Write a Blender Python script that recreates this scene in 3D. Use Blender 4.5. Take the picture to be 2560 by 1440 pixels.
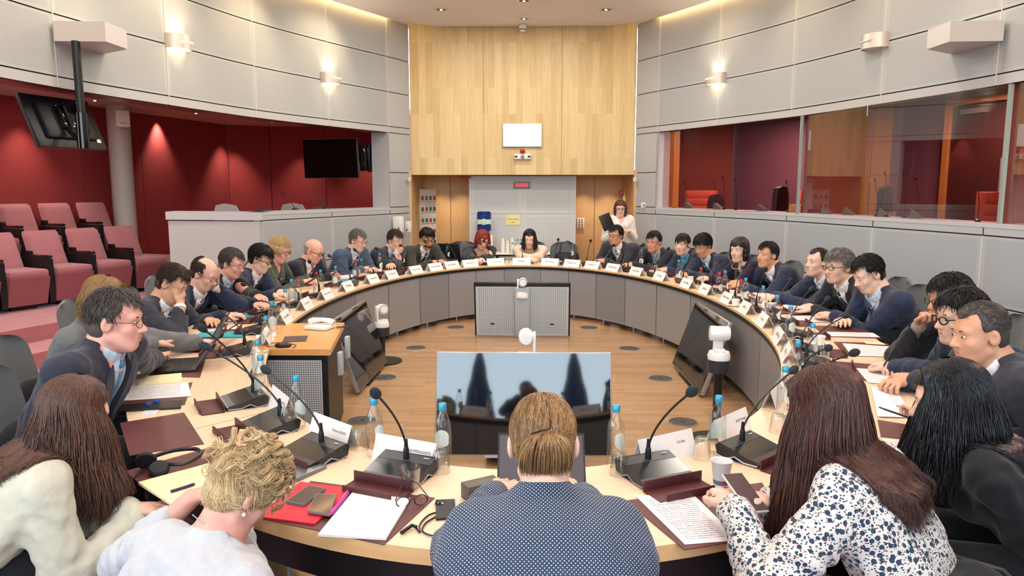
import bpy, bmesh, math, random
import numpy as np
from mathutils import Vector, Matrix, Euler

for o in list(bpy.data.objects): bpy.data.objects.remove(o)
random.seed(7); np.random.seed(7)
SC = bpy.context.scene
COL = SC.collection
PI = math.pi

# ------------------------------------------------------------------ camera
F = 1850.0; CX, CY = 1280.0, 720.0
PITCH = math.atan(250 / F); YAW = math.atan(26 / F); CAMH = 1.80
cd = bpy.data.cameras.new('camera'); cam = bpy.data.objects.new('camera', cd); COL.objects.link(cam)
cam.location = (0, 0, CAMH); cam.rotation_euler = (PI / 2 - PITCH, 0, YAW)
cd.sensor_width = 36; cd.lens = F / 2560 * 36; cd.clip_start = 0.05; cd.clip_end = 200
SC.camera = cam

# ------------------------------------------------------------------ world and daylight
w = bpy.data.worlds.new('sky'); SC.world = w; w.use_nodes = True
nt = w.node_tree; bg = nt.nodes['Background']
tc = nt.nodes.new('ShaderNodeTexCoord'); sep = nt.nodes.new('ShaderNodeSeparateXYZ'); rmp = nt.nodes.new('ShaderNodeValToRGB')
nt.links.new(tc.outputs['Generated'], sep.inputs[0]); nt.links.new(sep.outputs['Z'], rmp.inputs[0]); nt.links.new(rmp.outputs[0], bg.inputs[0])
rmp.color_ramp.elements[0].position = 0.0; rmp.color_ramp.elements[0].color = (0.45, 0.45, 0.43, 1)
rmp.color_ramp.elements[1].position = 0.03; rmp.color_ramp.elements[1].color = (0.78, 0.93, 1.0, 1)
e = rmp.color_ramp.elements.new(0.6); e.color = (0.62, 0.80, 1.0, 1)
bg.inputs[1].default_value = 5.4
SC.view_settings.view_transform = 'Standard'; SC.view_settings.look = 'None'
SC.view_settings.exposure = 0.12; SC.view_settings.gamma = 1.0
SC.view_settings.use_curve_mapping = False
SC.cycles.transparent_max_bounces = 24

def lamp(name, kind, loc, power, color=(1, 1, 1), size=0.2, rot=(0, 0, 0), spot=None, blend=0.6, size_y=None, portal=False, parent=None):
    l = bpy.data.lights.new(name, kind); o = bpy.data.objects.new(name, l); COL.objects.link(o)
    l.energy = power; l.color = color
    if kind == 'AREA':
        l.size = size
        if size_y: l.shape = 'RECTANGLE'; l.size_y = size_y
        else: l.shape = 'DISK'
        if portal: l.cycles.is_portal = True
    elif kind == 'SPOT':
        l.spot_size = spot; l.spot_blend = blend; l.shadow_soft_size = size
    else: l.shadow_soft_size = size
    o.location = loc; o.rotation_euler = rot
    if parent: o.parent = parent
    return o
WIN_Y = -2.6
lamp('window_portal', 'AREA', (0, WIN_Y - 0.12, 2.55), 1, size=8.2, size_y=3.5, rot=(-PI / 2, 0, PI), portal=True)

# ------------------------------------------------------------------ small helpers
def lin(h):
    h = h.lstrip('#'); r = []
    for i in (0, 2, 4):
        c = int(h[i:i + 2], 16) / 255
        r.append(c / 12.92 if c <= 0.04045 else ((c + 0.055) / 1.055) ** 2.4)
    return (r[0], r[1], r[2], 1)

def cray(x, y):
    dx = (x - CX) / F; dz = -(y - CY) / F; dy = 1.0
    c, s = math.cos(PITCH), math.sin(PITCH); Y = dy * c + dz * s; Z = -dy * s + dz * c
    c, s = math.cos(YAW), math.sin(YAW)
    return Vector((dx * c - Y * s, dx * s + Y * c, Z))
def atz(x, y, z):
    r = cray(x, y); t = (z - CAMH) / r.z; return Vector((r.x * t, r.y * t, z))
def aty(x, y, d):
    r = cray(x, y); t = d / r.y; return Vector((r.x * t, d, CAMH + r.z * t))

MATS = {}
def mat(name, col='#808080', rough=0.5, metal=0.0, noise=0.0, scale=8.0, spec=0.5, bump=0.0, bscale=60.0, alpha=None, trans=0.0, ior=1.45, emit=None, estr=0.0, coat=0.0, stretch=None, col2=None, sheen=0.0):
    if name in MATS: return MATS[name]
    m = bpy.data.materials.new(name); m.use_nodes = True; nt = m.node_tree; b = nt.nodes['Principled BSDF']
    c = lin(col); b.inputs['Base Color'].default_value = c
    b.inputs['Roughness'].default_value = rough; b.inputs['Metallic'].default_value = metal
    b.inputs['Specular IOR Level'].default_value = spec; b.inputs['IOR'].default_value = ior
    b.inputs['Transmission Weight'].default_value = trans; b.inputs['Coat Weight'].default_value = coat
    if sheen: b.inputs['Sheen Weight'].default_value = sheen
    if emit: b.inputs['Emission Color'].default_value = lin(emit); b.inputs['Emission Strength'].default_value = estr
    if noise or bump or col2:
        tc = nt.nodes.new('ShaderNodeTexCoord'); mp = nt.nodes.new('ShaderNodeMapping')
        nt.links.new(tc.outputs['Object'], mp.inputs[0])
        if stretch: mp.inputs['Scale'].default_value = stretch
        if noise or col2:
            n = nt.nodes.new('ShaderNodeTexNoise'); n.inputs['Scale'].default_value = scale; n.inputs['Detail'].default_value = 4
            nt.links.new(mp.outputs[0], n.inputs['Vector'])
            mx = nt.nodes.new('ShaderNodeMix'); mx.data_type = 'RGBA'
            c2 = lin(col2) if col2 else tuple([v * (1 - noise) for v in c[:3]] + [1])
            c1 = c if col2 else tuple([min(1, v * (1 + noise)) for v in c[:3]] + [1])
            mx.inputs[6].default_value = c1; mx.inputs[7].default_value = c2
            rp = nt.nodes.new('ShaderNodeMapRange'); rp.inputs[1].default_value = 0.3; rp.inputs[2].default_value = 0.7
            nt.links.new(n.outputs[0], rp.inputs[0]); nt.links.new(rp.outputs[0], mx.inputs[0]); nt.links.new(mx.outputs[2], b.inputs['Base Color'])
        if bump:
            n2 = nt.nodes.new('ShaderNodeTexNoise'); n2.inputs['Scale'].default_value = bscale; n2.inputs['Detail'].default_value = 3
            nt.links.new(mp.outputs[0], n2.inputs['Vector'])
            bp = nt.nodes.new('ShaderNodeBump'); bp.inputs['Strength'].default_value = bump; bp.inputs['Distance'].default_value = 0.01
            nt.links.new(n2.outputs[0], bp.inputs['Height']); nt.links.new(bp.outputs[0], b.inputs['Normal'])
    MATS[name] = m; return m

def nodes_of(m): return m.node_tree, m.node_tree.nodes['Principled BSDF']
def N(nt, t, **k):
    n = nt.nodes.new(t)
    for a, v in k.items(): setattr(n, a, v)
    return n
def math_n(nt, op, a, b=None, c=None):
    n = nt.nodes.new('ShaderNodeMath'); n.operation = op
    for i, v in enumerate((a, b, c)):
        if v is None: continue
        if isinstance(v, (int, float)): n.inputs[i].default_value = v
        else: nt.links.new(v, n.inputs[i])
    return n.outputs[0]
def mixc(nt, f, a, b):
    n = nt.nodes.new('ShaderNodeMix'); n.data_type = 'RGBA'
    for i, v in ((0, f), (6, a), (7, b)):
        if isinstance(v, (int, float, tuple)): n.inputs[i].default_value = v
        else: nt.links.new(v, n.inputs[i])
    return n.outputs[2]

def perforated(name, base, hole, pitch=0.02, rad=0.27, border=None, rough=0.5, metal=0.0, border_col=None, size=None):
    """metal sheet with rows of punched holes, laid out in UV metres"""
    m = mat(name, base, rough, metal); nt, b = nodes_of(m)
    uv = N(nt, 'ShaderNodeUVMap'); sp = N(nt, 'ShaderNodeSeparateXYZ'); nt.links.new(uv.outputs[0], sp.inputs[0])
    def fr(o):
        a = math_n(nt, 'MULTIPLY', o, 1 / pitch); a = math_n(nt, 'FRACT', a); a = math_n(nt, 'SUBTRACT', a, 0.5); return math_n(nt, 'MULTIPLY', a, a)
    d = math_n(nt, 'ADD', fr(sp.outputs[0]), fr(sp.outputs[1])); d = math_n(nt, 'LESS_THAN', d, rad * rad)
    if border:   # UV2 holds distance to the sheet's nearest edge in x
        uv2 = N(nt, 'ShaderNodeUVMap'); uv2.uv_map = 'edge'; s2 = N(nt, 'ShaderNodeSeparateXYZ'); nt.links.new(uv2.outputs[0], s2.inputs[0])
        ex = math_n(nt, 'PINGPONG', s2.outputs[0], 0.5); ey = math_n(nt, 'PINGPONG', s2.outputs[1], 0.5)
        inx = math_n(nt, 'GREATER_THAN', ex, border[0]); iny = math_n(nt, 'GREATER_THAN', ey, border[1])
        inn = math_n(nt, 'MULTIPLY', inx, iny); d = math_n(nt, 'MULTIPLY', d, inn)
    o = mixc(nt, d, lin(base), lin(hole)); nt.links.new(o, b.inputs['Base Color'])
    return m

def wood(name, c1, c2, plank=(0.1, 1.0), rough=0.4, axis='Z', dark=0.0, var=0.5, grain=1.0, gap=None, spec=0.5, coord='Object'):
    """planked wood: brick texture for the boards, stretched noise for the grain"""
    m = mat(name, c1, rough, spec=spec); nt, b = nodes_of(m)
    tc = N(nt, 'ShaderNodeTexCoord'); mp = N(nt, 'ShaderNodeMapping')
    src = tc.outputs[coord] if coord != 'UV' else tc.outputs['UV']
    nt.links.new(src, mp.inputs[0])
    if axis == 'Z': mp.inputs['Rotation'].default_value = (0, PI / 2, 0) if False else (0, 0, 0)
    sp = N(nt, 'ShaderNodeSeparateXYZ'); nt.links.new(mp.outputs[0], sp.inputs[0]); cb = N(nt, 'ShaderNodeCombineXYZ')
    if axis == 'Z': nt.links.new(sp.outputs[2], cb.inputs[0]); nt.links.new(sp.outputs[0], cb.inputs[1])
    elif axis == 'X': nt.links.new(sp.outputs[0], cb.inputs[0]); nt.links.new(sp.outputs[1], cb.inputs[1])
    else: nt.links.new(sp.outputs[1], cb.inputs[0]); nt.links.new(sp.outputs[0], cb.inputs[1])
    br = N(nt, 'ShaderNodeTexBrick'); br.offset = 0.37; br.offset_frequency = 2
    br.inputs['Scale'].default_value = 1.0; br.inputs['Brick Width'].default_value = plank[1]; br.inputs['Row Height'].default_value = plank[0]
    br.inputs['Mortar Size'].default_value = gap if gap is not None else 0.0006
    br.inputs['Color1'].default_value = (0, 0, 0, 1); br.inputs['Color2'].default_value = (1, 1, 1, 1); br.inputs['Mortar'].default_value = (0.0, 0.0, 0.0, 1); br.inputs['Bias'].default_value = 0.0
    nt.links.new(cb.outputs[0], br.inputs['Vector'])
    ns = N(nt, 'ShaderNodeTexNoise'); ns.inputs['Scale'].default_value = 1.0; ns.inputs['Detail'].default_value = 6; ns.inputs['Distortion'].default_value = 0.6
    st = N(nt, 'ShaderNodeMapping'); st.inputs['Scale'].default_value = (2.2, 42.0 * grain, 1); nt.links.new(cb.outputs[0], st.inputs[0]); nt.links.new(st.outputs[0], ns.inputs['Vector'])
    add = math_n(nt, 'MULTIPLY', br.outputs['Color'], var); g = math_n(nt, 'MULTIPLY', ns.outputs[0], 1.1)
    f = math_n(nt, 'ADD', add, g); f = math_n(nt, 'SUBTRACT', f, 0.35)
    cl = N(nt, 'ShaderNodeClamp'); nt.links.new(f, cl.inputs[0])
    o = mixc(nt, cl.outputs[0], lin(c1), lin(c2))
    if gap: o = mixc(nt, math_n(nt, 'MULTIPLY', br.outputs['Fac'], 0.6), o, (0.05, 0.03, 0.02, 1))
    nt.links.new(o, b.inputs['Base Color']); return m

# ------------------------------------------------------------------ mesh building
class MB:
    """collects shapes for ONE mesh object"""
    def __init__(s): s.v = []; s.f = []; s.uv = None
    def add(s, vs, fs, M=None):
        n = len(s.v)
        s.v += [tuple(M @ Vector(v)) if M else tuple(v) for v in vs]
        s.f += [tuple(n + i for i in f) for f in fs]; return s
    def box(s, c, d, M=None, r=0.0):
        x, y, z = d[0] / 2, d[1] / 2, d[2] / 2
        if r > 0 and min(x, y, z) > r * 1.01:
            bm = bmesh.new(); bmesh.ops.create_cube(bm, size=1)
            for v in bm.verts: v.co = Vector((v.co.x * d[0], v.co.y * d[1], v.co.z * d[2]))
            bmesh.ops.bevel(bm, geom=bm.edges[:], offset=r, segments=2, profile=0.5, affect='EDGES')
            vs = [v.co + Vector(c) for v in bm.verts]; fs = [tuple(v.index for v in f.verts) for f in bm.faces]; bm.free()
            return s.add(vs, fs, M)
        vs = [(c[0] + a * x, c[1] + b * y, c[2] + e * z) for a in (-1, 1) for b in (-1, 1) for e in (-1, 1)]
        return s.add(vs, [(0, 1, 3, 2), (4, 6, 7, 5), (0, 4, 5, 1), (2, 3, 7, 6), (0, 2, 6, 4), (1, 5, 7, 3)], M)
    def lathe(s, prof, n=16, M=None, c=(0, 0, 0)):
        vs = []; fs = []; k = len(prof)
        for i in range(n):
            a = 2 * PI * i / n
            for r, z in prof: vs.append((c[0] + r * math.cos(a), c[1] + r * math.sin(a), c[2] + z))
        for i in range(n):
            for j in range(k - 1):
                a, b = i * k + j, ((i + 1) % n) * k + j; fs.append((a, b, b + 1, a + 1))
        if prof[0][0] > 1e-5: fs.append(tuple(i * k for i in range(n))[::-1])
        if prof[-1][0] > 1e-5: fs.append(tuple(i * k + k - 1 for i in range(n)))
        return s.add(vs, fs, M)
    def tube(s, pts, r, n=8, M=None, cap=True):
        pts = [Vector(p) for p in pts]; R = r if isinstance(r, (list, tuple)) else [r] * len(pts)
        vs = []; fs = []; up = Vector((0, 0, 1)); prev = None
        for i, p in enumerate(pts):
            t = (pts[min(i + 1, len(pts) - 1)] - pts[max(i - 1, 0)]).normalized()
            if prev is None:
                a = up if abs(t.z) < 0.95 else Vector((1, 0, 0)); u = t.cross(a).normalized()
            else: u = (prev - t * prev.dot(t)).normalized()
            prev = u; v = t.cross(u)
            for j in range(n):
                a = 2 * PI * j / n; vs.append(p + (u * math.cos(a) + v * math.sin(a)) * R[i])
        for i in range(len(pts) - 1):
            for j in range(n):
                fs.append((i * n + j, i * n + (j + 1) % n, (i + 1) * n + (j + 1) % n, (i + 1) * n + j))
        if cap: fs.append(tuple(range(n))[::-1]); fs.append(tuple((len(pts) - 1) * n + j for j in range(n)))
        return s.add(vs, fs, M)
    def prism(s, poly, z0, z1, M=None):
        n = len(poly); vs = [(x, y, z0) for x, y in poly] + [(x, y, z1) for x, y in poly]
        fs = [tuple(range(n))[::-1], tuple(range(n, 2 * n))] + [(i, (i + 1) % n, n + (i + 1) % n, n + i) for i in range(n)]
        return s.add(vs, fs, M)
    def ball(s, c, r, n=12, M=None):
        rr = r if isinstance(r, (tuple, list)) else (r, r, r); vs = []; fs = []; m = n // 2
        for i in range(m + 1):
            t = PI * i / m
            for j in range(n):
                a = 2 * PI * j / n
                vs.append((c[0] + rr[0] * math.sin(t) * math.cos(a), c[1] + rr[1] * math.sin(t) * math.sin(a), c[2] + rr[2] * math.cos(t)))
        for i in range(m):
            for j in range(n): fs.append((i * n + j, (i + 1) * n + j, (i + 1) * n + (j + 1) % n, i * n + (j + 1) % n))
        return s.add(vs, fs, M)
    def build(s, name, m, parent=None, smooth=True, loc=None, rot=None):
        me = bpy.data.meshes.new(name); me.from_pydata(s.v, [], s.f)
        bm = bmesh.new(); bm.from_mesh(me); bmesh.ops.remove_doubles(bm, verts=bm.verts, dist=1e-6); bmesh.ops.recalc_face_normals(bm, faces=bm.faces); bm.to_mesh(me); bm.free()
        me.materials.append(m); o = bpy.data.objects.new(name, me); COL.objects.link(o)
        if smooth:
            me.polygons.foreach_set('use_smooth', [True] * len(me.polygons))
            try: me.set_sharp_from_angle(angle=math.radians(38))
            except Exception: pass
        if parent: o.parent = parent
        if loc is not None: o.location = loc
        if rot is not None: o.rotation_euler = rot
        return o

def smooth(pts, n=6):
    """round curve through points"""
    P = [Vector(p) for p in pts]; out = []
    for i in range(len(P) - 1):
        a, b, c, d = P[max(i - 1, 0)], P[i], P[i + 1], P[min(i + 2, len(P) - 1)]
        for k in range(n): t = k / n; out.append(.5 * (2 * b + (c - a) * t + (2 * a - 5 * b + 4 * c - d) * t * t + (3 * b - a - 3 * c + d) * t ** 3))
    return out + [P[-1]]
def uvmesh(name, quads, m, parent=None):
    """quads: list of (4 corners, 4 uvs, 4 edge-uvs)"""
    vs = []; fs = []; uv = []; ue = []
    for q in quads:
        n = len(vs); vs += [tuple(p) for p in q[0]]; fs.append((n, n + 1, n + 2, n + 3)); uv += q[1]; ue += (q[2] if len(q) > 2 else q[1])
    me = bpy.data.meshes.new(name); me.from_pydata(vs, [], fs)
    l = me.uv_layers.new(name='UVMap'); l.data.foreach_set('uv', [c for p in uv for c in p])
    l2 = me.uv_layers.new(name='edge'); l2.data.foreach_set('uv', [c for p in ue for c in p])
    me.materials.append(m); o = bpy.data.objects.new(name, me); COL.objects.link(o)
    if parent: o.parent = parent
    return o
def empty(name, loc=(0, 0, 0), rz=0.0, rot=None):
    o = bpy.data.objects.new(name, None); COL.objects.link(o); o.location = loc; o.rotation_euler = rot or (0, 0, rz); o.empty_display_size = 0.05; return o
def tag(o, label=None, cat=None, group=None, kind=None):
    if label: o['label'] = label
    if cat: o['category'] = cat
    if group: o['group'] = group
    if kind: o['kind'] = kind
    return o
def struct(o): o['kind'] = 'structure'; return o
def dup(root, loc=None, rz=None, label=None, group=None, rot=None, scale=None):
    r = root.copy(); COL.objects.link(r)
    if loc is not None: r.location = loc
    if rz is not None: r.rotation_euler = (0, 0, rz)
    if rot is not None: r.rotation_euler = rot
    if scale: r.scale = (scale,) * 3
    if label: r['label'] = label
    if group: r['group'] = group
    for ch in root.children:
        c = ch.copy(); COL.objects.link(c); c.parent = r
        for g in ch.children:
            d = g.copy(); COL.objects.link(d); d.parent = c
    return r
class Proto:
    """places the prototype itself first, then copies of it"""
    def __init__(s, root): s.root = root; s.used = False
    def put(s, loc, rz=0, label=None, group=None, rot=None, scale=None):
        if not s.used:
            s.used = True; r = s.root; r.location = loc; r.rotation_euler = rot or (0, 0, rz)
            if scale: r.scale = (scale,) * 3
            if label: r['label'] = label
            if group: r['group'] = group
            return r
        return dup(s.root, loc, rz, label, group, rot, scale)
def text(s, size, name, m, parent, loc, rot, ax='CENTER', ext=0.0):
    key = (s, size, ax)
    if key not in TEXTS:
        c = bpy.data.curves.new(name, 'FONT'); c.body = s; c.size = size; c.align_x = ax; c.align_y = 'CENTER'; c.resolution_u = 3
        o = bpy.data.objects.new(name, c); COL.objects.link(o); dg = bpy.context.evaluated_depsgraph_get()
        me = bpy.data.meshes.new_from_object(o.evaluated_get(dg)); bpy.data.objects.remove(o); bpy.data.curves.remove(c); TEXTS[key] = me
    me = TEXTS[key]
    if not me.materials: me.materials.append(m)
    me.materials[0] = m
    o = bpy.data.objects.new(name, me); COL.objects.link(o)
    o.parent = parent; o.location = loc; o.rotation_euler = rot
    return o
TEXTS = {}

M_WHITE = mat('white_paint', '#e9e7e2', 0.5)
M_BLACK = mat('black_plastic', '#15171a', 0.35)
M_BLACKG = mat('black_gloss', '#0b0c0e', 0.08, spec=0.7)
M_STEEL = mat('brushed_steel', '#b9bcbe', 0.35, 0.8)
M_INK = mat('print_ink', '#2a2a2e', 0.7)
M_PAPER = mat('paper', '#eceae8', 0.7)
M_RED = mat('red_plastic', '#c01822', 0.4)
# ------------------------------------------------------------------ room shell
KN = [(1.88, 12.6), (2.15, 12.05), (2.79, 10.85), (3.38, 9.55), (3.80, 8.10), (4.13, 6.70), (4.27, 5.25), (4.27, 3.80), (4.20, 2.40), (4.12, 0.90), (4.05, -0.8), (4.0, WIN_Y)]
ZL = [0.0, 0.76, 1.38, 1.49, 2.05, 2.68, 2.78, 3.32, 3.86, 4.46]
C_WALL = '#aeb4b8'
m_panel = perforated('wall_panel_perforated', C_WALL, '#8f9294', pitch=0.012, rad=0.30, border=(0.03, 0.045), rough=0.5)
m_plain = mat('wall_panel_plain', '#b3b6b8', 0.45)
m_gap = mat('joint_shadow_gap', '#2b2a29', 0.8)
m_joint = mat('joint_strip_pale', '#d8d4cc', 0.5)
m_darkred = mat('dark_red_cloth', '#98373a', 0.85, noise=0.06, scale=3, bump=0.1, bscale=300)
m_wood_wall = wood('maple_wall_boards', '#dfcb9c', '#bfa26a', plank=(0.115, 1.15), rough=0.42, axis='Z', var=0.55)
m_wood_niche = wood('maple_niche_boards', '#d8b483', '#c69c66', plank=(0.9, 6), rough=0.42, axis='Z', var=0.2, grain=0.6)
m_ceil = mat('ceiling_plaster', '#f0ecee', 0.7)
m_ceil2 = mat('booth_ceiling', '#cbb5a8', 0.7)

def P2(a): return Vector((a[0], a[1], 0))
def drum_pts(side, i, n=4):
    """smooth points along facet i of the drum"""
    def cr(p0, p1, p2, p3, t):
        return 0.5 * ((2 * p1) + (-p0 + p2) * t + (2 * p0 - 5 * p1 + 4 * p2 - p3) * t * t + (-p0 + 3 * p1 - 3 * p2 + p3) * t ** 3)
    g = lambda k: Vector(KN[max(0, min(len(KN) - 1, k))])
    out = [cr(g(i - 1), g(i), g(i + 1), g(i + 2), j / n) for j in range(n + 1)]
    return [Vector((p.x * side, p.y, 0)) for p in out]
def facet(side, i, z0, z1, quads, trim=0.006, inset=0.0):
    pts = drum_pts(side, i); L = [0]
    for a, b in zip(pts, pts[1:]): L.append(L[-1] + (b - a).length)
    tot = L[-1]
    for j in range(len(pts) - 1):
        a, b = pts[j].copy(), pts[j + 1].copy(); d = (b - a).normalized(); u0, u1 = L[j], L[j + 1]
        if j == 0: a = a + d * trim; u0 += trim
        if j == len(pts) - 2: b = b - d * trim; u1 -= trim
        if inset:
            nrm = Vector((-a.x, 0, 0)).normalized(); a = a - nrm * inset; b = b - nrm * inset
        c = [Vector((a.x, a.y, z0 + trim)), Vector((b.x, b.y, z0 + trim)), Vector((b.x, b.y, z1 - trim)), Vector((a.x, a.y, z1 - trim))]
        uv = [(u0, z0), (u1, z0), (u1, z1), (u0, z1)]; e = [(u0 / tot, 0), (u1 / tot, 0), (u1 / tot, 1), (u0 / tot, 1)]
        quads.append((c, uv, e))
for side, nm in ((1, 'right'), (-1, 'left')):
    up = []; pl = []; gaps = []; low = []
    for i in range(len(KN) - 1):
        op = 1 <= i <= (5 if side == 1 else 9) if side == 1 else i >= 1      # the opening of booth / gallery
        for z0, z1 in zip(ZL, ZL[1:]):
            opening = op and 1.49 <= z0 < 2.68
            if side == 1 and i >= 6: opening = 1.49 <= z0 < 2.68 and i < 9
            if side == -1 and i >= 3 and z0 < 2.68: opening = True       # gallery is open to the floor
            if opening: continue
            small = i == 0 or z0 in (1.38, 2.68) or (z1 - z0) < 0.2
            facet(side, i, z0, z1, pl if small else (up if z0 >= 2.7 else low))
        # backing that shows in the joints
        zs = [(0, 4.46)] if not (op or (side == 1 and i >= 6)) else [(0, 1.49), (2.68, 4.46)]
        if side == -1 and i >= 3: zs = [(2.68, 4.46)]
        for a, b in zs: facet(side, i, a, b, gaps, trim=0.0, inset=0.012)
    struct(uvmesh('wall_%s' % nm, up + low, m_panel)); struct(uvmesh('trim_%d' % (1 if side == 1 else 2), pl, m_plain)); struct(uvmesh('trim_%d' % (3 if side == 1 else 4), gaps, m_gap))
    # pale vertical cover strips in the joints
    mb = MB()
    for i in range(1, 10):
        a = P2(KN[i]); a.x *= side
        for z0, z1 in ((2.69, 4.44),) + (((0, 1.375),) if side == 1 or i < 3 else ()):
            mb.box((a.x - side * 0.002, a.y, (z0 + z1) / 2), (0.006, 0.009, z1 - z0))
    struct(mb.build('trim_%d' % (5 if side == 1 else 6), m_joint, smooth=False))

def band(plan, z0, z1, th, name, m, out=True):
    """solid strip following a plan polyline (thickness outwards)"""
    mb = MB()
    for a, b in zip(plan, plan[1:]):
        a = Vector(a); b = Vector(b); d = (b - a).normalized(); n = Vector((d.y, -d.x))
        if n.dot(Vector((a.x, a.y - 5))) < 0: n = -n
        q = [a, b, b + n * th, a + n * th]
        mb.prism([(p.x, p.y) for p in q], z0, z1)
    return struct(mb.build(name, m, smooth=False))
planL = [(p.x, p.y) for i in range(0, 11) for p in drum_pts(-1, i)[:-1]] + [(-4.0, WIN_Y)]
planR = [(-x, y) for x, y in planL]
off = lambda pl, d: [(x + (d if x > 0 else -d), y) for x, y in pl]
m_under = mat('opening_underside_red', '#6b1f2b', 0.3)
band(off(planL[4:], .014), 2.685, 4.4, 0.30, 'trim_7', m_under)
band(off(planR[4:], .014), 2.685, 4.4, 0.12, 'trim_8', mat('opening_head_dark', '#4a2226', 0.4))
# ledges and reveals
m_ledge = mat('ledge_grey_lacquer', '#bcbec0', 0.35)
band(off(planR[4:37], -.004), 1.45, 1.49, 0.30, 'trim_9', m_ledge)
band(off(planL[4:13], -.004), 1.45, 1.49, 0.32, 'trim_10', m_ledge)
band(off(planL[4:13], .014), 0.0, 1.45, 0.10, 'wall_gallery_front', m_plain)
for s in (1, -1):
    mb = MB(); a = Vector((2.15 * s, 12.05)); b = Vector((2.15 * s + .30 * s, 12.05 + .14))
    mb.prism([(a.x, a.y - .02), (b.x, b.y - .02), (b.x, b.y + .4), (a.x, a.y + .4)][::s], 1.49, 2.69)
    struct(mb.build('trim_%d' % (11 if s == 1 else 12), m_plain, smooth=False))
# gallery return wall (big plain panel facing the room)
mb = MB(); mb.prism([(-3.38, 9.55), (-3.36, 9.75), (-4.72, 9.98), (-4.70, 9.78)], 0, 1.37)
struct(mb.build('wall_gallery_return', mat('return_wall_grey', '#b6b8b8', 0.5), smooth=False))
mb = MB(); mb.prism([(-3.36, 9.53), (-3.34, 9.9), (-4.76, 10.14), (-4.72, 9.76)], 1.385, 1.49)
struct(mb.build('trim_13', m_ledge, smooth=False))

# floors
m_parq = wood('oak_parquet', '#ba9670', '#90704c', plank=(0.07, 0.9), rough=0.22, axis='X', var=0.45, gap=0.0008, spec=0.6)
m_carpet = mat('pink_carpet', '#a8686b', 0.95, noise=0.10, scale=5, bump=0.25, bscale=250, sheen=0.3)
mb = MB(); mb.box((0, 5.5, -0.05), (16, 24, 0.1)); struct(mb.build('floor', m_carpet, smooth=False))
mb = MB(); mb.prism([(2.12 * math.cos(t), 6.43 + 3.95 * math.sin(t)) for t in np.linspace(0, 2 * PI, 65)[:-1]], 0.0, 0.012)
struct(mb.build('floor_parquet', m_parq, smooth=False))
mb = MB(); mb.box((0, 12.0, 0.004), (4.6, 3.2, 0.008)); struct(mb.build('floor_back', m_parq, smooth=False))

# ceiling board with slot and cove light
m_cove = mat('cove_tube', '#fff0d8', emit='#ffcf8c', estr=30.0)
inn = [(x * (1 - 0.10 / max(abs(x), .1)), y) for x, y in planL[3:]]
pts = [(-1.42, 12.56), (-1.72, 12.36)] + [(x, y) for x, y in inn if y < 12.2] ; pts = pts + [(-x, y) for x, y in pts[::-1]]
mb = MB(); mb.prism(pts, 4.42, 4.46); struct(mb.build('ceiling', m_ceil, smooth=False))
mb = MB(); mb.box((0, 5, 4.80), (10, 17, 0.05)); struct(mb.build('ceiling_upper', M_WHITE, smooth=False))
mb = MB(); mb.tube([(x * .985, y, 4.50) for x, y in planL[3:] if y < 12.2], 0.018, 6); o = mb.build('cove_light', m_cove)
tag(o, 'glowing cove light strip hidden above the left edge of the ceiling', 'light')
mb = MB(); mb.tube([(x * .985, y, 4.50) for x, y in planR[3:] if y < 12.2], 0.018, 6); o = mb.build('cove_light', m_cove)
tag(o, 'glowing cove light strip hidden above the right edge of the ceiling', 'light')
struct(MB().box((0, 12.9, 4.66), (6, .1, .4)).build('wall_upper_back', M_WHITE, smooth=False))
for s in (1, -1):
    mb = MB()
    for a, b in zip(planR[:-1], planR[1:]):
        mb.add([(a[0] * s, a[1], 4.44), (b[0] * s, b[1], 4.44), (b[0] * s, b[1], 4.8), (a[0] * s, a[1], 4.8)], [(0, 1, 2, 3)])
    struct(mb.build('wall_cove_%s' % ('right' if s == 1 else 'left'), M_WHITE))

# maple wall above the back, with its seams, and the niche behind
mb = MB()
for x0, x1 in ((-1.875, -0.652), (-0.648, 0.648), (0.652, 1.875)): mb.box(((x0 + x1) / 2, 12.66, (2.02 + 4.62) / 2), (x1 - x0, 0.12, 2.60))
struct(mb.build('wall_back', m_wood_wall, smooth=False))
struct(MB().box((0, 12.80, 3.31), (3.76, 0.14, 2.58)).build('wall_back_core', mat('seam_dark', '#3a2a1c', .8), smooth=False))
struct(MB().box((0, 13.4, 2.03), (3.8, 1.5, 0.02)).build('ceiling_niche', mat('niche_ceiling', '#a8835c', .6), smooth=False))
struct(MB().box((0, 14.1, 1.05), (4.2, 0.06, 2.1)).build('wall_niche', m_wood_niche, smooth=False))
mb = MB()
for x in (-1.36, 1.36): mb.box((x, 14.065, 1.02), (0.006, 0.01, 2.0))
struct(mb.build('trim_14', mat('seam_brown', '#7a5530', .8), smooth=False))
for s in (-1, 1):
    struct(MB().box((s * 1.93, 13.3, 1.05), (0.12, 1.5, 2.1)).build('wall_niche_side', m_wood_niche, smooth=False))
m_perfw = perforated('white_perforated_panel', '#c9cccc', '#8f9498', pitch=0.03, rad=0.2, border=(0.06, 0.06), rough=0.45)
q = []
for x0, x1 in ((-0.90, -0.01), (0.01, 0.90)):
    for z0, z1 in ((0.0, 0.35), (0.36, 1.345), (1.36, 2.0)):
        if z0 == 0.0: z1 = .345
        q.append(([(x0, 12.98, z0), (x1, 12.98, z0), (x1, 12.98, z1), (x0, 12.98, z1)], [(x0, z0), (x1, z0), (x1, z1), (x0, z1)], [(0, 0), (1, 0), (1, 1), (0, 1)]))
struct(uvmesh('wall_technical_cabin', q, m_perfw))
struct(MB().box((0, 13.17, 1.005), (1.86, 0.36, 2.01)).build('wall_cabin_body', mat('cabin_body_pale', '#d4d6d5', .5), smooth=False))

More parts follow.
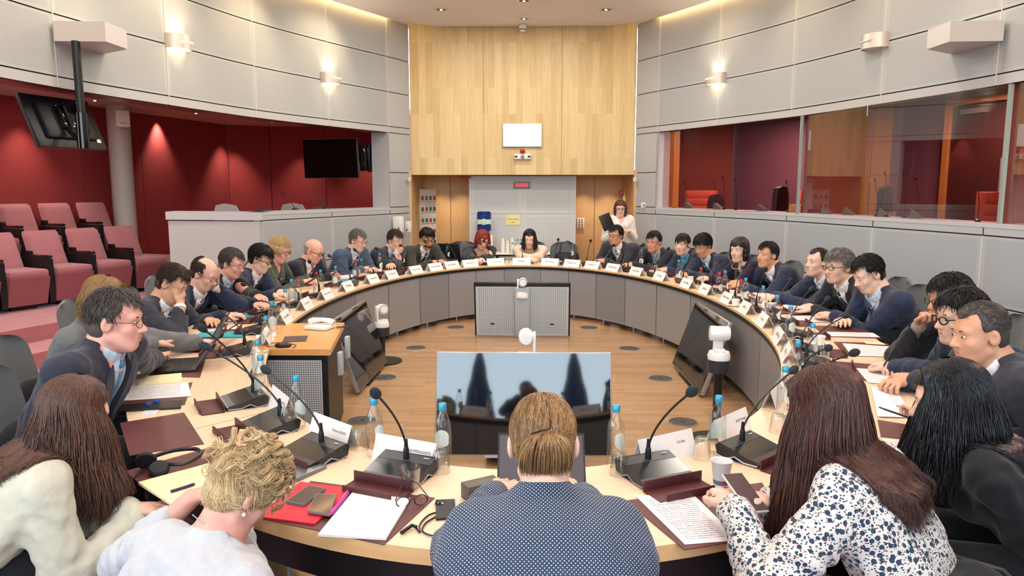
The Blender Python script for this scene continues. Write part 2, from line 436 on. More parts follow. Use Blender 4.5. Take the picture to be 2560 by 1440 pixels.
# window wall behind the camera: piers, sill, head and mullions around the daylight
m_pier = mat('window_pier', '#c9c6c0', .6)
mb = MB(); mb.box((0, WIN_Y, 0.4), (8.4, 0.2, 0.8)); mb.box((0, WIN_Y, 4.55), (8.4, 0.2, 0.6)); struct(mb.build('wall_window_side', m_pier, smooth=False))
mb = MB()
for x in (-4.0, -2.05, 2.05, 4.0): mb.box((x, WIN_Y, 2.5), (0.16, 0.16, 3.5))
struct(mb.build('window_1', mat('window_frame_grey', '#8d9498', .4), smooth=False))

# gallery on the left: dark red wall, ceiling, platforms
RW = [(-8.9, 4.0), (-7.42, 10.4), (-6.95, 11.75), (-6.75, 13.2), (-6.15, 15.6), (-5.4, 16.0), (-1.9, 16.2)]
mb = MB()
for i, (a, b) in enumerate(zip(RW, RW[1:])):
    a = Vector(a); b = Vector(b); L = (b - a).length; n = max(1, round(L / 1.3)); d = (b - a) / n; nn = Vector((d.y, -d.x)).normalized()
    for k in range(n):
        p = a + d * k + d.normalized() * .006; r = a + d * (k + 1) - d.normalized() * .006
        o2 = nn * (-0.08); mb.prism([(p.x, p.y), (r.x, r.y), (r.x + o2.x, r.y + o2.y), (p.x + o2.x, p.y + o2.y)], 0, 3.12)
    o3 = nn * -.085; o4 = nn * -.13; a2 = a - d * .03; b2 = b + d * .03; mb.prism([(a2.x + o3.x, a2.y + o3.y), (b2.x + o3.x, b2.y + o3.y), (b2.x + o4.x, b2.y + o4.y), (a2.x + o4.x, a2.y + o4.y)], 0, 3.12)
struct(mb.build('wall_gallery_red', m_darkred, smooth=False))
mb = MB(); mb.prism([(-9.0, 2), (-3.9, 2), (-4.4, 5), (-4.15, 7.5), (-3.6, 9.6), (-2.5, 12.0), (-2.0, 12.6), (-2.0, 16.4), (-9, 16.4)], 3.1, 3.16)
struct(mb.build('ceiling_gallery', m_ceil2, smooth=False))
struct(MB().box((-6.5, 1.9, 1.6), (5, .1, 3.2)).build('wall_gallery_end', m_darkred, smooth=False))
struct(MB().box((-2.10, 14.8, 1.6), (0.1, 4.4, 3.2)).build('wall_gallery_side', m_darkred, smooth=False))
RD = Vector((math.sin(math.radians(20)), math.cos(math.radians(20)))); FD = Vector((RD.y, -RD.x))   # row and facing directions of the seats
def plat(c, lo, hi, back, front, z, name):
    c = Vector(c); a = c + RD * lo + FD * front; b = c + RD * hi + FD * front; d = c + RD * hi - FD * back; e = c + RD * lo - FD * back
    n = 10; fr = [a.lerp(b, i / n) + FD * (0.18 * math.sin(PI * i / n * 1.0)) for i in range(n + 1)]
    poly = [(p.x, p.y) for p in fr] + [(d.x, d.y), (e.x, e.y)]
    return struct(MB().prism(poly, 0.0, z).build(name, m_carpet, smooth=False))
plat((-5.95, 9.2), -6.5, 5.2, 4, 1.55, 0.165, 'floor_step_low')
plat((-5.95, 9.2), -6.5, 5.0, 4, 1.00, 0.33, 'floor_step_middle')
plat((-5.95, 9.2), -6.5, 3.2, 4, -0.42, 0.66, 'floor_step_top')
# column
o = MB().lathe([(0.172, 0.3), (0.172, 3.1)], 32).build('round_column', mat('column_grey_paint', '#c4c1bd', .45), loc=(-6.52, 12.10, 0)); o.location.z = 0
tag(o, 'tall round light grey column standing behind the pink seats', 'column'); 

# interpreters' booth on the right
m_booth = mat('booth_wall_plum', '#6a4452', 0.8)
m_booth2 = mat('booth_wall_red_brown', '#7a3a30', 0.8)
struct(MB().prism([(6.6, -1), (6.4, 6.5), (5.4, 10.0), (4.9, 11.0), (3.5, 13.2), (3.6, 13.3), (5.05, 11.05), (5.55, 10.05), (6.55, 6.5), (6.75, -1)], 0.8, 3.1).build('wall_booth', m_booth, smooth=False))
struct(MB().prism([(4.2, -1), (4.4, 5), (4.25, 7), (3.5, 9.6), (2.3, 12.1), (2.3, 13.2), (6.8, 13.2), (6.8, -1)], 2.9, 2.95).build('ceiling_booth', mat('booth_ceiling_dark', '#4c2b2d', .7), smooth=False))
struct(MB().prism([(4.3, -1), (4.5, 5), (4.4, 7), (3.65, 9.6), (2.4, 12.1), (2.3, 13.2), (6.8, 13.2), (6.8, -1)], 0.75, 0.8).build('floor_booth', mat('booth_floor', '#3c2c2c', .8), smooth=False))
struct(MB().box((2.95, 12.95, 1.9), (1.3, .08, 2.2)).build('wall_booth_end', m_booth2, smooth=False))
m_bwood = wood('booth_pine_frame', '#b9813f', '#8f5a26', plank=(0.3, 5), rough=0.45, axis='Z', var=.3)
# partitions between the three booths, with pine frames
for k, (a, b) in enumerate((((3.56, 9.38), (4.62, 10.35)), ((4.24, 6.56), (5.7, 7.8)))):
    a = Vector(a); b = Vector(b); d = (b - a).normalized(); n = Vector((-d.y, d.x)) * .05
    struct(MB().prism([tuple(a - n), tuple(b - n), tuple(b + n), tuple(a + n)], 0.8, 2.9).build('wall_booth_partition', m_booth2, smooth=False))
    q = a + d * ((b - a).length - .02 if k == 0 else .28); n2 = n * 1.6; e2 = q + d * .14
    struct(MB().prism([tuple(q - n2), tuple(e2 - n2), tuple(e2 + n2), tuple(q + n2)], 0.8, 2.9).build('trim_%d' % (20 + k), m_bwood, smooth=False))
struct(MB().box((4.92, 10.42, 1.85), (0.26, 0.10, 2.1)).build('trim_22', m_bwood, smooth=False))
struct(MB().prism([(2.36, 11.75), (2.46, 11.8), (2.42, 11.9), (2.32, 11.86)], 1.5, 2.68).build('trim_23', m_bwood, smooth=False))
# booth door
dr = empty('door_1', (5.56, 9.2, 0.8), 0.28); struct(dr)
MB().box((0, 0, 1.0), (0.05, 0.86, 2.0)).build('door_leaf', mat('booth_door_dark', '#3a1a18', .4), dr, smooth=False)
MB().box((-.02, .48, 1.03), (0.08, 0.08, 2.06)).box((-.02, -.48, 1.03), (0.08, 0.08, 2.06)).box((-.02, 0, 2.06), (0.08, 1.04, .08)).build('door_frame', m_bwood, dr, smooth=False)
MB().box((-.05, .1, 1.93), (0.05, 0.34, .06)).build('door_closer', M_STEEL, dr, smooth=False)
MB().box((-.06, -.36, 1.1), (0.03, 0.03, .5)).build('door_handle', M_STEEL, dr, smooth=False)
# glass of the booth, two mullions
gl = mat('booth_glass', '#c9a9a6', 0.02, trans=1.0, ior=1.45)
nt, b = nodes_of(gl)
tr = N(nt, 'ShaderNodeBsdfTransparent'); tr.inputs[0].default_value = (0.80, 0.60, 0.60, 1); gs = N(nt, 'ShaderNodeBsdfGlossy'); gs.inputs['Roughness'].default_value = 0.015
fr = N(nt, 'ShaderNodeFresnel'); fr.inputs[0].default_value = 1.38; mx = N(nt, 'ShaderNodeMixShader')
nt.links.new(math_n(nt, 'MULTIPLY', fr.outputs[0], .20), mx.inputs[0]); nt.links.new(tr.outputs[0], mx.inputs[1]); nt.links.new(gs.outputs[0], mx.inputs[2])
nt.links.new(mx.outputs[0], [n for n in nt.nodes if n.type == 'OUTPUT_MATERIAL'][0].inputs[0])
glass_plan = [(x + .035, y) for x, y in planR]
def clipplan(y0, y1):
    out = []
    for a, b in zip(glass_plan, glass_plan[1:]):
        for t in np.linspace(0, 1, 6)[:-1]:
            p = (a[0] + (b[0] - a[0]) * t, a[1] + (b[1] - a[1]) * t)
            if y1 <= p[1] <= y0: out.append(p)
    return out
cuts = [11.98, 9.36, 6.54, 2.5]
for k in range(3):
    pl = clipplan(cuts[k], cuts[k + 1]); a, b = pl[0], pl[-1]
    pl = [a, b]
    mb = MB(); mb.add([(a[0], a[1], 1.49), (b[0], b[1], 1.49), (b[0], b[1], 2.69), (a[0], a[1], 2.69)], [(0, 1, 2, 3)])
    o = struct(mb.build('window_%d' % (k + 2), gl, smooth=False))
m_gedge = mat('glass_edge_green', '#8c9a95', .2)
for k, y in enumerate(cuts[1:3]):
    x = clipplan(y + .05, y - .25)[0][0]
    struct(MB().box((x - .02, y, 2.085), (0.03, 0.035, 1.19)).build('trim_%d' % (30 + k), m_gedge, smooth=False))

sR_ = math.radians
# ------------------------------------------------------------------ lamps of the room, with added fill
WARM = (1.0, 0.80, 0.58); NEUT = (1.0, 0.90, 0.79)
m_ring = mat('downlight_ring', '#e6dfd6', .3, .3); m_bulb = mat('downlight_lens', '#fff4e0', emit='#ffe9cf', estr=3.0); m_refl = mat('downlight_reflector', '#9a948c', .15, .9)
dl = empty('ceiling_downlight'); tag(dl, 'x', 'ceiling light')
MB().lathe([(0.075, 0), (0.11, -0.006), (0.11, 0.004), (0.08, 0.008)], 24).build('ring', m_ring, dl)
MB().lathe([(0.072, 0.0), (0.05, .03), (0.03, .035)], 24).build('reflector', m_refl, dl)
MB().ball((0.0, 0, .0), (.022, .022, .012)).build('bulb', m_bulb, dl)
DL = Proto(dl)
for (px, py, lb) in ((1103, 24, 'recessed round downlight in the main ceiling, left of the middle'), (1310, 2, 'recessed round downlight at the very top of the picture in the main ceiling'),
                     (1515, 24, 'recessed round downlight in the main ceiling, right of the middle'), (1310, 47, 'small recessed downlight just before the maple wall in the main ceiling')):
    p = atz(px, py, 4.42); DL.put(p - Vector((0, 0, .002)), 0, lb, 'downlights in the main ceiling', scale=.8 if py == 47 else 1.0)
p = atz(1309, 33, 4.42); tag(MB().lathe([(.07, 0), (.07, -.01), (.05, -.018), (.0, -.02)], 20).build('smoke_detector', M_WHITE, loc=p), 'flat white round disc on the main ceiling between two downlights', 'smoke detector')
for (px, py, lb) in ((237, 251, 'recessed downlight in the gallery ceiling beside the hanging monitor'), (490, 283, 'recessed downlight in the gallery ceiling right of the grey column'), (680, 305, 'recessed downlight in the gallery ceiling nearest the far corner'), (567, 288, 'small recessed spot in the gallery ceiling between two downlights')):
    p = atz(px, py, 3.1); DL.put(p - Vector((0, 0, .002)), 0, lb, 'downlights in the gallery ceiling', scale=.45 if px == 567 else 1.0)
for (px, py, lb) in ((1975, 305, 'small downlight glowing inside the left booth pane'), (2448, 252, 'downlight glowing inside the booth near the door')):
    p = atz(px, py, 2.9); DL.put(p - Vector((0, 0, .002)), 0, lb, 'downlights in the booths')
# added fill: a grid of area lamps under the ceiling, without modelled fittings
k = 0
for y in (0.2, 2.4, 4.6, 6.8, 9.0, 11.0):
    for x in ((-2.4, 0, 2.4) if y < 9 else (-1.5, 0, 1.5) if y < 10 else (-.7, .7)):
        lamp('downlight_lamp', 'AREA', (x, y, 4.40), 29, NEUT, size=0.5); k += 1
for (x, y, pw) in ((-7.0, 10.7, 90), (-6.55, 13.6, 130), (-5.9, 15.3, 130), (-4.7, 15.6, 90), (-3.3, 15.7, 90), (-7.6, 8.4, 90)):
    lamp('gallery_spot', 'SPOT', (x, y, 3.05), pw, WARM, size=.04, spot=math.radians(75), blend=.9, rot=(0, 0, 0))
for (x, y) in ((-5.2, 9.3), (-4.9, 6.6), (-6.0, 8.0)): lamp('gallery_lamp', 'AREA', (x, y, 3.08), 30, NEUT, size=.4)
for (x, y) in ((-1.55, 13.75), (-1.15, 13.75), (1.15, 13.75), (1.6, 13.75)): lamp('niche_spot', 'SPOT', (x, y, 1.99), 26, WARM, size=.03, spot=math.radians(95), blend=.8)
for (x, y) in ((3.6, 11.2), (5.0, 8.6), (5.4, 5.4)): lamp('booth_lamp', 'AREA', (x, y, 2.88), 55, (1, .75, .65), size=.3)

for sd_ in (-1, 1):  # added spots without fittings, to warm and brighten the upper walls
    for (x, y) in ((4.02, 5.2), (3.88, 6.7), (3.56, 8.1), (3.14, 9.5), (2.56, 10.8)):
        lamp('edge_washer_lamp', 'SPOT', (sd_ * (x - .45), y - .15, 4.38), 28 if sd_ > 0 else 68, (1, .74, .42), size=.1, spot=math.radians(95), blend=.9, rot=(0, sd_ * -sR_(38), 0))
# wall sconces
def sconce(px, py, lit, side, lb, plan_y):
    r = cray(px, py); t = plan_y / r.y; p = Vector((r.x * t, plan_y, CAMH + r.z * t))
    g = [q for q in planR if q[1] <= plan_y][0]; h = [q for q in planR if q[1] > plan_y][-1]; d = Vector((h[0] - g[0], h[1] - g[1])).normalized()
    ang = math.atan2(d.y, d.x) if side > 0 else math.atan2(d.y, -d.x)
    t_ = (plan_y - g[1]) / (h[1] - g[1]); wx = g[0] + (h[0] - g[0]) * t_
    root = empty('wall_sconce', (wx * side, plan_y, p.z), 0); tag(root, lb, 'wall lamp')
    inw = Vector((d.y, -d.x)) * (-1); inw = Vector((-abs(d.y), -abs(d.x) if d.x < 0 else abs(d.x)))
    inw = Vector((-d.y, d.x)) if Vector((-d.y, d.x)).x < 0 else Vector((d.y, -d.x))
    if side < 0: inw = Vector((-inw.x, inw.y))
    root.rotation_euler = (0, 0, math.atan2(inw.y, inw.x) - PI / 2)
    prof = [(0.17 * math.cos(a), 0.16 * math.sin(a)) for a in np.linspace(0, PI, 17)]
    mb = MB(); inner = [(x * .93, y * .93) for x, y in prof][::-1]
    mb.prism(prof + inner, -.075, .075); mb.build('shade', mat('sconce_metal', '#c9c4bd', .35, .5), root)
    MB().box((0, .164, .0), (.16, .006, .012)).build('slot', m_bulb if lit else M_STEEL, root)
    MB().box((0, .05, -.05), (.22, .05, .02)).build('bulb', mat('sconce_bulb', '#fff2d8', emit='#ffe2b0', estr=22.0) if lit else M_WHITE, root)
    if lit:
        for sgn in (1, -1): lamp('sconce_lamp', 'SPOT', (0, .07, .03 * sgn), 9, (1, .86, .62), size=.03, spot=math.radians(110), blend=.7, rot=(PI if sgn > 0 else 0, 0, 0), parent=root)
sconce(445, 107, True, -1, 'lit curved metal wall lamp on the left wall nearer the camera', 8.25)
sconce(824, 197, True, -1, 'lit curved metal wall lamp on the left wall nearer the maple wall', 10.87)
sconce(2190, 105, False, 1, 'unlit curved metal wall lamp on the right wall nearer the camera', 8.2)
sconce(1792, 198, True, 1, 'lit curved metal wall lamp on the right wall nearer the maple wall', 10.87)
# ------------------------------------------------------------------ the oval table
TZ = 0.74; TC = 6.45; AI, BI, AO, BO = 1.87, 3.76, 2.62, 4.41
def EP(t, f):
    a = AI + (AO - AI) * f; b = BI + (BO - BI) * f
    return Vector((a * math.sin(t), TC - b * math.cos(t), 0))
def ENORM(t, f=0.5):   # outward normal
    a = AI + (AO - AI) * f; b = BI + (BO - BI) * f
    return Vector((math.sin(t) / a, -math.cos(t) / b, 0)).normalized()
def ET(p, f=0.5):
    a = AI + (AO - AI) * f; b = BI + (BO - BI) * f
    return math.atan2(p.x / a, -(p.y - TC) / b)
def face(n): return math.atan2(n.y, n.x) - PI / 2       # z rotation that turns local +Y onto n

m_top = wood('oak_worktop', '#ecd0b0', '#d2ae86', plank=(3, 9), rough=0.30, axis='X', var=0.0, grain=2.2, spec=0.5, coord='UV')
m_edge = wood('oak_worktop_edge', '#e6bd85', '#d7a76b', plank=(3, 9), rough=0.35, axis='X', var=0.0, coord='UV')
m_fas = mat('fascia_grey_lacquer', '#9c9d9f', 0.32, 0.25)
m_fasp = perforated('fascia_perforated', '#9a9b9c', '#5b5d60', pitch=0.014, rad=0.26, border=(0.02, 0.03), rough=0.34, metal=0.25)
m_blk = mat('table_underside_black', '#101114', 0.45)
tab = empty('conference_table', (0, TC, 0)); tag(tab, 'large oval ring conference table with light oak top and grey metal front panels', 'table')
tab.location = (0, 0, 0)
NT = 192; th = [2 * PI * i / NT for i in range(NT + 1)]
seam_t = [math.radians(a) for a in (-13, 13, 38, 60, 78, 95, 110, 124, 137, 149, 160.5, 172.4, 187.6, 199.5, 211, 223, 236, 250, 265, 282, 300, 322)]
arc = [0]
for i in range(NT): arc.append(arc[-1] + (EP(th[i + 1], .5) - EP(th[i], .5)).length)
mb = MB(); q = []; qe = []; qi = []
for i in range(NT):
    a, b = th[i], th[i + 1]
    A, B, C, D = EP(a, 0), EP(b, 0), EP(b, 1), EP(a, 1); up = Vector((0, 0, TZ))
    q.append(([A + up, B + up, C + up, D + up], [(arc[i], 0), (arc[i + 1], 0), (arc[i + 1], .7), (arc[i], .7)]))
    lo = Vector((0, 0, TZ - .052)); q2 = [D + up, C + up, C + lo, D + lo]; qe.append((q2, [(arc[i], 0), (arc[i + 1], 0), (arc[i + 1], .05), (arc[i], .05)]))
    lo = Vector((0, 0, TZ - .022)); qi.append(([B + up, A + up, A + lo, B + lo], [(arc[i + 1], 0), (arc[i], 0), (arc[i], .02), (arc[i + 1], .02)]))
uvmesh('worktop', q, m_top, tab); uvmesh('outer_edge', qe, m_edge, tab); uvmesh('inner_edge', qi, m_edge, tab)
mb = MB()
for t in seam_t:
    a, b = EP(t, .01), EP(t, .99); d = (b - a).normalized(); n = Vector((-d.y, d.x, 0)) * .0012
    mb.add([a + n + Vector((0, 0, TZ + .0006)), b + n + Vector((0, 0, TZ + .0006)), b - n + Vector((0, 0, TZ + .0006)), a - n + Vector((0, 0, TZ + .0006))], [(0, 1, 2, 3)])
mb.build('worktop_seam', mat('seam_dark_line', '#4a3524', .8), tab, smooth=False)
def ring(f0, f1, z0, z1, name, m, t0=0, t1=2 * PI, n=NT):
    mb = MB(); vs = []; fs = []
    for i in range(n + 1):
        t = t0 + (t1 - t0) * i / n
        for f, z in ((f0, z0), (f1, z0), (f1, z1), (f0, z1)): p = EP(t, f); vs.append((p.x, p.y, z))
    for i in range(n):
        for j in range(4): fs.append((i * 4 + j, i * 4 + (j + 1) % 4, i * 4 + 4 + (j + 1) % 4, i * 4 + 4 + j))
    mb.add(vs, fs); return mb.build(name, m, tab)
ring(.005, .985, TZ - .058, TZ - .023, 'underside', m_blk)
ring(.03, .05, .09, TZ - .05, 'fascia_backing', m_blk)
ring(.90, .93, TZ - .18, TZ - .055, 'apron', m_blk)
ss = sorted([t % (2 * PI) for t in seam_t]) ; ss = ss + [ss[0] + 2 * PI]
for k, (a, b) in enumerate(zip(ss, ss[1:])):
    n = max(3, int((b - a) / .05)); q = []; L = 0; m = n
    for i in range(n):
        t0 = a + .0016 + (b - a - .0032) * i / n; t1 = a + .0016 + (b - a - .0032) * (i + 1) / n
        A, B = EP(t0, .025), EP(t1, .025); l = (B - A).length
        q.append(([A + Vector((0, 0, .085)), B + Vector((0, 0, .085)), B + Vector((0, 0, TZ - .045)), A + Vector((0, 0, TZ - .045))], [(L, 0), (L + l, 0), (L + l, .61), (L, .61)], [(i / n, 0), ((i + 1) / n, 0), ((i + 1) / n, 1), (i / n, 1)])); L += l
    mid = ((a + b) / 2) % (2 * PI)
    uvmesh('fascia_panel', q, m_fasp if (k % 3 == 1 or abs(math.degrees(mid) - 84) < 14 or abs(math.degrees(mid) - 275) < 12) else m_fas, tab)
for k in range(30):
    t = 2 * PI * k / 30 + .05; p = EP(t, .14); MB().lathe([(.014, 0), (.014, .1), (.014, TZ - .06)], 10).build('leg', M_STEEL, tab, loc=(p.x, p.y, 0))

# ------------------------------------------------------------------ floor outlets
m_vent = mat('vent_aluminium', '#8b8a86', .35, .7)
v = empty('floor_vent'); tag(v, 'x', 'floor vent')
MB().lathe([(.098, 0), (.098, .004), (.105, .004), (.105, 0)], 32).build('rim', M_STEEL, v)
mb = MB()
for k in range(7): r = .018 + k * .0115; mb.lathe([(r, 0), (r, .004), (r + .0055, .004), (r + .0055, 0)], 28)
mb.build('grille', m_vent, v); MB().lathe([(0.0, 0.0005), (.098, 0.0005), (.098, 0.001), (0, 0.001)], 24).build('well', m_blk, v)
VP = Proto(v)
for x, y, lb in ((-.86, 9.42, 'far left floor vent beside the back of the far screen'), (.86, 9.42, 'far right floor vent beside the back of the far screen'), (-1.2, 8.17, 'left floor vent in front of the white dome-less camera'), (1.2, 8.17, 'right floor vent, second from the far end of the parquet'),
                 (-1.31, 6.85, 'floor vent touching the foot of the left tilted screen'), (1.31, 6.85, 'floor vent beside the foot of the right tilted screen'), (-1.24, 5.53, 'nearest left floor vent, partly hidden by a bottle and place card'), (1.24, 5.53, 'nearest right floor vent above the place cards')):
    VP.put((x, y, .0125), 0, 'round slotted metal ' + lb.replace('dome-less ', ''), 'round vents in the parquet', scale=1.1)

# ------------------------------------------------------------------ floor screens
m_scr = mat('screen_glass', '#0a0f14', 0.04, spec=0.5, ior=2.0); m_bez = mat('bezel_silver', '#a9adb0', .3, .6)
m_backp = perforated('screen_back_perforated', '#b5bfc4', '#40484e', pitch=0.0245, rad=0.2, border=(0.03, 0.03), rough=.5)
def screen(name, c, w, yaw, tilt, lb, cat='screen', roll=0, bez=M_BLACK, backp=True, m=None):
    """local frame: +Y out of the glass, +Z up the panel"""
    h = .585 * w; n0 = Vector((math.cos(yaw), math.sin(yaw), 0)); u = Vector((0, 0, 1)) * math.cos(tilt) - n0 * math.sin(tilt); n = n0 * math.cos(tilt) + Vector((0, 0, 1)) * math.sin(tilt); x = n.cross(u)
    if roll: x, u = x * math.cos(roll) - u * math.sin(roll), u * math.cos(roll) + x * math.sin(roll)
    R = Matrix((x, n, u)).transposed().to_4x4(); root = empty(name); root.matrix_world = Matrix.Translation(c) @ R; tag(root, lb, cat)
    MB().box((0, -.02, 0), (w, .04, h), r=.004).build('case', bez, root)
    MB().box((0, .001, 0), (w - .018, .004, h - .018)).build('display', m or m_scr, root, smooth=False)
    if backp:
        x0, x1, z0, z1 = -w / 2 + .02, w / 2 - .02, -h / 2 + .005, h / 2 - .045
        uvmesh('back_cover', [([(x1, -.043, z0), (x0, -.043, z0), (x0, -.043, z1), (x1, -.043, z1)], [(0, 0), (x1 - x0, 0), (x1 - x0, z1 - z0), (0, z1 - z0)], [(0, 0), (1, 0), (1, 1), (0, 1)])], m_backp, root)
    return root, n, u
W = 1.15
sR = math.radians
s1, n1, u1 = screen('floor_screen', Vector((-1.50, 6.81, .36)), W, sR(-1.7), sR(18.5), 'large dark screen leaning on the parquet at the left inside the table', bez=m_bez)
s2, n2, u2 = screen('floor_screen', Vector((1.63, 6.76, .36)), W, sR(180.5), sR(19.1), 'large dark screen leaning on the parquet at the right inside the table', bez=m_bez)
s3, n3, u3 = screen('floor_screen', Vector((.01, 4.69, .405)), W, sR(-90.2), sR(15), 'large glossy screen facing the camera behind the bun-haired woman', bez=m_bez)
s4, n4, u4 = screen('floor_screen', Vector((0.0, 8.80, .36)), W, sR(88), sR(10.5), 'screen seen from its perforated pale back at the far end of the parquet')
m_gry = mat('stand_grey_paint', '#aab4ba', .45); 
MB().box((0, -.07, -.02), (.17, .05, .62), r=.006).box((0, -.07, -.36), (.46, .22, .012)).build('stand', m_gry, s4)
MB().box((-.36, -.045, -.18), (.05, .006, .014)).box((.36, -.045, -.18), (.05, .006, .014)).build('slot', M_BLACK, s4)
for s in (s1, s2):
    MB().box((0, -.16, -.12), (.09, .09, .5), r=.01).box((0, -.2, -.355), (.5, .4, .02), r=.005).build('stand', m_blk, s)
MB().box((0, -.10, -.05), (.12, .06, .6), r=.006).box((0, -.12, -.34), (.5, .3, .014)).build('stand', m_gry, s3)
for z in (-.2, .2): pass
# wall screen, lamp and sensor on the maple wall
o, _, _ = screen('wall_screen', Vector((-.005, 12.56, 2.67)), .655, sR(-90), 0, 'small wall screen showing a plain pale picture on the maple wall', bez=m_bez, backp=False, m=mat('screen_pale_picture', '#e9ecea', .4, emit='#e9efe8', estr=.55))
text('', .02, 'screen_text', M_WHITE, o, (0, .004, 0), (PI / 2, 0, PI)) if False else None
r = empty('alarm_lamp', (0, 12.58, 2.41)); tag(r, 'small red alarm beacon on the maple wall under the wall screen', 'alarm')
MB().ball((0, -.03, 0), (.045, .035, .035)).build('dome', M_RED, r); MB().box((0, 0, 0), (.075, .03, .05)).build('base', mat('dark_red_base', '#5c0f14', .5), r)
r = empty('motion_sensor', (0, 12.56, 2.32)); tag(r, 'white sensor bar with a round eye under the red beacon', 'sensor')
MB().box((0, 0, 0), (.29, .06, .085), r=.01).build('housing', M_WHITE, r); MB().ball((-.0, -.03, 0), (.035, .02, .035)).build('lens', mat('sensor_lens', '#8f9794', .2), r); MB().box((.11, -.031, 0), (.05, .004, .03)).box((-.11, -.031, 0), (.05, .004, .03)).build('vent', M_BLACK, r)
r = empty('dome_camera', (0, 12.42, 4.41)); tag(r, 'small white dome camera under the ceiling edge at the maple wall', 'security camera')
MB().lathe([(.0, -.11), (.04, -.105), (.05, -.07), (.062, -.05), (.062, 0), (0, 0)], 20).build('dome', M_WHITE, r); MB().lathe([(.051, -.075), (.054, -.065), (.051, -.06)], 20).build('window', M_BLACK, r)
# red digital clock and yellow notice on the cabin wall
r = empty('digital_clock', (-.015, 12.955, 1.85)); tag(r, 'pink-red digital wall clock above the water bottles on the white cabin wall', 'clock')
MB().box((0, 0, 0), (.27, .04, .105), r=.004).build('case', mat('clock_case', '#5b3a40', .4), r); MB().box((0, -.021, 0), (.25, .004, .088)).build('face', mat('clock_face', '#c46a78', .3), r)
text('16:26:26', .062, 'digits', mat('clock_digits', '#ff2a44', .4, emit='#ff2a44', estr=1.2), r, (.0, -.025, -.002), (PI / 2, 0, 0))
r = empty('paper_notice', (-.165, 12.972, 1.25)); tag(r, 'yellow paper notice reading TECHNICAL SUPPORT taped to the white cabin wall', 'notice')
MB().box((0, 0, 0), (.245, .002, .18)).build('sheet', mat('notice_yellow', '#e6dfa0', .8), r)
text('TECHNICAL SUPPORT', .021, 'writing', M_INK, r, (0, -.003, .01), (PI / 2, 0, 0)); text('77870', .026, 'writing', M_INK, r, (0, -.003, -.045), (PI / 2, 0, 0))
# water cooler
r = empty('water_cooler', (-.655, 12.68, 0)); tag(r, 'water cooler with a blue bottle standing left of the red-haired woman', 'water cooler')
MB().box((0, 0, .5), (.3, .3, 1.0), r=.03).build('body', M_WHITE, r)
mj = mat('water_jug_blue', '#1c3f8c', .12, trans=.3); pr = [(0, 1.0), (.05, 1.0), (.055, 1.04), (.12, 1.08)]
for k in range(3): pr += [(.122, 1.09 + k * .1), (.122, 1.165 + k * .1), (.112, 1.175 + k * .1), (.122, 1.185 + k * .1)]
pr += [(.12, 1.39), (.10, 1.405), (0, 1.405)]; MB().lathe(pr, 28).build('jug', mj, r)
MB().lathe([(.1235, 1.19), (.1235, 1.27)], 28).build('jug_label', mat('jug_label', '#cfe3ea', .5), r); MB().ball((0, -.122, 1.23), (.055, .006, .055)).build('emblem', mat('jug_emblem_green', '#b9d8b2', .5), r)
MB().box((0, -.16, .8), (.16, .02, .08)).build('tap_panel', mat('grey_plastic', '#8a8f93', .5), r)
# side table with a cloth, flasks and bottles
r = empty('side_table', (.06, 12.35, 0)); tag(r, 'black side table with a pale cloth against the white cabin wall', 'table')
MB().box((0, 0, .70), (1.02, .5, .03)).build('tabletop', M_BLACK, r)
for x in (-.48, .48):
    for y in (-.22, .22): MB().box((x, y, .345), (.03, .03, .69)).build('leg', M_BLACK, r)
MB().box((0, .0, .719), (1.0, .52, .006), r=.002).box((0.1, -.262, .705), (.5, .004, .03)).build('cloth', M_WHITE, r, smooth=False)
flask = MB().lathe([(0, 0), (.034, 0), (.036, .1), (.03, .18), (.022, .215), (.022, .245), (0, .25)], 20).build('cup_stack', M_WHITE)
FL = Proto(flask); tag(flask, 'x', 'paper cups')
for x, s, lb in ((-.325, 1, 'leftmost'), (-.245, .85, 'shortest middle'), (-.17, 1.05, 'rightmost tall')):
    FL.put((x, 12.3, .723), 0, lb + ' of the three white columns of cups on the side table', 'white cup columns on the side table', scale=s)
# niche things
m_cab = mat('key_cabinet_white', '#e8e4da', .5)
r = empty('key_cabinet', (-1.72, 13.5, 0), sR(-38)); tag(r, 'tall white board with rows of hanging keys in the left wood niche', 'key cabinet')
MB().box((0, 0, 1.2), (.03, .40, 1.15)).build('board', m_cab, r)
cols = [mat('key_tag_red', '#c8473a', .5), mat('key_tag_dark', '#5b5f73', .5), mat('key_tag_green', '#3f8a62', .5)]
for j in range(5):
    for i in range(4):
        MB().box((.02, -.15 + i * .10, 1.62 - j * .2), (.012, .05, .07), r=.002).build('key_tag', cols[(i * 2 + j) % 3], r)
    MB().box((.017, 0, 1.56 - j * .2), (.006, .38, .006)).build('hook_rail', M_STEEL, r)
r = empty('fire_sign', (1.75, 13.30, 1.70)); tag(r, 'small red fire alarm sign with a white symbol in the right niche', 'sign'); r.location = (1.80, 13.6, 1.71)
MB().box((0, 0, 0), (.09, .006, .1)).build('plate', M_RED, r); 
MB().tube([(.0, -.006, .03), (.02, -.006, .015), (0, -.006, 0), (-.012, -.006, -.02), (-.03, -.006, -.035)], .006, 6).build('symbol', M_WHITE, r)
r = empty('switch_panel', (1.10, 14.05, 1.14)); tag(r, 'white wall panel of small dark switches behind the coral jacket', 'switch panel')
MB().box((0, 0, 0), (.14, .02, .2), r=.004).build('plate', M_WHITE, r)
for i in range(2):
    for j in range(4): MB().box((-.025 + i * .05, -.014, .065 - j * .045), (.02, .01, .02)).build('switch', M_BLACK, r)
r = empty('alarm_bells', (-1.0, 12.9, 1.98)); tag(r, 'pair of small red alarm bells under the maple wall at left', 'alarm bell')
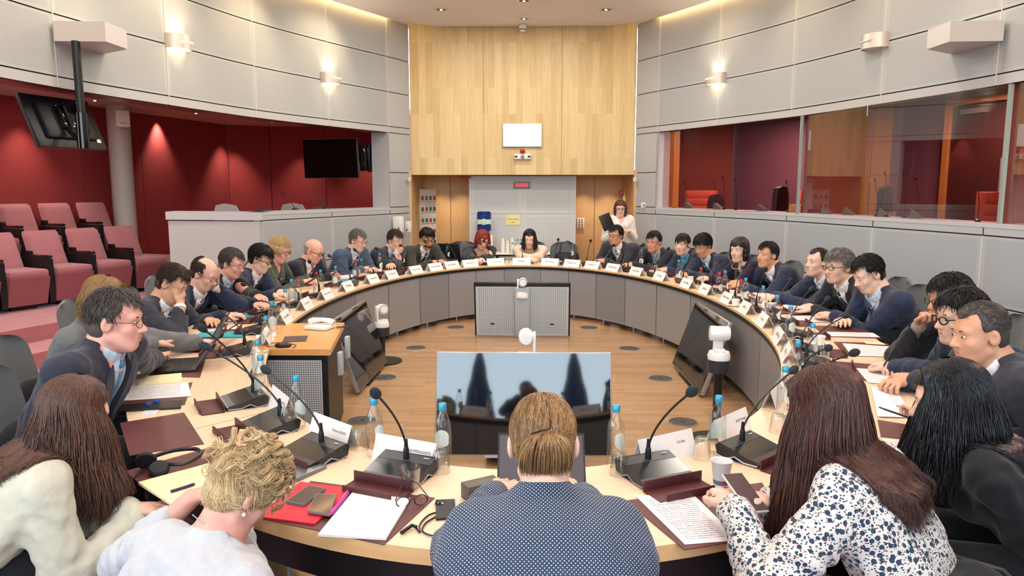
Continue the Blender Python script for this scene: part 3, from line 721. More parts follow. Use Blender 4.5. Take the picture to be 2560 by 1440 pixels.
for x in (-.05, .06): MB().lathe([(.045, 0), (.04, -.03), (.0, -.04)], 16).build('bell', M_RED, r, loc=(x, -.0, .02))
def wallbox(px, py, y, side, d, name, lb, cat, m=M_WHITE, rz=0, parts=()):
    p = aty(px, py, y); g = min(planR, key=lambda q: abs(q[1] - y)); r = empty(name, (p.x, p.y, p.z), rz); tag(r, lb, cat); MB().box((0, 0, 0), d, r=min(d) * .15).build('housing', m, r)
    for nm, c, dd, mm in parts: MB().box(c, dd, r=min(dd) * .2).build(nm, mm, r)
    return r
wallbox(996, 561, 12.02, -1, (.16, .10, .26), 'towel_dispenser', 'square white paper towel dispenser on the left wall', 'dispenser', rz=-.45, parts=(('window', (.04, -.05, -.07), (.02, .01, .05), M_BLACK),))
wallbox(1021, 567, 12.2, -1, (.085, .09, .18), 'soap_dispenser', 'small rounded white soap dispenser beside the towel box', 'dispenser', rz=-.45, parts=(('spout', (.0, -.046, -.05), (.015, .01, .04), M_BLACK),))
wallbox(1024, 449, 12.45, -1, (.05, .06, .06), 'wall_sensor', 'tiny white box sensor at the corner left of the niche', 'sensor', parts=(('eye', (0, -.03, 0), (.015, .008, .015), M_BLACK),))
wallbox(1587, 449, 12.45, 1, (.05, .06, .06), 'wall_sensor', 'tiny white box sensor at the corner right of the niche', 'sensor', parts=(('eye', (0, -.03, 0), (.015, .008, .015), M_BLACK),))
wallbox(1608, 513, 12.30, 1, (.075, .03, .09), 'wall_switch', 'white key switch on the right wall beside the booth window', 'switch', rz=.45, parts=(('key_hole', (0, -.016, 0), (.014, .006, .03), M_BLACK),))
r = empty('wall_speaker', (-6.29, 11.80, 2.88), .6); tag(r, 'small rounded white box hung on the grey column near the ceiling', 'speaker')
MB().box((0, 0, 0), (.21, .07, .27), r=.03).build('housing', M_WHITE, r); MB().box((0, -.037, -.07), (.09, .004, .02)).build('sticker', mat('orange_sticker', '#d9a23a', .5), r); MB().tube([(0, .0, .13), (.0, .01, .33)], .008, 6).build('bracket', M_WHITE, r)
# wedge brackets high on the drum
def wedge(cx, cy, cz, side, lb):
    r = empty('wall_bracket_box', (cx, cy, cz)); tag(r, lb, 'bracket')
    s = side; MB().prism([(s * .02, -.33), (s * -.42, -.30), (s * -.42, .06), (s * .02, .36)][::s], -.085, .085).build('box', mat('bracket_grey', '#c6c5c2', .4), r, smooth=False); return r
r = wedge(-4.08, 6.98, 3.16, -1, 'grey wedge-shaped box on the left wall holding the monitor pole')
wedge(4.08, 6.93, 3.13, 1, 'grey wedge-shaped empty box on the right wall above the booth glass')
# hanging monitor
c = Vector((-4.30, 6.99, 2.39)); s5, n5, u5 = screen('hanging_monitor', c, .85, sR(180 - 8.7), -.363, 'black monitor hanging from a pole, its back towards the room', 'monitor', roll=-.02, backp=False)
MB().box((0, -.055, 0), (.62, .05, .34), r=.02).build('rear_housing', m_blk, s5)
MB().box((.0, -.10, .02), (.26, .06, .22), r=.01).box((-.08, -.14, 0), (.03, .03, .30)).box((.1, -.14, 0), (.03, .03, .30)).build('mount', M_BLACKG, s5)
MB().box((.34, -.045, -.17), (.05, .006, .035)).build('sticker', M_WHITE, s5)
r = empty('monitor_pole', (-3.93, 6.68, 0)); tag(r, 'black vertical pole carrying the hanging monitor below the grey box', 'pole')
MB().tube([(0, 0, 3.08), (0, 0, 2.16)], .035, 14).build('pole', M_BLACK, r); MB().tube([(0, 0, 2.46), (0, 0, 2.15)], .05, 14).build('sleeve', M_BLACKG, r)
MB().tube([(0.0, .03, 2.22), (-.12, .12, 2.25), (-.24, .2, 2.33)], .025, 8).tube([(.0, 0, 2.17), (-.15, .2, 2.15), (-.2, .3, 2.3)], .006, 6).build('arm', M_BLACK, r)
# wall monitor in the gallery
s6, _, _ = screen('wall_monitor', Vector((-3.17, 12.32, 2.28)), 1.1, sR(-113.5), sR(-3), 'black wall monitor in the red gallery near the maple wall', 'monitor', bez=mat('bezel_thin', '#5c5c5e', .3, .4), backp=False, m=mat('display_off', '#030303', .25, spec=.2))
MB().box((-.60, -.10, .0), (.12, .08, .42), r=.01).box((-.68, -.16, 0), (.04, .12, .46), r=.01).box((-.4, -.09, 0), (.5, .05, .12)).build('wall_mount', M_BLACKG, s6)

# ------------------------------------------------------------------ conference cameras
m_cw = mat('camera_white', '#ebe9e6', .35)
def ptz(loc, rz, lb, head_rz=0, pole=None, black=True, head_z=.0, tilt=0):
    r = empty('conference_camera', loc, rz); tag(r, lb, 'video camera')
    if black: MB().lathe([(.075, 0), (.078, .01), (.078, .085), (.07, .09)], 28).build('base', mat('camera_base_dark', '#2d3236', .4), r)
    z = .09 if black else 0
    MB().lathe([(.076, z), (.078, z + .03), (.07, z + .055), (.055, z + .06), (0, z + .062)], 28).box((0, -.072, z + .022), (.05, .012, .006)).build('turntable', m_cw, r)
    MB().box((-.052, 0, z + .135), (.024, .07, .17), r=.009).box((0, 0, z + .066), (.12, .075, .02), r=.006).build('yoke', m_cw, r)
    h = MB(); R = Matrix.Translation((.005, 0, z + .185)) @ Matrix.Rotation(tilt, 4, 'X') @ Matrix.Rotation(PI / 2, 4, 'X')
    h.lathe([(0, -.07), (.04, -.068), (.05, -.055), (.052, .06), (.048, .07), (.046, .068)], 24, M=R); hd = h.build('camera_head', m_cw, r)
    MB().lathe([(.044, .055), (.043, .069), (.03, .066), (.028, .055)], 24, M=R).build('lens_ring', mat('lens_ring', '#3b4a55', .2, .5), hd)
    MB().lathe([(0, .062), (.02, .058), (.03, .05)], 20, M=R).build('lens', mat('lens_glass', '#0c2a3a', .03, spec=1), hd)
    if pole: MB().tube([(0, 0, 0), (0, 0, -pole)], .03, 12).build('pole', M_BLACK, r); MB().lathe([(.2, -pole), (.2, -pole + .015), (0, -pole + .02)], 28).build('foot', M_BLACK, r)
    return r
ptz((-1.45, 7.5, .29), sR(30), 'white conference camera on a dark base left of the parquet, behind the left screen', pole=.28, tilt=-.1)
ptz((1.38, 5.1, .52), sR(-95), 'white conference camera on a dark base in front of the right screen', pole=.51)
ptz((.0, 8.70, .51), 0, 'white conference camera on top of the far screen back, lens towards the camera', black=False, tilt=-.05)
ptz((.03, 5.0, .60), PI, 'white conference camera behind the near screen, seen from behind', black=False, pole=.59)

# ------------------------------------------------------------------ control desk at the left inside the table
r = empty('control_desk', (0, 0, 0)); tag(r, 'small control desk with a light wood top and perforated front inside the table', 'desk')
mw = wood('desk_top_wood', '#dba468', '#c98f50', plank=(3, 9), rough=.35, axis='X', var=0, grain=.8)
MB().prism([(-1.90, 4.78), (-1.27, 4.78), (-1.41, 5.76), (-1.86, 5.72)], .70, .742).build('desktop', mw, r, smooth=False)
MB().prism([(-1.86, 4.82), (-1.30, 4.82), (-1.43, 5.72), (-1.84, 5.70)], .02, .699).build('carcass', m_blk, r, smooth=False)
uvmesh('front_grille', [([(-1.78, 4.815, .12), (-1.34, 4.815, .12), (-1.34, 4.815, .66), (-1.78, 4.815, .66)], [(0, 0), (.44, 0), (.44, .54), (0, .54)], [(0, 0), (1, 0), (1, 1), (0, 1)])], perforated('desk_grille', '#b3b8ba', '#4d5256', pitch=.0155, rad=.3, border=(.02, .02)), r)
MB().box((-1.255, 4.98, .60), (.03, .06, .16), r=.004).box((-1.285, 5.32, .64), (.03, .06, .16), r=.004).build('bracket', m_gry, r)
# phone on it
p = atz(800, 822, .742); r = empty('telephone', p, sR(75)); tag(r, 'white desk telephone with handset and coiled cord on the control desk', 'telephone')
MB().box((0, 0, .016), (.15, .19, .03), r=.012).build('body', M_WHITE, r)
MB().tube([(.03, -.10, .042), (.03, -.07, .058), (.03, 0, .066), (.03, .07, .058), (.03, .10, .042)], [.026, .022, .016, .022, .026], 12).build('handset', M_WHITE, r)
MB().tube([(.03 + .006 * math.cos(k * 1.3) + .05 * math.sin(k / 60 * PI), -.12 - .07 * math.sin(k / 60 * PI) + .0, .012 + .006 * math.sin(k * 1.3)) for k in range(60)], .0035, 5).build('cord', mat('cord_grey', '#4a4d50', .5), r)
p = atz(708, 868, .742); r = empty('computer_mouse', p, sR(100)); tag(r, 'black computer mouse with a curled cable on the control desk', 'mouse')
MB().ball((0, 0, .014), (.032, .058, .02), 16).build('body', M_BLACK, r)
MB().tube(smooth([(0, .058, .008), (.02, .1, .004), (.1, .13, .004), (.14, .05, .004), (.09, -.03, .004), (.03, -.08, .004), (-.05, -.07, .004)]), .0025, 6).build('cable', M_BLACK, r)
p = atz(738, 848, .742); r = MB().box((0, 0, .002), (.16, .2, .004)).build('mouse_mat', mat('mat_dark_plum', '#55434a', .5), loc=p + Vector((0, 0, .0)), rot=(0, 0, sR(12))); tag(r, 'thin dark plum mat lying on the control desk behind the mouse', 'mat')
# things behind the camera that the glossy near screen mirrors: two draped flags on poles
for sx, lb in ((-.69, 'left'), (.74, 'right')):
    r = empty('draped_flag', (sx, -1.35, 0)); tag(r, 'furled flag on a pole with a ball top behind the camera, %s one' % lb, 'flag')
    MB().tube([(0, 0, 0), (0, 0, 2.72)], .014, 8).lathe([(.18, 0), (.18, .02), (0, .04)], 20).build('pole', M_STEEL, r)
    MB().ball((0, 0, 2.74), .035).build('finial', mat('finial_gold', '#a98a4a', .3, .8), r)
    prof = [(.02, 2.66)] + [(.05 + .26 * k / 8 + .012 * (k % 2), 2.6 - 1.5 * k / 8) for k in range(9)]
    mb = MB(); vs = []; fs = []; n = 28
    for j, (rr, z) in enumerate(prof):
        for i in range(n): a = 2 * PI * i / n; q_ = rr * (1 + .16 * math.sin(7 * a + j * .2) * min(1, j / 4)); vs.append((q_ * math.cos(a), .6 * q_ * math.sin(a), z))
    for j in range(len(prof) - 1):
        for i in range(n): fs.append((j * n + i, j * n + (i + 1) % n, (j + 1) * n + (i + 1) % n, (j + 1) * n + i))
    mb.add(vs, fs).build('flag', mat('flag_blue', '#24406e', .7), r)
# ------------------------------------------------------------------ who sits where
def on_ring(px, py, off):
    r = cray(px, py); a = AO + off; b = BO + off; A = (r.x / a) ** 2 + (r.y / b) ** 2; B = -2 * r.y * TC / b ** 2; C = (TC / b) ** 2 - 1; D = B * B - 4 * A * C
    t = (-B + math.sqrt(max(D, 0))) / (2 * A); return Vector((r.x * t, r.y * t, CAMH + r.z * t))
def at_depth(px, py, d): r = cray(px, py); t = d / r.y; return Vector((r.x * t, d, CAMH + r.z * t))
HEAD = {
 'L1': on_ring(1068, 596, .10), 'L2': on_ring(988, 600, .08), 'L3': on_ring(895, 601, .10), 'L4': on_ring(785, 627, .06), 'L5': on_ring(699, 624, .10), 'L6': on_ring(652, 647, .06),
 'L7': on_ring(580, 658, .10), 'L8': on_ring(512, 684, .04), 'L9': on_ring(432, 708, .04), 'L10': at_depth(262, 752, 4.05), 'L11': at_depth(291, 800, 3.35),
 'R1': at_depth(2448, 832, 3.45), 'R2': at_depth(2400, 792, 3.85), 'R3': at_depth(2372, 748, 4.30), 'R4': on_ring(2170, 684, .06), 'R5': on_ring(2096, 666, .06), 'R6': on_ring(2044, 656, .14),
 'R7': on_ring(1918, 637, .08), 'R8': on_ring(1848, 624, .06), 'R9': on_ring(1757, 614, .04), 'R10': on_ring(1706, 610, .04), 'R11': on_ring(1634, 604, .08), 'R12': on_ring(1539, 588, .10),
 'F1': on_ring(1206, 599, .0), 'F2': on_ring(1324, 597, .06),
 'N1': at_depth(190, 1036, 2.45), 'N2': at_depth(604, 1228, 2.04), 'N3': at_depth(1357, 1108, 1.95), 'N4': at_depth(2062, 1028, 2.20), 'N5': at_depth(2375, 1000, 2.45)}
WHO = {'L1': 'the bearded man in the olive suit', 'L2': 'the man resting his chin on his hand', 'L3': 'the grey-haired man in blue-grey', 'L4': 'the bald man with black glasses', 'L5': 'the blonde woman in the green blouse',
 'L6': 'the young man with the dark red tie', 'L7': 'the grey-haired man with a striped tie', 'L8': 'the balding man with the purple tie', 'L9': 'the man covering his eyes', 'L10': 'the typing woman in a grey cardigan',
 'L11': 'the large man at the left laptop', 'R1': 'the large crew-cut man at right', 'R2': 'the thick-haired man in dark-rimmed glasses', 'R3': 'the half-hidden man raising a fist', 'R4': 'the young man writing with a badge',
 'R5': 'the smiling grey-haired man in glasses', 'R6': 'the short-haired man leaning back', 'R7': 'the badge-wearing man with raised elbow', 'R8': 'the woman with the black bob', 'R9': 'the thick-haired man bowing his head',
 'R10': 'the woman with the black ponytail', 'R11': 'the man with thin glasses at right', 'R12': 'the man below the standing woman', 'F1': 'the red-haired woman', 'F2': 'the long-haired woman in cream',
 'N1': 'the woman in the white jacket', 'N2': 'the curly blonde woman', 'N3': 'the bun-haired woman', 'N4': 'the woman in the leaf-print blouse', 'N5': 'the woman in the black jacket'}
EMPTY = {'the empty place with the handbag': atz(1440, 650, TZ), 'the empty place beside the red-haired woman': atz(1150, 655, TZ), 'the empty place with a bare pad': atz(450, 1090, TZ), 'the empty place at right': atz(2120, 830, TZ), 'the empty place with papers at left': atz(420, 990, TZ)}
SEATS = [(WHO[k], ET(HEAD[k])) for k in HEAD] + [(k, ET(v)) for k, v in EMPTY.items()]
def who_at(p):
    t = ET(p); q = EP(t, .9); return min(SEATS, key=lambda s: (EP(s[1], .9) - q).length)[0]
REG = {}     # kind -> list of (object, who, position) to finish the labels
def later(kind, o, p, look, cat, group, rel='before'):
    REG.setdefault((kind, look), []).append((o, who_at(p), Vector(p), cat, group, rel))
def finish_labels():
    for (kind, look), L in REG.items():
        by = {}
        for r in L: by.setdefault(r[1], []).append(r)
        for who, rs in by.items():
            rs.sort(key=lambda r: r[2].x)
            words = {1: [''], 2: ['left ', 'right '], 3: ['leftmost ', 'middle ', 'rightmost '], 4: ['leftmost ', 'second left ', 'third left ', 'rightmost ']}.get(len(rs), ['leftmost '] + ['%s ' % w for w in ('second', 'third', 'fourth', 'fifth', 'sixth')[:len(rs) - 1]])
            for w_, r in zip(words, rs):
                lb = '%s%s %s %s' % (w_, look, r[5], who); W_ = lb.split()
                r[0]['label'] = ' '.join(W_[:16]); r[0]['category'] = r[3]
                if r[4]: r[0]['group'] = r[4]

# ------------------------------------------------------------------ place cards
m_card = mat('card_white', '#eceae8', .5)
def card(px, py, txt, w=.25, both=False, near=False):
    p = atz(px, py, TZ); t = ET(p, .1); q = EP(t, .075 if not near else .052); n = ENORM(t, .1)
    r = empty('place_card', (q.x, q.y, TZ), face(n)); h = .098; d = .05 if not near else .036
    mb = MB(); e = .0009
    for s in (-1, 1):
        mb.add([(-w / 2, s * d, 0), (w / 2, s * d, 0), (w / 2, 0, h), (-w / 2, 0, h), (-w / 2, s * (d - .002), 0), (w / 2, s * (d - .002), 0), (w / 2, 0, h - .004), (-w / 2, 0, h - .004)], [(0, 1, 2, 3), (4, 5, 6, 7), (0, 4, 7, 3), (1, 5, 6, 2), (0, 1, 5, 4)])
    mb.build('folded_card', m_card, r, smooth=False)
    a = math.atan2(h, d); sz = .032 if len(txt) < 10 else .026 if len(txt) < 14 else .02
    text(txt, sz, 'name', M_INK, r, (0, -d * .46 - .0012, h * .54 + .0006), (a, 0, 0)).rotation_euler = (a, 0, 0)
    if near: text(txt, .015, 'name', M_INK, r, (-.07, d * .40 + .0012, h * .60), (a, 0, PI))
    later('card', r, q, 'white folded place card', 'place card', 'place cards on the inner table edge')
    return r
for a in ((781, 772, 'Olivier GUITTON'), (812, 747, 'Gerassimos THOMAS'), (850, 725, 'NI Yaping'), (908, 704, 'Dita JUZELENAITE'), (958, 692, 'Sara PIETRZAK'), (1018, 678, 'Matthias PETSCHKE'), (1068, 669, 'Tibor NAVARRE'), (1112, 663, 'Jan HYBASEK'),
          (1163, 659, 'Lukasz LITWSKI'), (1233, 656, 'Maryut IWANOWEN'), (1304, 655, 'REN Jie'), (1381, 656, 'MA Chao'), (1443, 658, 'WANG Xu'), (1497, 664, 'WANG Yi'), (1548, 673, 'ZHOU Hua'), (1604, 685, 'GUO Peng'), (1656, 700, 'YU Meng'),
          (1712, 720, 'ZHU Bing'), (1762, 735, 'CAI Run'), (1805, 758, 'WANG Wentao'), (1850, 782, 'LING Ji'), (1885, 812, 'LI Yongjie'), (1908, 850, 'CHEN Ning'), (1930, 890, 'LIU Fang'), (734, 805, 'Maria ALVAREZ'), (704, 850, 'Oliver MULLER'), (692, 915, 'Piotr NOWAK')): card(*a)
for a in ((700, 1025, 'Emma SMITH'), (845, 1090, 'Simona DENITE'), (1040, 1120, 'Julia MISIUNAITE'), (1640, 1118, 'LIU Bin'), (1815, 1080, 'ZHAO Mengru'), (1930, 1000, 'SUN Lei'), (1938, 945, 'HE Yan')): card(a[0], a[1], a[2], w=.28, near=True)

# ------------------------------------------------------------------ bottles
m_glass = mat('clear_glass', '#f2f7f6', 0.02, trans=1.0, ior=1.2, spec=.5)
nt, b = nodes_of(m_glass)      # thin clear glass: mostly see-through, bright glancing reflections
tr = N(nt, 'ShaderNodeBsdfTransparent'); tr.inputs[0].default_value = (0.975, 0.985, 0.982, 1); gs = N(nt, 'ShaderNodeBsdfGlossy'); gs.inputs['Roughness'].default_value = 0.03
lw = N(nt, 'ShaderNodeLayerWeight'); lw.inputs[0].default_value = .32; mx = N(nt, 'ShaderNodeMixShader'); f_ = math_n(nt, 'MULTIPLY_ADD', lw.outputs['Facing'], .5, .05)
nt.links.new(f_, mx.inputs[0]); nt.links.new(tr.outputs[0], mx.inputs[1]); nt.links.new(gs.outputs[0], mx.inputs[2]); nt.links.new(mx.outputs[0], [n for n in nt.nodes if n.type == 'OUTPUT_MATERIAL'][0].inputs[0])
m_cap = {'blue': mat('cap_blue', '#3fa0c4', .3, .3), 'red': mat('cap_red', '#c8203c', .35), 'green': mat('cap_green', '#3f9a86', .4)}
m_lab = mat('bottle_label', '#dfe9e2', .6); m_lab2 = mat('label_silver', '#9aa0a6', .3, .6)
def bottle_proto(cap):
    r = empty('water_bottle')
    MB().lathe([(0, .004), (.028, 0), (.0335, .006), (.0335, .135), (.031, .16), (.022, .188), (.0145, .202), (.0128, .215)], 24).build('glass', m_glass, r)
    MB().lathe([(.0152, .213), (.0158, .216), (.0158, .236), (.014, .239), (0, .239)], 20).build('cap', m_cap[cap], r)
    vs = []; n = 9; R = .0342
    for i in range(n): a = -1.0 + 2.0 * i / (n - 1) + PI / 2; hh = .036 * math.sqrt(max(0, 1 - ((i - 4) / 4.6) ** 2)); vs += [(R * math.cos(a), R * math.sin(a), .085 - hh), (R * math.cos(a), R * math.sin(a), .085 + hh)]
    MB().add(vs, [(2 * i, 2 * i + 2, 2 * i + 3, 2 * i + 1) for i in range(n - 1)]).build('label', m_lab, r)
    vs = []; R = .0346
    for i in range(5): a = -.3 + .6 * i / 4 + PI / 2; hh = .026 * (1 - abs(i - 2) / 2.6); vs += [(R * math.cos(a), R * math.sin(a), .075 - hh), (R * math.cos(a), R * math.sin(a), .10)]
    MB().add(vs, [(2 * i, 2 * i + 2, 2 * i + 3, 2 * i + 1) for i in range(4)]).build('emblem', m_lab2, r)
    return Proto(r)
BP = {c: bottle_proto(c) for c in ('blue', 'red', 'green')}
BOT = [(745, 1072), (938, 1143), (1108, 1160), (1538, 1166), (1792, 1136), (656, 1008), (648, 962), (668, 884), (683, 836), (716, 798), (731, 766), (747, 768, 'red'), (792, 744, 'red'), (803, 736), (840, 724), (889, 704, 'red'), (905, 700), (950, 683), (1007, 668), (1061, 660), (1119, 653), (1187, 656),
       (1281, 648), (1358, 648), (1433, 650), (1546, 662), (1604, 671), (1636, 688), (1696, 704), (1751, 728, 'red'), (1796, 744, 'red'), (1811, 738), (1850, 768, 'red'), (1862, 762), (1905, 787), (1940, 817), (1973, 852), (2027, 908), (1990, 962), (1958, 1044)]
for bb in BOT:
    c = bb[2] if len(bb) > 2 else 'blue'; p = atz(bb[0], bb[1] - 3, TZ); rz = random.uniform(-1.2, 1.2) + (0 if p.y < 3.2 else PI * (.5 if p.x < 0 else -.5) * (1 if p.y < 9 else 2))
    o = BP[c].put((p.x, p.y, TZ), rz, scale=1.0); later('bottle', o, p, '%s-capped glass bottle' % c, 'water bottle', 'water bottles on the oval table')
for k, (x, s) in enumerate(((-.08, 'left'), (-.02, 'right'))):
    o = BP['green'].put((x + .0, 12.25, .723), 0, 'green-capped water bottle on the side table, %s of the pair' % s, 'green-capped bottles on the side table'); o['category'] = 'water bottle'

# ------------------------------------------------------------------ tumblers and cups
def glass_proto(up, water=False):
    r = empty('drinking_glass'); f = (lambda z: z) if up else (lambda z: .082 - z)
    MB().lathe([(0, f(.001)), (.024, f(0)), (.027, f(.012)), (.029, f(.02)), (.036, f(.08)), (.0345, f(.08)), (.0275, f(.022)), (.024, f(.012)), (0, f(.012))], 24).build('glass', m_glass, r)
    if water: MB().lathe([(0, .013), (.0255, .014), (.031, .045), (0, .045)], 20).build('water', m_glass, r)
    return Proto(r)
GP = {0: glass_proto(False), 1: glass_proto(True, True)}
for x, y, up in ((716, 1063, 0), (899, 1122, 0), (1101, 1180, 0), (1027, 1224, 1), (1548, 1186, 0), (1754, 1146, 0), (1944, 1080, 0), (1966, 884, 0), (1942, 838, 0), (1912, 796, 0), (2061, 898, 1), (1267, 658, 0), (1346, 658, 0), (1415, 659, 0), (1886, 768, 1)):
    p = atz(x, y, TZ); o = GP[up].put((p.x, p.y, TZ), 0, scale=1.05); later('glass', o, p, 'upturned clear tumbler' if not up else 'upright tumbler of water', 'drinking glass', 'tumblers on the oval table')
m_cup = mat('cup_white', '#efece6', .4)
cp = empty('paper_cup'); MB().lathe([(0, .002), (.026, 0), (.037, .09), (.039, .092), (.036, .09), (.025, .006), (0, .006)], 24).build('cup', m_cup, cp)
MB().lathe([(.0272, .006), (.0292, .024)], 24).build('printed_band', mat('cup_band', '#b0406a', .5, col2='#2f8fb0', scale=40), cp); CPP = Proto(cp)
for x, y in ((1802, 1212), (1725, 712)):
    p = atz(x, y, TZ); o = CPP.put((p.x, p.y, TZ), 2.2); later('cup', o, p, 'white paper cup', 'cup', None)
cc = empty('coffee_cup'); MB().lathe([(0, .002), (.022, 0), (.038, .05), (.04, .06), (.037, .06), (.02, .008), (0, .008)], 24).build('cup', m_cup, cc); MB().tube([(.036, 0, .05), (.056, 0, .045), (.052, 0, .02), (.03, 0, .018)], .004, 6).build('handle', m_cup, cc)
MB().lathe([(0, -.002), (.05, -.001), (.068, .008), (.05, .003), (0, .002)], 24).build('saucer', m_cup, cc); CC = Proto(cc)
for x, y in ((1700, 700), (1833, 742), (1838, 765), (1928, 775), (2048, 862)):
    p = atz(x, y, TZ); o = CC.put((p.x, p.y, TZ + .003), 1.0); later('coffee', o, p, 'white coffee cup', 'cup', 'coffee cups on the right side')

# ------------------------------------------------------------------ microphone consoles with leather trays
m_con = mat('console_dark_gloss', '#24272a', .18, .2, spec=.6); m_lea = mat('tray_leather', '#54282a', .45, noise=.1, scale=20, bump=.2, bscale=300); m_cond = mat('console_grey_band', '#3c3f43', .3, .2)
cb = MB(); cb.prism([(0, 0)] * 0 or [(-.1, .062), (.1, .062), (.1, .09), (-.1, .09)], 0, .001)
def console_proto():
    r = empty('microphone_console')
    mb = MB(); w = .115      # local +Y = towards the sitter
    prof = [(-.10, .045), (-.085, .058), (.095, .016), (.10, .008), (.02, .002), (-.02, .014), (-.06, .004), (-.09, .010)]
    vs = [(s * w * (1.0 if s < 0 else 1.0), y, z) for s in (-1, 1) for y, z in prof]; n = len(prof)
    mb.add(vs, [tuple(range(n))[::-1], tuple(range(n, 2 * n))] + [(i, (i + 1) % n, n + (i + 1) % n, n + i) for i in range(n)]).build('console', m_con, r, smooth=False)
    mb = MB()
    for z0, y0, y1 in ((0, -.078, -.03), (0, .06, .088)):
        f = lambda y: .0588 - (y + .085) * (.042 / .18)
        mb.add([(-w * .98, y0, f(y0)), (w * .98, y0, f(y0)), (w * .98, y1, f(y1)), (-w * .98, y1, f(y1))], [(0, 1, 2, 3)])
    mb.build('panel', m_cond, r, smooth=False)
    for sx in (-1, 1): MB().tube([(sx * .1155, -.09, .008), (sx * .1155, -.05, .0), (sx * .1155, -.01, .018), (sx * .1155, .03, .004), (sx * .1155, .09, .006)], .003, 5).build('side_rail', M_STEEL, r)
    MB().box((0, 0, -.0), (.225, .17, .003)).build('plinth', mat('plinth_grey', '#4c545a', .5), r)
    MB().box((-.08, -.062, .0565), (.022, .004, .001)).build('brand_mark', M_WHITE, r)
    MB().lathe([(.0, .05), (.012, .05), (.011, .085), (.008, .095), (0, .095)], 12).build('socket', M_BLACK, r).location = (0, -.05, -.0)
    return Proto(r)
CO = console_proto()
tr_ = empty('leather_tray'); MB().box((0, 0, .004), (.25, .105, .006), r=.002).box((0, -.05, .022), (.25, .006, .042), r=.002).box((0, .055, .016), (.20, .006, .03), r=.002).build('tray', m_lea, tr_)
TR = Proto(tr_)
def mic(bx, by, hx, hy, tray=True, L=.42, ctn=True, dz=0, ringc=None):
    p = atz(bx, by, TZ + (.075 if by > 900 else .03)); t = ET(p, .35); f_ = min(.46, max(.175 if by > 900 else .20, (p.xy - EP(t, 0).xy).length / (EP(t, 1) - EP(t, 0)).length)); p = EP(t, f_); p.z = TZ; n = ENORM(t, .35); yaw = face(n)
    if ctn:
        c = p + n * .05; o = CO.put((c.x, c.y, TZ + .002), yaw); later('console', o, p, 'dark microphone console', 'microphone console', 'microphone consoles on the oval table')
        if tray:
            c2 = p + n * .208; o = TR.put((c2.x, c2.y, TZ), yaw); later('tray', o, p, 'dark red leather tray', 'tray', 'leather trays on the oval table')
    z0 = TZ + .098; b0 = Vector((p.x, p.y, z0)); ry = cray(hx, hy); best = None
    for k in range(60):      # point of the sight line whose distance from the socket is the neck's length
        z = .86 + k * .012; q = ry * ((z - CAMH) / ry.z) + Vector((0, 0, CAMH)); e_ = abs((q - b0).length - L)
        if best is None or e_ < best[0]: best = (e_, q)
    h = best[1]; r = empty('gooseneck_microphone', b0); h = h - b0
    d = h.normalized(); k1 = Vector((0, 0, .12)) * .8; pts = []
    for i in range(13):
        s = i / 12; pts.append(k1 * (2 * s * (1 - s)) + h * (s * s) + h * (.0) if False else (Vector((0, 0, 0)) * (1 - s) ** 2 + (Vector((0, 0, .07)) + h * .16) * 2 * s * (1 - s) + h * s * s))
    MB().tube([(0, 0, -.01), (0, 0, .03)], [.0085, .006], 10).build('collar', M_BLACK, r)
    MB().tube(pts, .0042, 8).build('neck', mat('neck_black', '#1b1c1f', .4), r)
    e_ = (pts[-1] - pts[-2]).normalized()
    MB().tube([h - e_ * .012, h, h + e_ * .014, h + e_ * .03, h + e_ * .048, h + e_ * .058], [.006, .0125, .0175, .0185, .0135, .004], 12).build('foam_head', mat('mic_foam', '#1f2a30', .9), r)
    if ringc: MB().tube([h - e_ * .022, h - e_ * .012], .0085, 10).build('light_ring', mat('ring_red_light', '#ff2030', .4, emit='#ff2030', estr=1.5), r)
    later('mic', r, p, 'black gooseneck microphone', 'microphone', 'gooseneck microphones on the oval table')
for a in ((1018, 1115, 944, 989), (795, 1088, 672, 930), (690, 1020, 524, 872), (1630, 1130, 1722, 985), (1862, 1085, 1978, 930)): mic(*a)
for a in ((650, 955, 513, 826), (650, 862, 540, 771), (735, 812, 555, 835), (678, 776, 613, 712), (744, 790, 634, 752)): mic(*a, L=.46 if a[0] < 700 else .40)
for a in ((782, 758, 702, 697, True, .40, True, 0, 1), (833, 738, 775, 657, True, .42, True, 0, 1), (885, 712, 827, 642), (938, 697, 890, 627), (990, 684, 945, 624), (1042, 672, 1004, 615), (1092, 666, 1064, 606), (1140, 660, 1120, 612, False), (1222, 657, 1211, 604), (1306, 655, 1304, 610), (1388, 656, 1395, 601), (1467, 660, 1476, 604),
          (1522, 666, 1533, 615), (1575, 675, 1605, 614), (1632, 690, 1669, 624), (1690, 707, 1735, 639), (1740, 728, 1800, 655), (1786, 748, 1855, 671), (1832, 770, 1912, 678), (1880, 795, 1974, 702), (1918, 822, 2025, 725), (1948, 858, 2065, 750), (1985, 890, 2110, 792), (2000, 930, 2067, 871), (2010, 975, 2127, 885)): mic(*a)

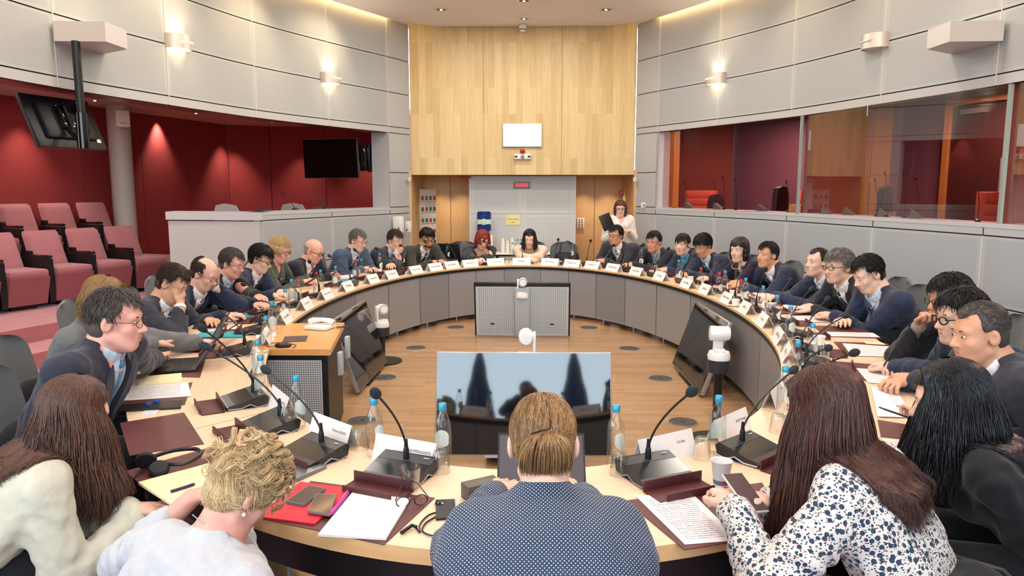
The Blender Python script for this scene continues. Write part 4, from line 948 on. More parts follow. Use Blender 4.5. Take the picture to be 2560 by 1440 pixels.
# ------------------------------------------------------------------ pads, papers, folders laid on the table
def quad(name, pts, m, z=TZ, th=.003, zs=None, parent=None):
    P = [atz(x, y, z + th) for x, y in pts]; c = sum(P, Vector()) / len(P); r = Vector((c.x, c.y, z)) 
    o = MB().prism([(p.x - r.x, p.y - r.y) for p in P], 0.0003, th).build(name, m, parent, smooth=False, loc=r); return o, Vector((c.x, c.y, z))
m_pad = mat('desk_pad_leather', '#5b2f30', .42, noise=.06, scale=12, bump=.12, bscale=300); m_pink = mat('paper_cream', '#e8dcae', .7); m_teal = mat('folder_teal', '#2fa0b5', .5); m_redf = mat('folder_red', '#d21f35', .5)
def written(name, col='#e6e4e6', cols=1, dens=110.0, head=True):
    m = mat(name, col, .7); nt, b = nodes_of(m); tc = N(nt, 'ShaderNodeUVMap'); sp = N(nt, 'ShaderNodeSeparateXYZ'); nt.links.new(tc.outputs[0], sp.inputs[0])
    row = math_n(nt, 'FRACT', math_n(nt, 'MULTIPLY', sp.outputs[1], 26)); rr = math_n(nt, 'LESS_THAN', row, .38)
    ns = N(nt, 'ShaderNodeTexNoise'); ns.inputs['Scale'].default_value = 1; mp = N(nt, 'ShaderNodeMapping'); mp.inputs['Scale'].default_value = (dens, 26, 1)
    cbn = N(nt, 'ShaderNodeCombineXYZ'); nt.links.new(sp.outputs[0], cbn.inputs[0]); nt.links.new(math_n(nt, 'FLOOR', math_n(nt, 'MULTIPLY', sp.outputs[1], 26)), cbn.inputs[1]); mp.inputs['Scale'].default_value = (dens, 3.7, 1)
    nt.links.new(cbn.outputs[0], mp.inputs[0]); nt.links.new(mp.outputs[0], ns.inputs['Vector']); word = math_n(nt, 'GREATER_THAN', ns.outputs[0], .46)
    inx = math_n(nt, 'MULTIPLY', math_n(nt, 'GREATER_THAN', sp.outputs[0], .12), math_n(nt, 'LESS_THAN', sp.outputs[0], .88)); iny = math_n(nt, 'MULTIPLY', math_n(nt, 'GREATER_THAN', sp.outputs[1], .08), math_n(nt, 'LESS_THAN', sp.outputs[1], .92))
    f = math_n(nt, 'MULTIPLY', math_n(nt, 'MULTIPLY', rr, word), math_n(nt, 'MULTIPLY', inx, iny)); nt.links.new(mixc(nt, math_n(nt, 'MULTIPLY', f, .75), lin(col), lin('#4a4a52')), b.inputs['Base Color']); return m
m_txt = written('printed_page')
def page(pts, z=TZ, m=None, th=.0012, name='paper_sheet'):
    P = [atz(x, y, z + th) for x, y in pts]; c = sum(P, Vector()) / 4; r = empty(name, (c.x, c.y, z)); L = [p - Vector((c.x, c.y, z)) for p in P]
    MB().prism([(l.x, l.y) for l in L], 0.0003, th - .0002).build('sheet_stack', M_PAPER, r, smooth=False)
    uvmesh('printed_side', [([Vector((l.x, l.y, th)) for l in L], [(0, 1), (1, 1), (1, 0), (0, 0)])], m or m_txt, r); return r, c
def reg(o, look, cat, group=None, rel='before', kind=None):
    p = o[1]; later(kind or o[0].name.split('.')[0], o[0], p, look, cat, group, rel); return o[0]
PADS = [[(300, 1057), (460, 1031), (510, 1109), (324, 1139)], [(285, 972), (481, 956), (462, 1011), (296, 1027)], [(312, 1178), (532, 1116), (600, 1150), (347, 1206)], [(777, 1202), (1087, 1244), (960, 1361), (657, 1297)], [(1564, 1251), (1905, 1206), (1975, 1330), (1712, 1374)],
        [(2031, 814), (2145, 815), (2204, 846), (2065, 841)], [(2084, 854), (2217, 858), (2266, 894), (2111, 886)], [(1969, 780), (2080, 784), (2120, 803), (1988, 799)], [(2194, 1049), (2317, 1069), (2307, 1102), (2202, 1091)], [(2120, 905), (2230, 915), (2245, 960), (2150, 950)],
        [(555, 780), (650, 773), (622, 797), (545, 800)], [(490, 806), (572, 808), (560, 822), (480, 822)], [(470, 838), (552, 842), (528, 882), (425, 880)], [(380, 898), (515, 893), (500, 943), (372, 940)], [(590, 764), (700, 757), (700, 768), (590, 770)], [(1690, 690), (1750, 694), (1760, 702), (1690, 699)],
        [(1748, 704), (1822, 706), (1828, 714), (1748, 712)], [(1868, 727), (1975, 730), (2010, 742), (1880, 740)], [(1912, 748), (2000, 752), (2040, 764), (1930, 764)], [(845, 684), (905, 678), (892, 694), (838, 696)], [(810, 694), (850, 688), (882, 694), (810, 703)], [(905, 672), (985, 664), (985, 672), (905, 682)]]
for k, q_ in enumerate(PADS): reg(quad('desk_pad', q_, m_pad), 'dark red desk pad', 'desk pad', 'leather desk pads', 'before')
Z1 = TZ + .0035
PG = [[(1589, 1240), (1727, 1230), (1850, 1350), (1712, 1361)], [(2057, 829), (2183, 832), (2200, 843), (2068, 840)], [(2106, 858), (2222, 866), (2250, 892), (2128, 889)], [(2140, 920), (2227, 927), (2225, 961), (2171, 956)], [(2176, 966), (2240, 972), (2266, 1015), (2200, 1010)], [(2204, 1096), (2290, 1106), (2290, 1140), (2230, 1128)],
      [(1970, 790), (2062, 787), (2110, 804), (1985, 805)], [(1957, 762), (2010, 757), (2030, 776), (1965, 776)], [(559, 782), (637, 775), (622, 788), (559, 789)], [(500, 800), (625, 799), (600, 808), (500, 809)], [(510, 820), (610, 818), (600, 826), (505, 829)], [(296, 968), (470, 955), (478, 990), (300, 1002)],
      [(600, 884), (640, 866), (650, 880), (608, 887)], [(1640, 680), (1690, 683), (1700, 690), (1640, 688)], [(1755, 700), (1815, 700), (1825, 708), (1755, 708)], [(1880, 731), (1970, 736), (2000, 742), (1895, 741)], [(645, 740), (705, 733), (715, 745), (650, 750)], [(800, 693), (880, 686), (885, 694), (805, 702)],
      [(905, 676), (955, 671), (955, 678), (905, 683)], [(1555, 657), (1590, 659), (1592, 663), (1558, 661)], [(940, 684), (975, 676), (985, 684), (950, 690)], [(640, 835), (690, 828), (690, 840), (640, 846)]]
for q_ in PG: reg(page(q_, Z1), 'printed white sheet', 'paper', 'printed papers on the oval table', 'before')
o, c = quad('paper_block', [(881, 1230), (1026, 1246), (965, 1345), (795, 1335)], M_PAPER, Z1, .008); tag(o, 'thick block of blank white sheets on the pad left of the bun-haired woman', 'paper')
o, c = quad('red_folder', [(750, 1204), (880, 1220), (787, 1309), (640, 1290)], m_redf, Z1, .006); tag(o, 'bright red plastic folder under two phones beside the curly blonde woman', 'folder')
for k, q_ in enumerate(([(555, 787), (636, 782), (622, 792), (557, 793)], [(496, 832), (618, 826), (606, 842), (495, 842)], [(680, 760), (704, 756), (702, 764), (665, 766)], [(820, 704), (885, 695), (887, 700), (822, 710)])):
    reg(quad('teal_folder', q_, m_teal, TZ, .010), 'teal document folder', 'folder', 'teal folders on the left side', 'beside')
o, c = quad('portfolio', [(296, 1012), (455, 1000), (452, 1018), (300, 1026)], M_BLACK, TZ + .004, .006); tag(o, 'slim black portfolio with blue clips under the papers at left', 'portfolio')
for a_, b_ in ((372, 1008), (392, 1001)): q_ = atz(a_, b_, TZ + .02); MB().box((q_.x - o.location.x, q_.y - o.location.y, .012), (.022, .014, .016), r=.003).build('clip', mat('clip_blue', '#1f5fa8', .4), o)
o, c = quad('id_badge', [(352, 1036), (366, 1022), (402, 1021), (386, 1036)], mat('badge_pale', '#d5d8dc', .4), TZ, .003); tag(o, 'small white identity badge lying beside the black portfolio', 'badge')
o, c = quad('loose_sheet', [(2180, 975), (2204, 975), (2266, 1043), (2194, 1041)], M_PAPER, TZ + .006, .001); tag(o, 'large blank white sheet sticking out beside the woman in the black jacket', 'paper')
o, c = quad('notepad', [(346, 942), (454, 932), (455, 955), (346, 962)], m_pink, TZ, .012); tag(o, 'closed cream notebook on the table below the large man\'s laptop', 'notebook')
o, c = quad('open_notebook', [(345, 1205), (520, 1158), (640, 1215), (437, 1264)], m_pink, TZ + .004, .010); tag(o, 'open cream notebook in front of the curly blonde woman', 'notebook')
o, c = quad('cream_folder', [(2242, 1138), (2299, 1150), (2262, 1194), (2225, 1170)], m_pink, TZ, .006); tag(o, 'pale yellow folder between the two right foreground women', 'folder')
o, c = quad('sticky_note', [(2158, 853), (2205, 856), (2215, 862), (2165, 859)], m_pink, TZ + .005, .002); tag(o, 'pale yellow slip of paper at the top of a leather pad at right', 'paper')
def rod(name, a, b, r_, m, lb, cat, z=None, grp=None):
    z = z or TZ + .012; A = atz(a[0], a[1], z); B = atz(b[0], b[1], z); d = B - A
    rt = empty(name, A); MB().tube([(0, 0, 0), d * .03, d * .8, d * .97, d], [r_ * .3, r_, r_, r_ * .9, r_ * .5], 10).build('barrel', m, rt); MB().tube([d * .62 + Vector((0, 0, r_)), d * .95 + Vector((0, 0, r_ * 1.3))], r_ * .3, 6).build('clip', M_STEEL, rt); tag(rt, lb, cat); return rt
rod('pen', (426, 1229), (487, 1210), .005, mat('pen_purple', '#3a2050', .3), 'dark purple ballpoint pen lying on the open cream notebook', 'pen', z=TZ + .02)
rod('marker_pen', (825, 1286), (871, 1230), .007, mat('pen_magenta', '#c0209a', .3), 'thick magenta marker between the red folder and the white paper block', 'pen', z=TZ + .018)
rod('pen', (1915, 747), (1945, 744), .005, M_BLACK, 'black pen under the hand of the man with the light blue tie', 'pen')
# phones
def phone(pts, m, lb, z=TZ + .012, cam=False, scr='#5b4b48'):
    P = [atz(x, y, z + .008) for x, y in pts]; c = sum(P, Vector()) / 4; r = empty('smartphone', (c.x, c.y, z)); L = [(p.x - c.x, p.y - c.y) for p in P]
    MB().prism(L, 0, .008).build('case', m, r, smooth=False)
    if cam: MB().box((L[0][0] * .6, L[0][1] * .6, .009), (.03, .03, .003), r=.001).build('camera_bump', M_BLACKG, r)
    else: MB().prism([(x * .92, y * .94) for x, y in L], .008, .0086).build('display', mat('phone_glass_' + scr[1:], scr, .06, spec=.8), r, smooth=False)
    return tag(r, lb, 'phone')
phone([(772, 1212), (814, 1220), (760, 1261), (715, 1252)], mat('case_green', '#4d7f78', .5), 'smartphone in a green case lying on the red folder', TZ + .0105)
phone([(790, 1234), (841, 1235), (825, 1286), (769, 1277)], mat('case_clear', '#7d7a72', .3), 'smartphone in a clear case overlapping the green-cased one', TZ + .0135)
phone([(1089, 1249), (1137, 1247), (1140, 1293), (1090, 1296)], mat('phone_black', '#202225', .5), 'black smartphone lying face down left of the bun-haired woman', TZ, cam=True)
# folded reading glasses, cord, dark box, headphones
p = atz(1030, 1268, Z1); r = empty('reading_glasses', p, .3); tag(r, 'folded dark reading glasses lying on the corner of a leather pad', 'glasses')
mf = mat('tortoise_frame', '#3a221c', .3)
for s in (-1, 1): MB().tube([(s * .03 + .022 * math.cos(a), 0, .022 + .018 * math.sin(a)) for a in np.linspace(0, 2 * PI, 17)], .0022, 6).build('rim', mf, r); MB().tube([(s * .055, 0, .03), (s * .03, .07, .045 + s * .008), (s * .01, .12, .05)], .0022, 6).build('temple', mf, r)
MB().tube([(-.01, 0, .026), (0, 0, .03), (.01, 0, .026)], .002, 6).build('bridge', mf, r)
p = atz(1120, 1320, TZ); r = empty('earphone_cord', p, 0); tag(r, 'tangled black earphone cord with a clip on the table edge', 'cable')
MB().tube(smooth([atz(x, y, TZ + .005) - p for x, y in ((1040, 1318), (1050, 1330), (1050, 1310), (1075, 1286), (1115, 1278), (1150, 1272), (1165, 1262), (1140, 1275), (1105, 1285), (1066, 1306), (1056, 1326), (1075, 1338), (1110, 1341), (1150, 1343))]), .0028, 6).build('cord', M_BLACK, r)
MB().tube([atz(1003, 1332, TZ + .008) - p, atz(1030, 1313, TZ + .012) - p, atz(1042, 1318, TZ + .008) - p], .006, 8).build('clip', M_BLACK, r)
p = atz(1203, 1240, TZ); r = empty('dark_box', p, .55); tag(r, 'long dark grey box beside the laptop of the bun-haired woman', 'box'); MB().box((0, 0, .03), (.13, .06, .05), r=.004).build('lid', mat('box_grey_brown', '#5b554e', .5), r); MB().box((0, 0, .008), (.128, .058, .016), r=.002).build('tray', M_BLACK, r)
p = atz(400, 1178, TZ + .004); r = empty('headphones', p, .35); tag(r, 'black headphones with padded ear cups lying on the leather pad at left', 'headphones')
MB().lathe([(0, 0), (.036, .002), (.038, .014), (.03, .024), (0, .028)], 20, M=Matrix.Rotation(.5, 4, 'X')).build('ear_cup', mat('cushion_black', '#1c1f22', .7), r, loc=(.0, -.02, .01)); MB().lathe([(0, 0), (.036, .002), (.038, .014), (.03, .024), (0, .028)], 20, M=Matrix.Rotation(-1.2, 4, 'X')).build('ear_cup', mat('cushion_black'), r, loc=(-.05, .03, .03))
MB().tube(smooth([(.02, -.01, .03), (.09, -.03, .03), (.14, .02, .04), (.12, .08, .045), (.04, .09, .045), (-.04, .05, .04)]), .008, 8).build('headband', M_BLACK, r); MB().tube([(-.05, .02, .01), (-.08, -.04, .004), (-.09, -.10, .004), (-.10, -.14, .003)], .0025, 6).build('cable', M_BLACK, r)
# laptops
m_lap = mat('laptop_graphite', '#26292c', .35, .3); m_key = mat('laptop_keys', '#101214', .5)
def laptop(p, rz, lb, w=.31, d=.21, open_=1.9, body=None, scr=None):
    r = empty('laptop', p, rz); tag(r, lb, 'laptop')       # local -Y is the user's side, hinge at +Y
    body = body or m_lap; MB().box((0, 0, .008), (w, d, .014), r=.003).build('base', body, r); kb = MB()
    for j in range(5):
        for i in range(13): kb.box((-w * .43 + i * w * .0717, -.005 + j * .02, .0165), (w * .062, .016, .002))
    k_ = kb.build('keyboard', m_key, r, smooth=False); MB().box((0, -.065, .0155), (.09, .055, .001)).build('touchpad', mat('touchpad_grey', '#33373a', .4), r)
    M_ = Matrix.Translation((0, d / 2, .012)) @ Matrix.Rotation(open_ - PI, 4, 'X') if False else Matrix.Translation((0, d / 2 - .002, .014)) @ Matrix.Rotation(-(open_ - PI / 2), 4, 'X')
    MB().box((0, .003, d / 2), (w, .006, d), r=.002, M=M_).build('lid', body, r); MB().box((0, -.001, d / 2), (w - .014, .001, d - .02), M=M_).build('display', scr or mat('laptop_display', '#4a4a55', .3, emit='#6f7088', estr=.15), r, smooth=False); return r
def lap_at(px, py, lb, **k):
    p = atz(px, py, TZ); n = ENORM(ET(p, .6), .6); return laptop(Vector((p.x, p.y, TZ + .004)), face(-n), lb, **k)
lap_at(445, 918, 'open dark laptop under the hands of the large dark-suited man', w=.33, d=.23, open_=2.2)
lap_at(488, 862, 'open dark laptop of the woman typing in a grey cardigan', w=.31, open_=2.1)
p = atz(1353, 1225, TZ); laptop(Vector((p.x, 2.33, TZ)), 0, 'open laptop with a pale screen in front of the bun-haired woman', w=.31, d=.22, open_=2.25, scr=mat('laptop_display_warm', '#4d474b', .35, spec=.2, emit='#6f6b76', estr=.12))
p = atz(1067, 657, TZ); laptop(Vector((p.x - .06, p.y + .28, TZ)), PI - .25, 'black laptop lid in front of the bearded man in the olive suit', open_=1.8)
p = atz(1125, 650, TZ); laptop(Vector((p.x, p.y + .25, TZ)), PI - .15, 'black laptop lid left of the red-haired woman', w=.34, d=.24, open_=1.9)
p = atz(712, 1178, TZ); r = MB().box((0, 0, .008), (.24, .2, .014), r=.004).build('closed_laptop', mat('laptop_silver', '#7f8387', .3, .6), loc=p, rot=(0, 0, -.5)); tag(r, 'closed silver laptop behind the curly blonde hair', 'laptop')

# ------------------------------------------------------------------ behind the booth glass and the gallery ledge
mbx = mat('carton_tan', '#c9a36a', .7)
r = MB().box((0, 0, .05), (.26, .14, .10), r=.004).build('cardboard_box', mbx, loc=(3.52, 9.62, 1.49), rot=(0, 0, 1.1)); tag(r, 'tan cardboard box on the booth ledge beside the first glass joint', 'box')
BX = []
ob = empty('drawer_unit'); MB().box((0, 0, .18), (.5, .3, .36), r=.005).build('cabinet', mat('drawer_coral', '#b8503c', .5), ob)
for k in range(3): MB().box((0, -.152, .06 + k * .12), (.48, .006, .11), r=.002).build('drawer', mat('drawer_coral', ''), ob)
OB = Proto(ob); ob['category'] = 'drawer unit'
for x, y, lb in ((2.93, 12.25, 'coral drawer unit inside the first booth'), (4.25, 10.75, 'coral drawer unit inside the middle booth'), (5.0, 7.75, 'coral drawer unit at the right end inside the booth')): OB.put((x, y, 1.40), -.3, lb, 'coral drawer units in the booths')
bc = empty('booth_console'); MB().prism([(-.1, -.06), (.1, -.06), (.1, .06), (-.1, .06)], 0, .015).add([(-.1, -.06, .015), (.1, -.06, .015), (.1, .06, .015), (-.1, .06, .015), (-.1, .05, .09), (.1, .05, .09)], [(0, 1, 5, 4), (0, 4, 3), (1, 2, 5), (3, 4, 5, 2)]).build('console', mat('booth_console_grey', '#5b6466', .4), bc, smooth=False)
MB().box((.06, .02, .07), (.03, .004, .015)).build('label_plate', M_WHITE, bc); bc['category'] = 'console'; BC = Proto(bc)
for k, (px, py, lb) in enumerate(((1725, 522, 'first grey interpreter console from the left in the booth'), (1795, 526, 'second grey interpreter console in the booth, before a dark chair'), (1905, 528, 'grey interpreter console left of the cardboard box'), (2070, 535, 'grey interpreter console right of the first glass joint'), (2120, 537, 'dark wide interpreter console in the middle booth'), (2205, 541, 'pale grey interpreter console before the middle booth chair'), (2285, 545, 'grey interpreter console near the booth door'))):
    q0 = atz(px, 460, 1.5) if False else None; r0 = cray(px, py); pl = [(x + .18, y) for x, y in planR]; best = min(((abs(r0.x / r0.y * y - x), x, y) for x, y in [(a[0] + (b[0] - a[0]) * t, a[1] + (b[1] - a[1]) * t) for a, b in zip(pl, pl[1:]) for t in (0, .25, .5, .75)] if y > 3))
    BC.put((best[1], best[2], 1.492), 1.1, lb, 'interpreter consoles on the booth ledge')
def boothmic(px, top, lb, off=.14):
    r0 = cray(px, 520); pl = [(x + off, y) for x, y in planR]; best = min(((abs(r0.x / r0.y * y - x), x, y) for x, y in [(a[0] + (b[0] - a[0]) * t, a[1] + (b[1] - a[1]) * t) for a, b in zip(pl, pl[1:]) for t in np.linspace(0, .9, 10)] if y > 3))
    x, y = best[1], best[2]; zt = at_depth(px, top, y).z; r = empty('booth_microphone', (x, y, 1.49)); h = zt - 1.49
    MB().lathe([(0, 0), (.025, 0), (.025, .02), (0, .03)], 14).build('foot', M_BLACK, r); MB().tube([(0, 0, .02), (.0, 0, h * .5), (-.02, .02, h * .85), (-.03, .03, h)], .004, 6).build('neck', M_BLACK, r); MB().ball((-.03, .03, h), (.011, .011, .022)).build('microphone_head', M_BLACK, r)
    tag(r, lb, 'microphone', 'slim microphones on the booth ledge')
for px, top, w_ in ((1683, 445, 'slim microphone standing at the far left end of the booth'), (1714, 457, 'slim microphone beside the first booth console'), (1789, 456, 'slim microphone before the low dark booth chair'), (1811, 443, 'tall slim microphone right of the low dark booth chair'), (1840, 448, 'slim microphone alone in the first booth'), (1968, 455, 'slim microphone before the tall chair in the first booth'),
                    (2190, 450, 'slim microphone left of the middle booth chair'), (2219, 432, 'tallest slim microphone before the middle booth chair'), (2264, 435, 'slim microphone right of the middle booth chair'), (2297, 446, 'slim microphone left of the booth door'), (2450, 450, 'slanted slim microphone before the booth door')): boothmic(px, top, w_)
m_dch = mat('booth_chair_dark', '#2a1418', .7)
dc = empty('booth_chair'); MB().prism([(.24 * math.cos(a), .42 * math.sin(a) if False else .0) for a in (0,)] * 0 or [(-.24, -.03), (.24, -.03), (.24, .03), (-.24, .03)], .02, .05).build('seat_pan', m_dch, dc)
pf = [(-.22, 0), (-.25, .2), (-.235, .42), (-.18, .52), (0, .55), (.18, .52), (.235, .42), (.25, .2), (.22, 0)]; vs = [(x, -.035, z + .05) for x, z in pf] + [(x * .97, .035, z + .05) for x, z in pf]; n = len(pf)
MB().add(vs, [tuple(range(n)), tuple(range(n, 2 * n))[::-1]] + [(i, n + i, n + (i + 1) % n, (i + 1) % n) for i in range(n)]).build('backrest', m_dch, dc); MB().tube([(0, 0, -.4), (0, 0, .04)], .03, 10).lathe([(.25, -.42), (.2, -.4), (0, -.38)], 5).build('pedestal', M_BLACK, dc); dc['category'] = 'chair'; DC = Proto(dc)
for px, top, y, lb in ((1790, 485, 11.5, 'low dark chair in the first booth'), (1953, 465, 10.5, 'tall dark chair beside the first glass joint in the booth'), (2215, 465, 8.8, 'tall dark chair in the middle booth')):
    p = at_depth(px, top, y); DC.put((p.x, p.y, p.z - .60), .9, lb, 'dark chairs in the booths')
# gallery ledge: chairs and microphones
for px, top, y, c_, lb in ((563, 503, 10.5, '#a09a9c', 'leftmost pale grey chair behind the gallery ledge'), (660, 515, 10.9, '#4c4448', 'dark low chair behind the gallery ledge'), (730, 502, 11.2, '#a09a9c', 'pale grey chair behind the gallery ledge under the wall monitor'), (805, 510, 11.7, '#5e5b5e', 'dark grey rightmost chair behind the gallery ledge')):
    p = at_depth(px, top, y); r = empty('gallery_chair', (p.x, p.y, p.z - .95), sR(-25)); tag(r, lb, 'chair'); mm = mat('gallery_chair_' + c_[1:], c_, .6)
    vs = [(x, -.03 + .04 * (x / .25) ** 2, z * .85 + .45 + .0) for x, z in pf] + [(x * .97, .01 + .04 * (x / .25) ** 2, z * .85 + .45) for x, z in pf]
    MB().add(vs, [tuple(range(n)), tuple(range(n, 2 * n))[::-1]] + [(i, n + i, n + (i + 1) % n, (i + 1) % n) for i in range(n)]).build('backrest', mm, r); MB().box((0, -.22, .44), (.46, .42, .05), r=.02).build('seat', mm, r); MB().tube([(0, -.2, .02), (0, -.2, .42)], .025, 8).lathe([(.25, 0.01), (.2, .03), (0, .04)], 5).build('pedestal', M_STEEL, r)
for (bx, hx, hy, y, lb) in ((738, 708, 481, 10.6, 'left gooseneck microphone on the gallery ledge'), (815, 791, 479, 11.2, 'right gooseneck microphone on the gallery ledge')):
    b_ = at_depth(bx, 526, y); b_.z = 1.49; t_ = at_depth(hx, hy, y); r = empty('ledge_microphone', b_); MB().lathe([(0, 0), (.05, 0), (.04, .02), (0, .03)], 14).build('foot', M_BLACK, r); MB().tube([(0, 0, .02), (t_ - b_) * .5 + Vector((0, 0, .01)), t_ - b_], .005, 6).build('neck', M_BLACK, r); MB().ball(tuple(t_ - b_), (.016, .016, .022)).build('microphone_head', M_BLACK, r); tag(r, lb, 'microphone')
struct(MB().prism([(-4.9, 10.0), (-3.5, 9.9), (-2.3, 12.0), (-2.2, 16), (-6.3, 16), (-6.4, 13)], 0, .60).build('floor_gallery', m_carpet, smooth=False))
# ------------------------------------------------------------------ implicit-surface figures
def V3(*a): return np.array(a, dtype=np.float32)
class Sdf:
    """a smooth union of tapered limbs and ellipsoids, meshed into one continuous surface"""
    def __init__(s): s.p = []
    def cone(s, a, b, ra, rb, k=.02, sub=False, flat=None, wr=0.0):
        s.p.append(('c', np.array(a, float), np.array(b, float), ra, rb, k, sub, flat, wr)); return s
    def ell(s, c, r, k=.02, R=None, sub=False): s.p.append(('e', np.array(c, float), np.array(r, float), R, 0, k, sub, None, 0)); return s
    def chain(s, pts, rs, k=.01, **kw):
        for i in range(len(pts) - 1): s.cone(pts[i], pts[i + 1], rs[i], rs[i + 1], k, **kw)
        return s
    def one(s, q, P):
        if q[0] == 'c':
            _, a, b, ra, rb, k, sub, flat, wr = q; pa = P - a; ba = b - a
            if flat is not None:
                ax, f = flat; pa = pa + np.outer(pa @ ax, ax) * (1 / f - 1) if pa.ndim == 2 else pa; ba = ba + ax * (ba @ ax) * (1 / f - 1)
            L = max(ba @ ba, 1e-9); h = np.clip(pa @ ba / L, 0, 1); d = np.sqrt(((pa - h[:, None] * ba) ** 2).sum(1)) - (ra + (rb - ra) * h)
            if wr: d = d + wr * (np.sin(h * np.sqrt(L) * 62 + 2.6 * np.sin(P[:, 0] * 31 + P[:, 1] * 23) + 1.7 * np.sin(P[:, 2] * 27)) * np.sin(P[:, 2] * 33 + P[:, 0] * 17 + P[:, 1] * 11) + .5 * np.sin(P[:, 0] * 71 + P[:, 2] * 53 + 2 * np.sin(P[:, 1] * 40)))
            return d
        _, c, r, R, _, k, sub, _, _ = q; pc = P - c
        if R is not None: pc = pc @ R
        k0 = np.sqrt(((pc / r) ** 2).sum(1)); k1 = np.sqrt(((pc / (r * r)) ** 2).sum(1)); return k0 * (k0 - 1) / np.maximum(k1, 1e-6)
    def at(s, P):
        P = np.asarray(P, float); D = np.full(len(P), 1.0)
        for q in s.p: D = s.comb(D, s.one(q, P), q[5], q[6])
        return D
    @staticmethod
    def comb(D, d, k, sub):
        if sub: d = -d; h = np.clip(.5 - .5 * (D - d) / k, 0, 1); return D * (1 - h) + d * h + k * h * (1 - h)
        h = np.clip(.5 + .5 * (D - d) / k, 0, 1); return D * (1 - h) + d * h - k * h * (1 - h)
    def bounds(s, q):
        if q[0] == 'c': lo = np.minimum(q[1], q[2]) - max(q[3], q[4]); hi = np.maximum(q[1], q[2]) + max(q[3], q[4])
        else: m = max(q[2]) if q[3] is not None else q[2]; lo = q[1] - m; hi = q[1] + m
        return lo, hi
    def mesh(s, v, post=None, clip=None):
        add = [q for q in s.p if not q[6]]; B = [s.bounds(q) for q in add]; lo = np.min([b[0] for b in B], 0) - 3 * v; hi = np.max([b[1] for b in B], 0) + 3 * v
        if clip is not None: lo = np.maximum(lo, clip[0]); hi = np.minimum(hi, clip[1])
        n = np.ceil((hi - lo) / v).astype(int) + 1; D = np.full(n, 1.0, dtype=np.float32)
        ax = [lo[i] + v * np.arange(n[i]) for i in range(3)]
        for q in s.p:
            l, h = s.bounds(q); m = q[5] + 2.5 * v; i0 = np.clip(np.floor((l - m - lo) / v).astype(int), 0, n); i1 = np.clip(np.ceil((h + m - lo) / v).astype(int) + 1, 0, n)
            if (i1 <= i0).any(): continue
            g = np.meshgrid(*[ax[i][i0[i]:i1[i]] for i in range(3)], indexing='ij'); P = np.stack([x.ravel() for x in g], 1)
            sl = tuple(slice(i0[i], i1[i]) for i in range(3)); S = D[sl]; D[sl] = s.comb(S.ravel(), s.one(q, P), q[5], q[6]).reshape(S.shape)
        if post is not None:
            near = np.argwhere(np.abs(D) < .06); P = lo + near * v; D[tuple(near.T)] = post(P, D[tuple(near.T)])
        D[0] = D[-1] = 1; D[:, 0] = D[:, -1] = 1; D[:, :, 0] = D[:, :, -1] = 1
        return nets(D, lo, v)
def nets(D, lo, v):
    ins = D < 0; c = [ins[i:i + ins.shape[0] - 1, j:j + ins.shape[1] - 1, k:k + ins.shape[2] - 1] for i in (0, 1) for j in (0, 1) for k in (0, 1)]
    cnt = sum(x.astype(np.int8) for x in c); mask = (cnt > 0) & (cnt < 8); idx = -np.ones(mask.shape, dtype=np.int64); cells = np.argwhere(mask); idx[tuple(cells.T)] = np.arange(len(cells))
    acc = np.zeros((len(cells), 3)); num = np.zeros(len(cells)); off = np.array([(i, j, k) for i in (0, 1) for j in (0, 1) for k in (0, 1)])
    val = [D[tuple((cells + o).T)] for o in off]
    for a in range(8):
        for b in range(a + 1, 8):
            if np.abs(off[a] - off[b]).sum() != 1: continue
            va, vb = val[a], val[b]; m = (va < 0) != (vb < 0); t = va[m] / (va[m] - vb[m]); acc[m] += off[a] + t[:, None] * (off[b] - off[a]); num[m] += 1
    verts = lo + v * (cells + acc / np.maximum(num, 1)[:, None]); F_ = []
    for ax in range(3):
        u, w_ = [(1, 2), (2, 0), (0, 1)][ax]; sl0 = [slice(None)] * 3; sl1 = [slice(None)] * 3; sl0[ax] = slice(0, -1); sl1[ax] = slice(1, None)
        a, b = ins[tuple(sl0)], ins[tuple(sl1)]; e = np.argwhere(a != b); e = e[(e[:, u] > 0) & (e[:, w_] > 0)]
        if not len(e): continue
        flip = a[tuple(e.T)]; du = np.zeros(3, int); du[u] = 1; dw = np.zeros(3, int); dw[w_] = 1
        q = [idx[tuple((e - du - dw).T)], idx[tuple((e - dw).T)], idx[tuple(e.T)], idx[tuple((e - du).T)]]
        f = np.stack(q, 1); f = f[(f >= 0).all(1)] if (f < 0).any() else f; fl = flip if len(f) == len(flip) else None
        if fl is not None: f[~fl] = f[~fl][:, ::-1]
        F_.append(f)
    return verts.astype(np.float32), np.concatenate(F_) if F_ else np.zeros((0, 4), int)
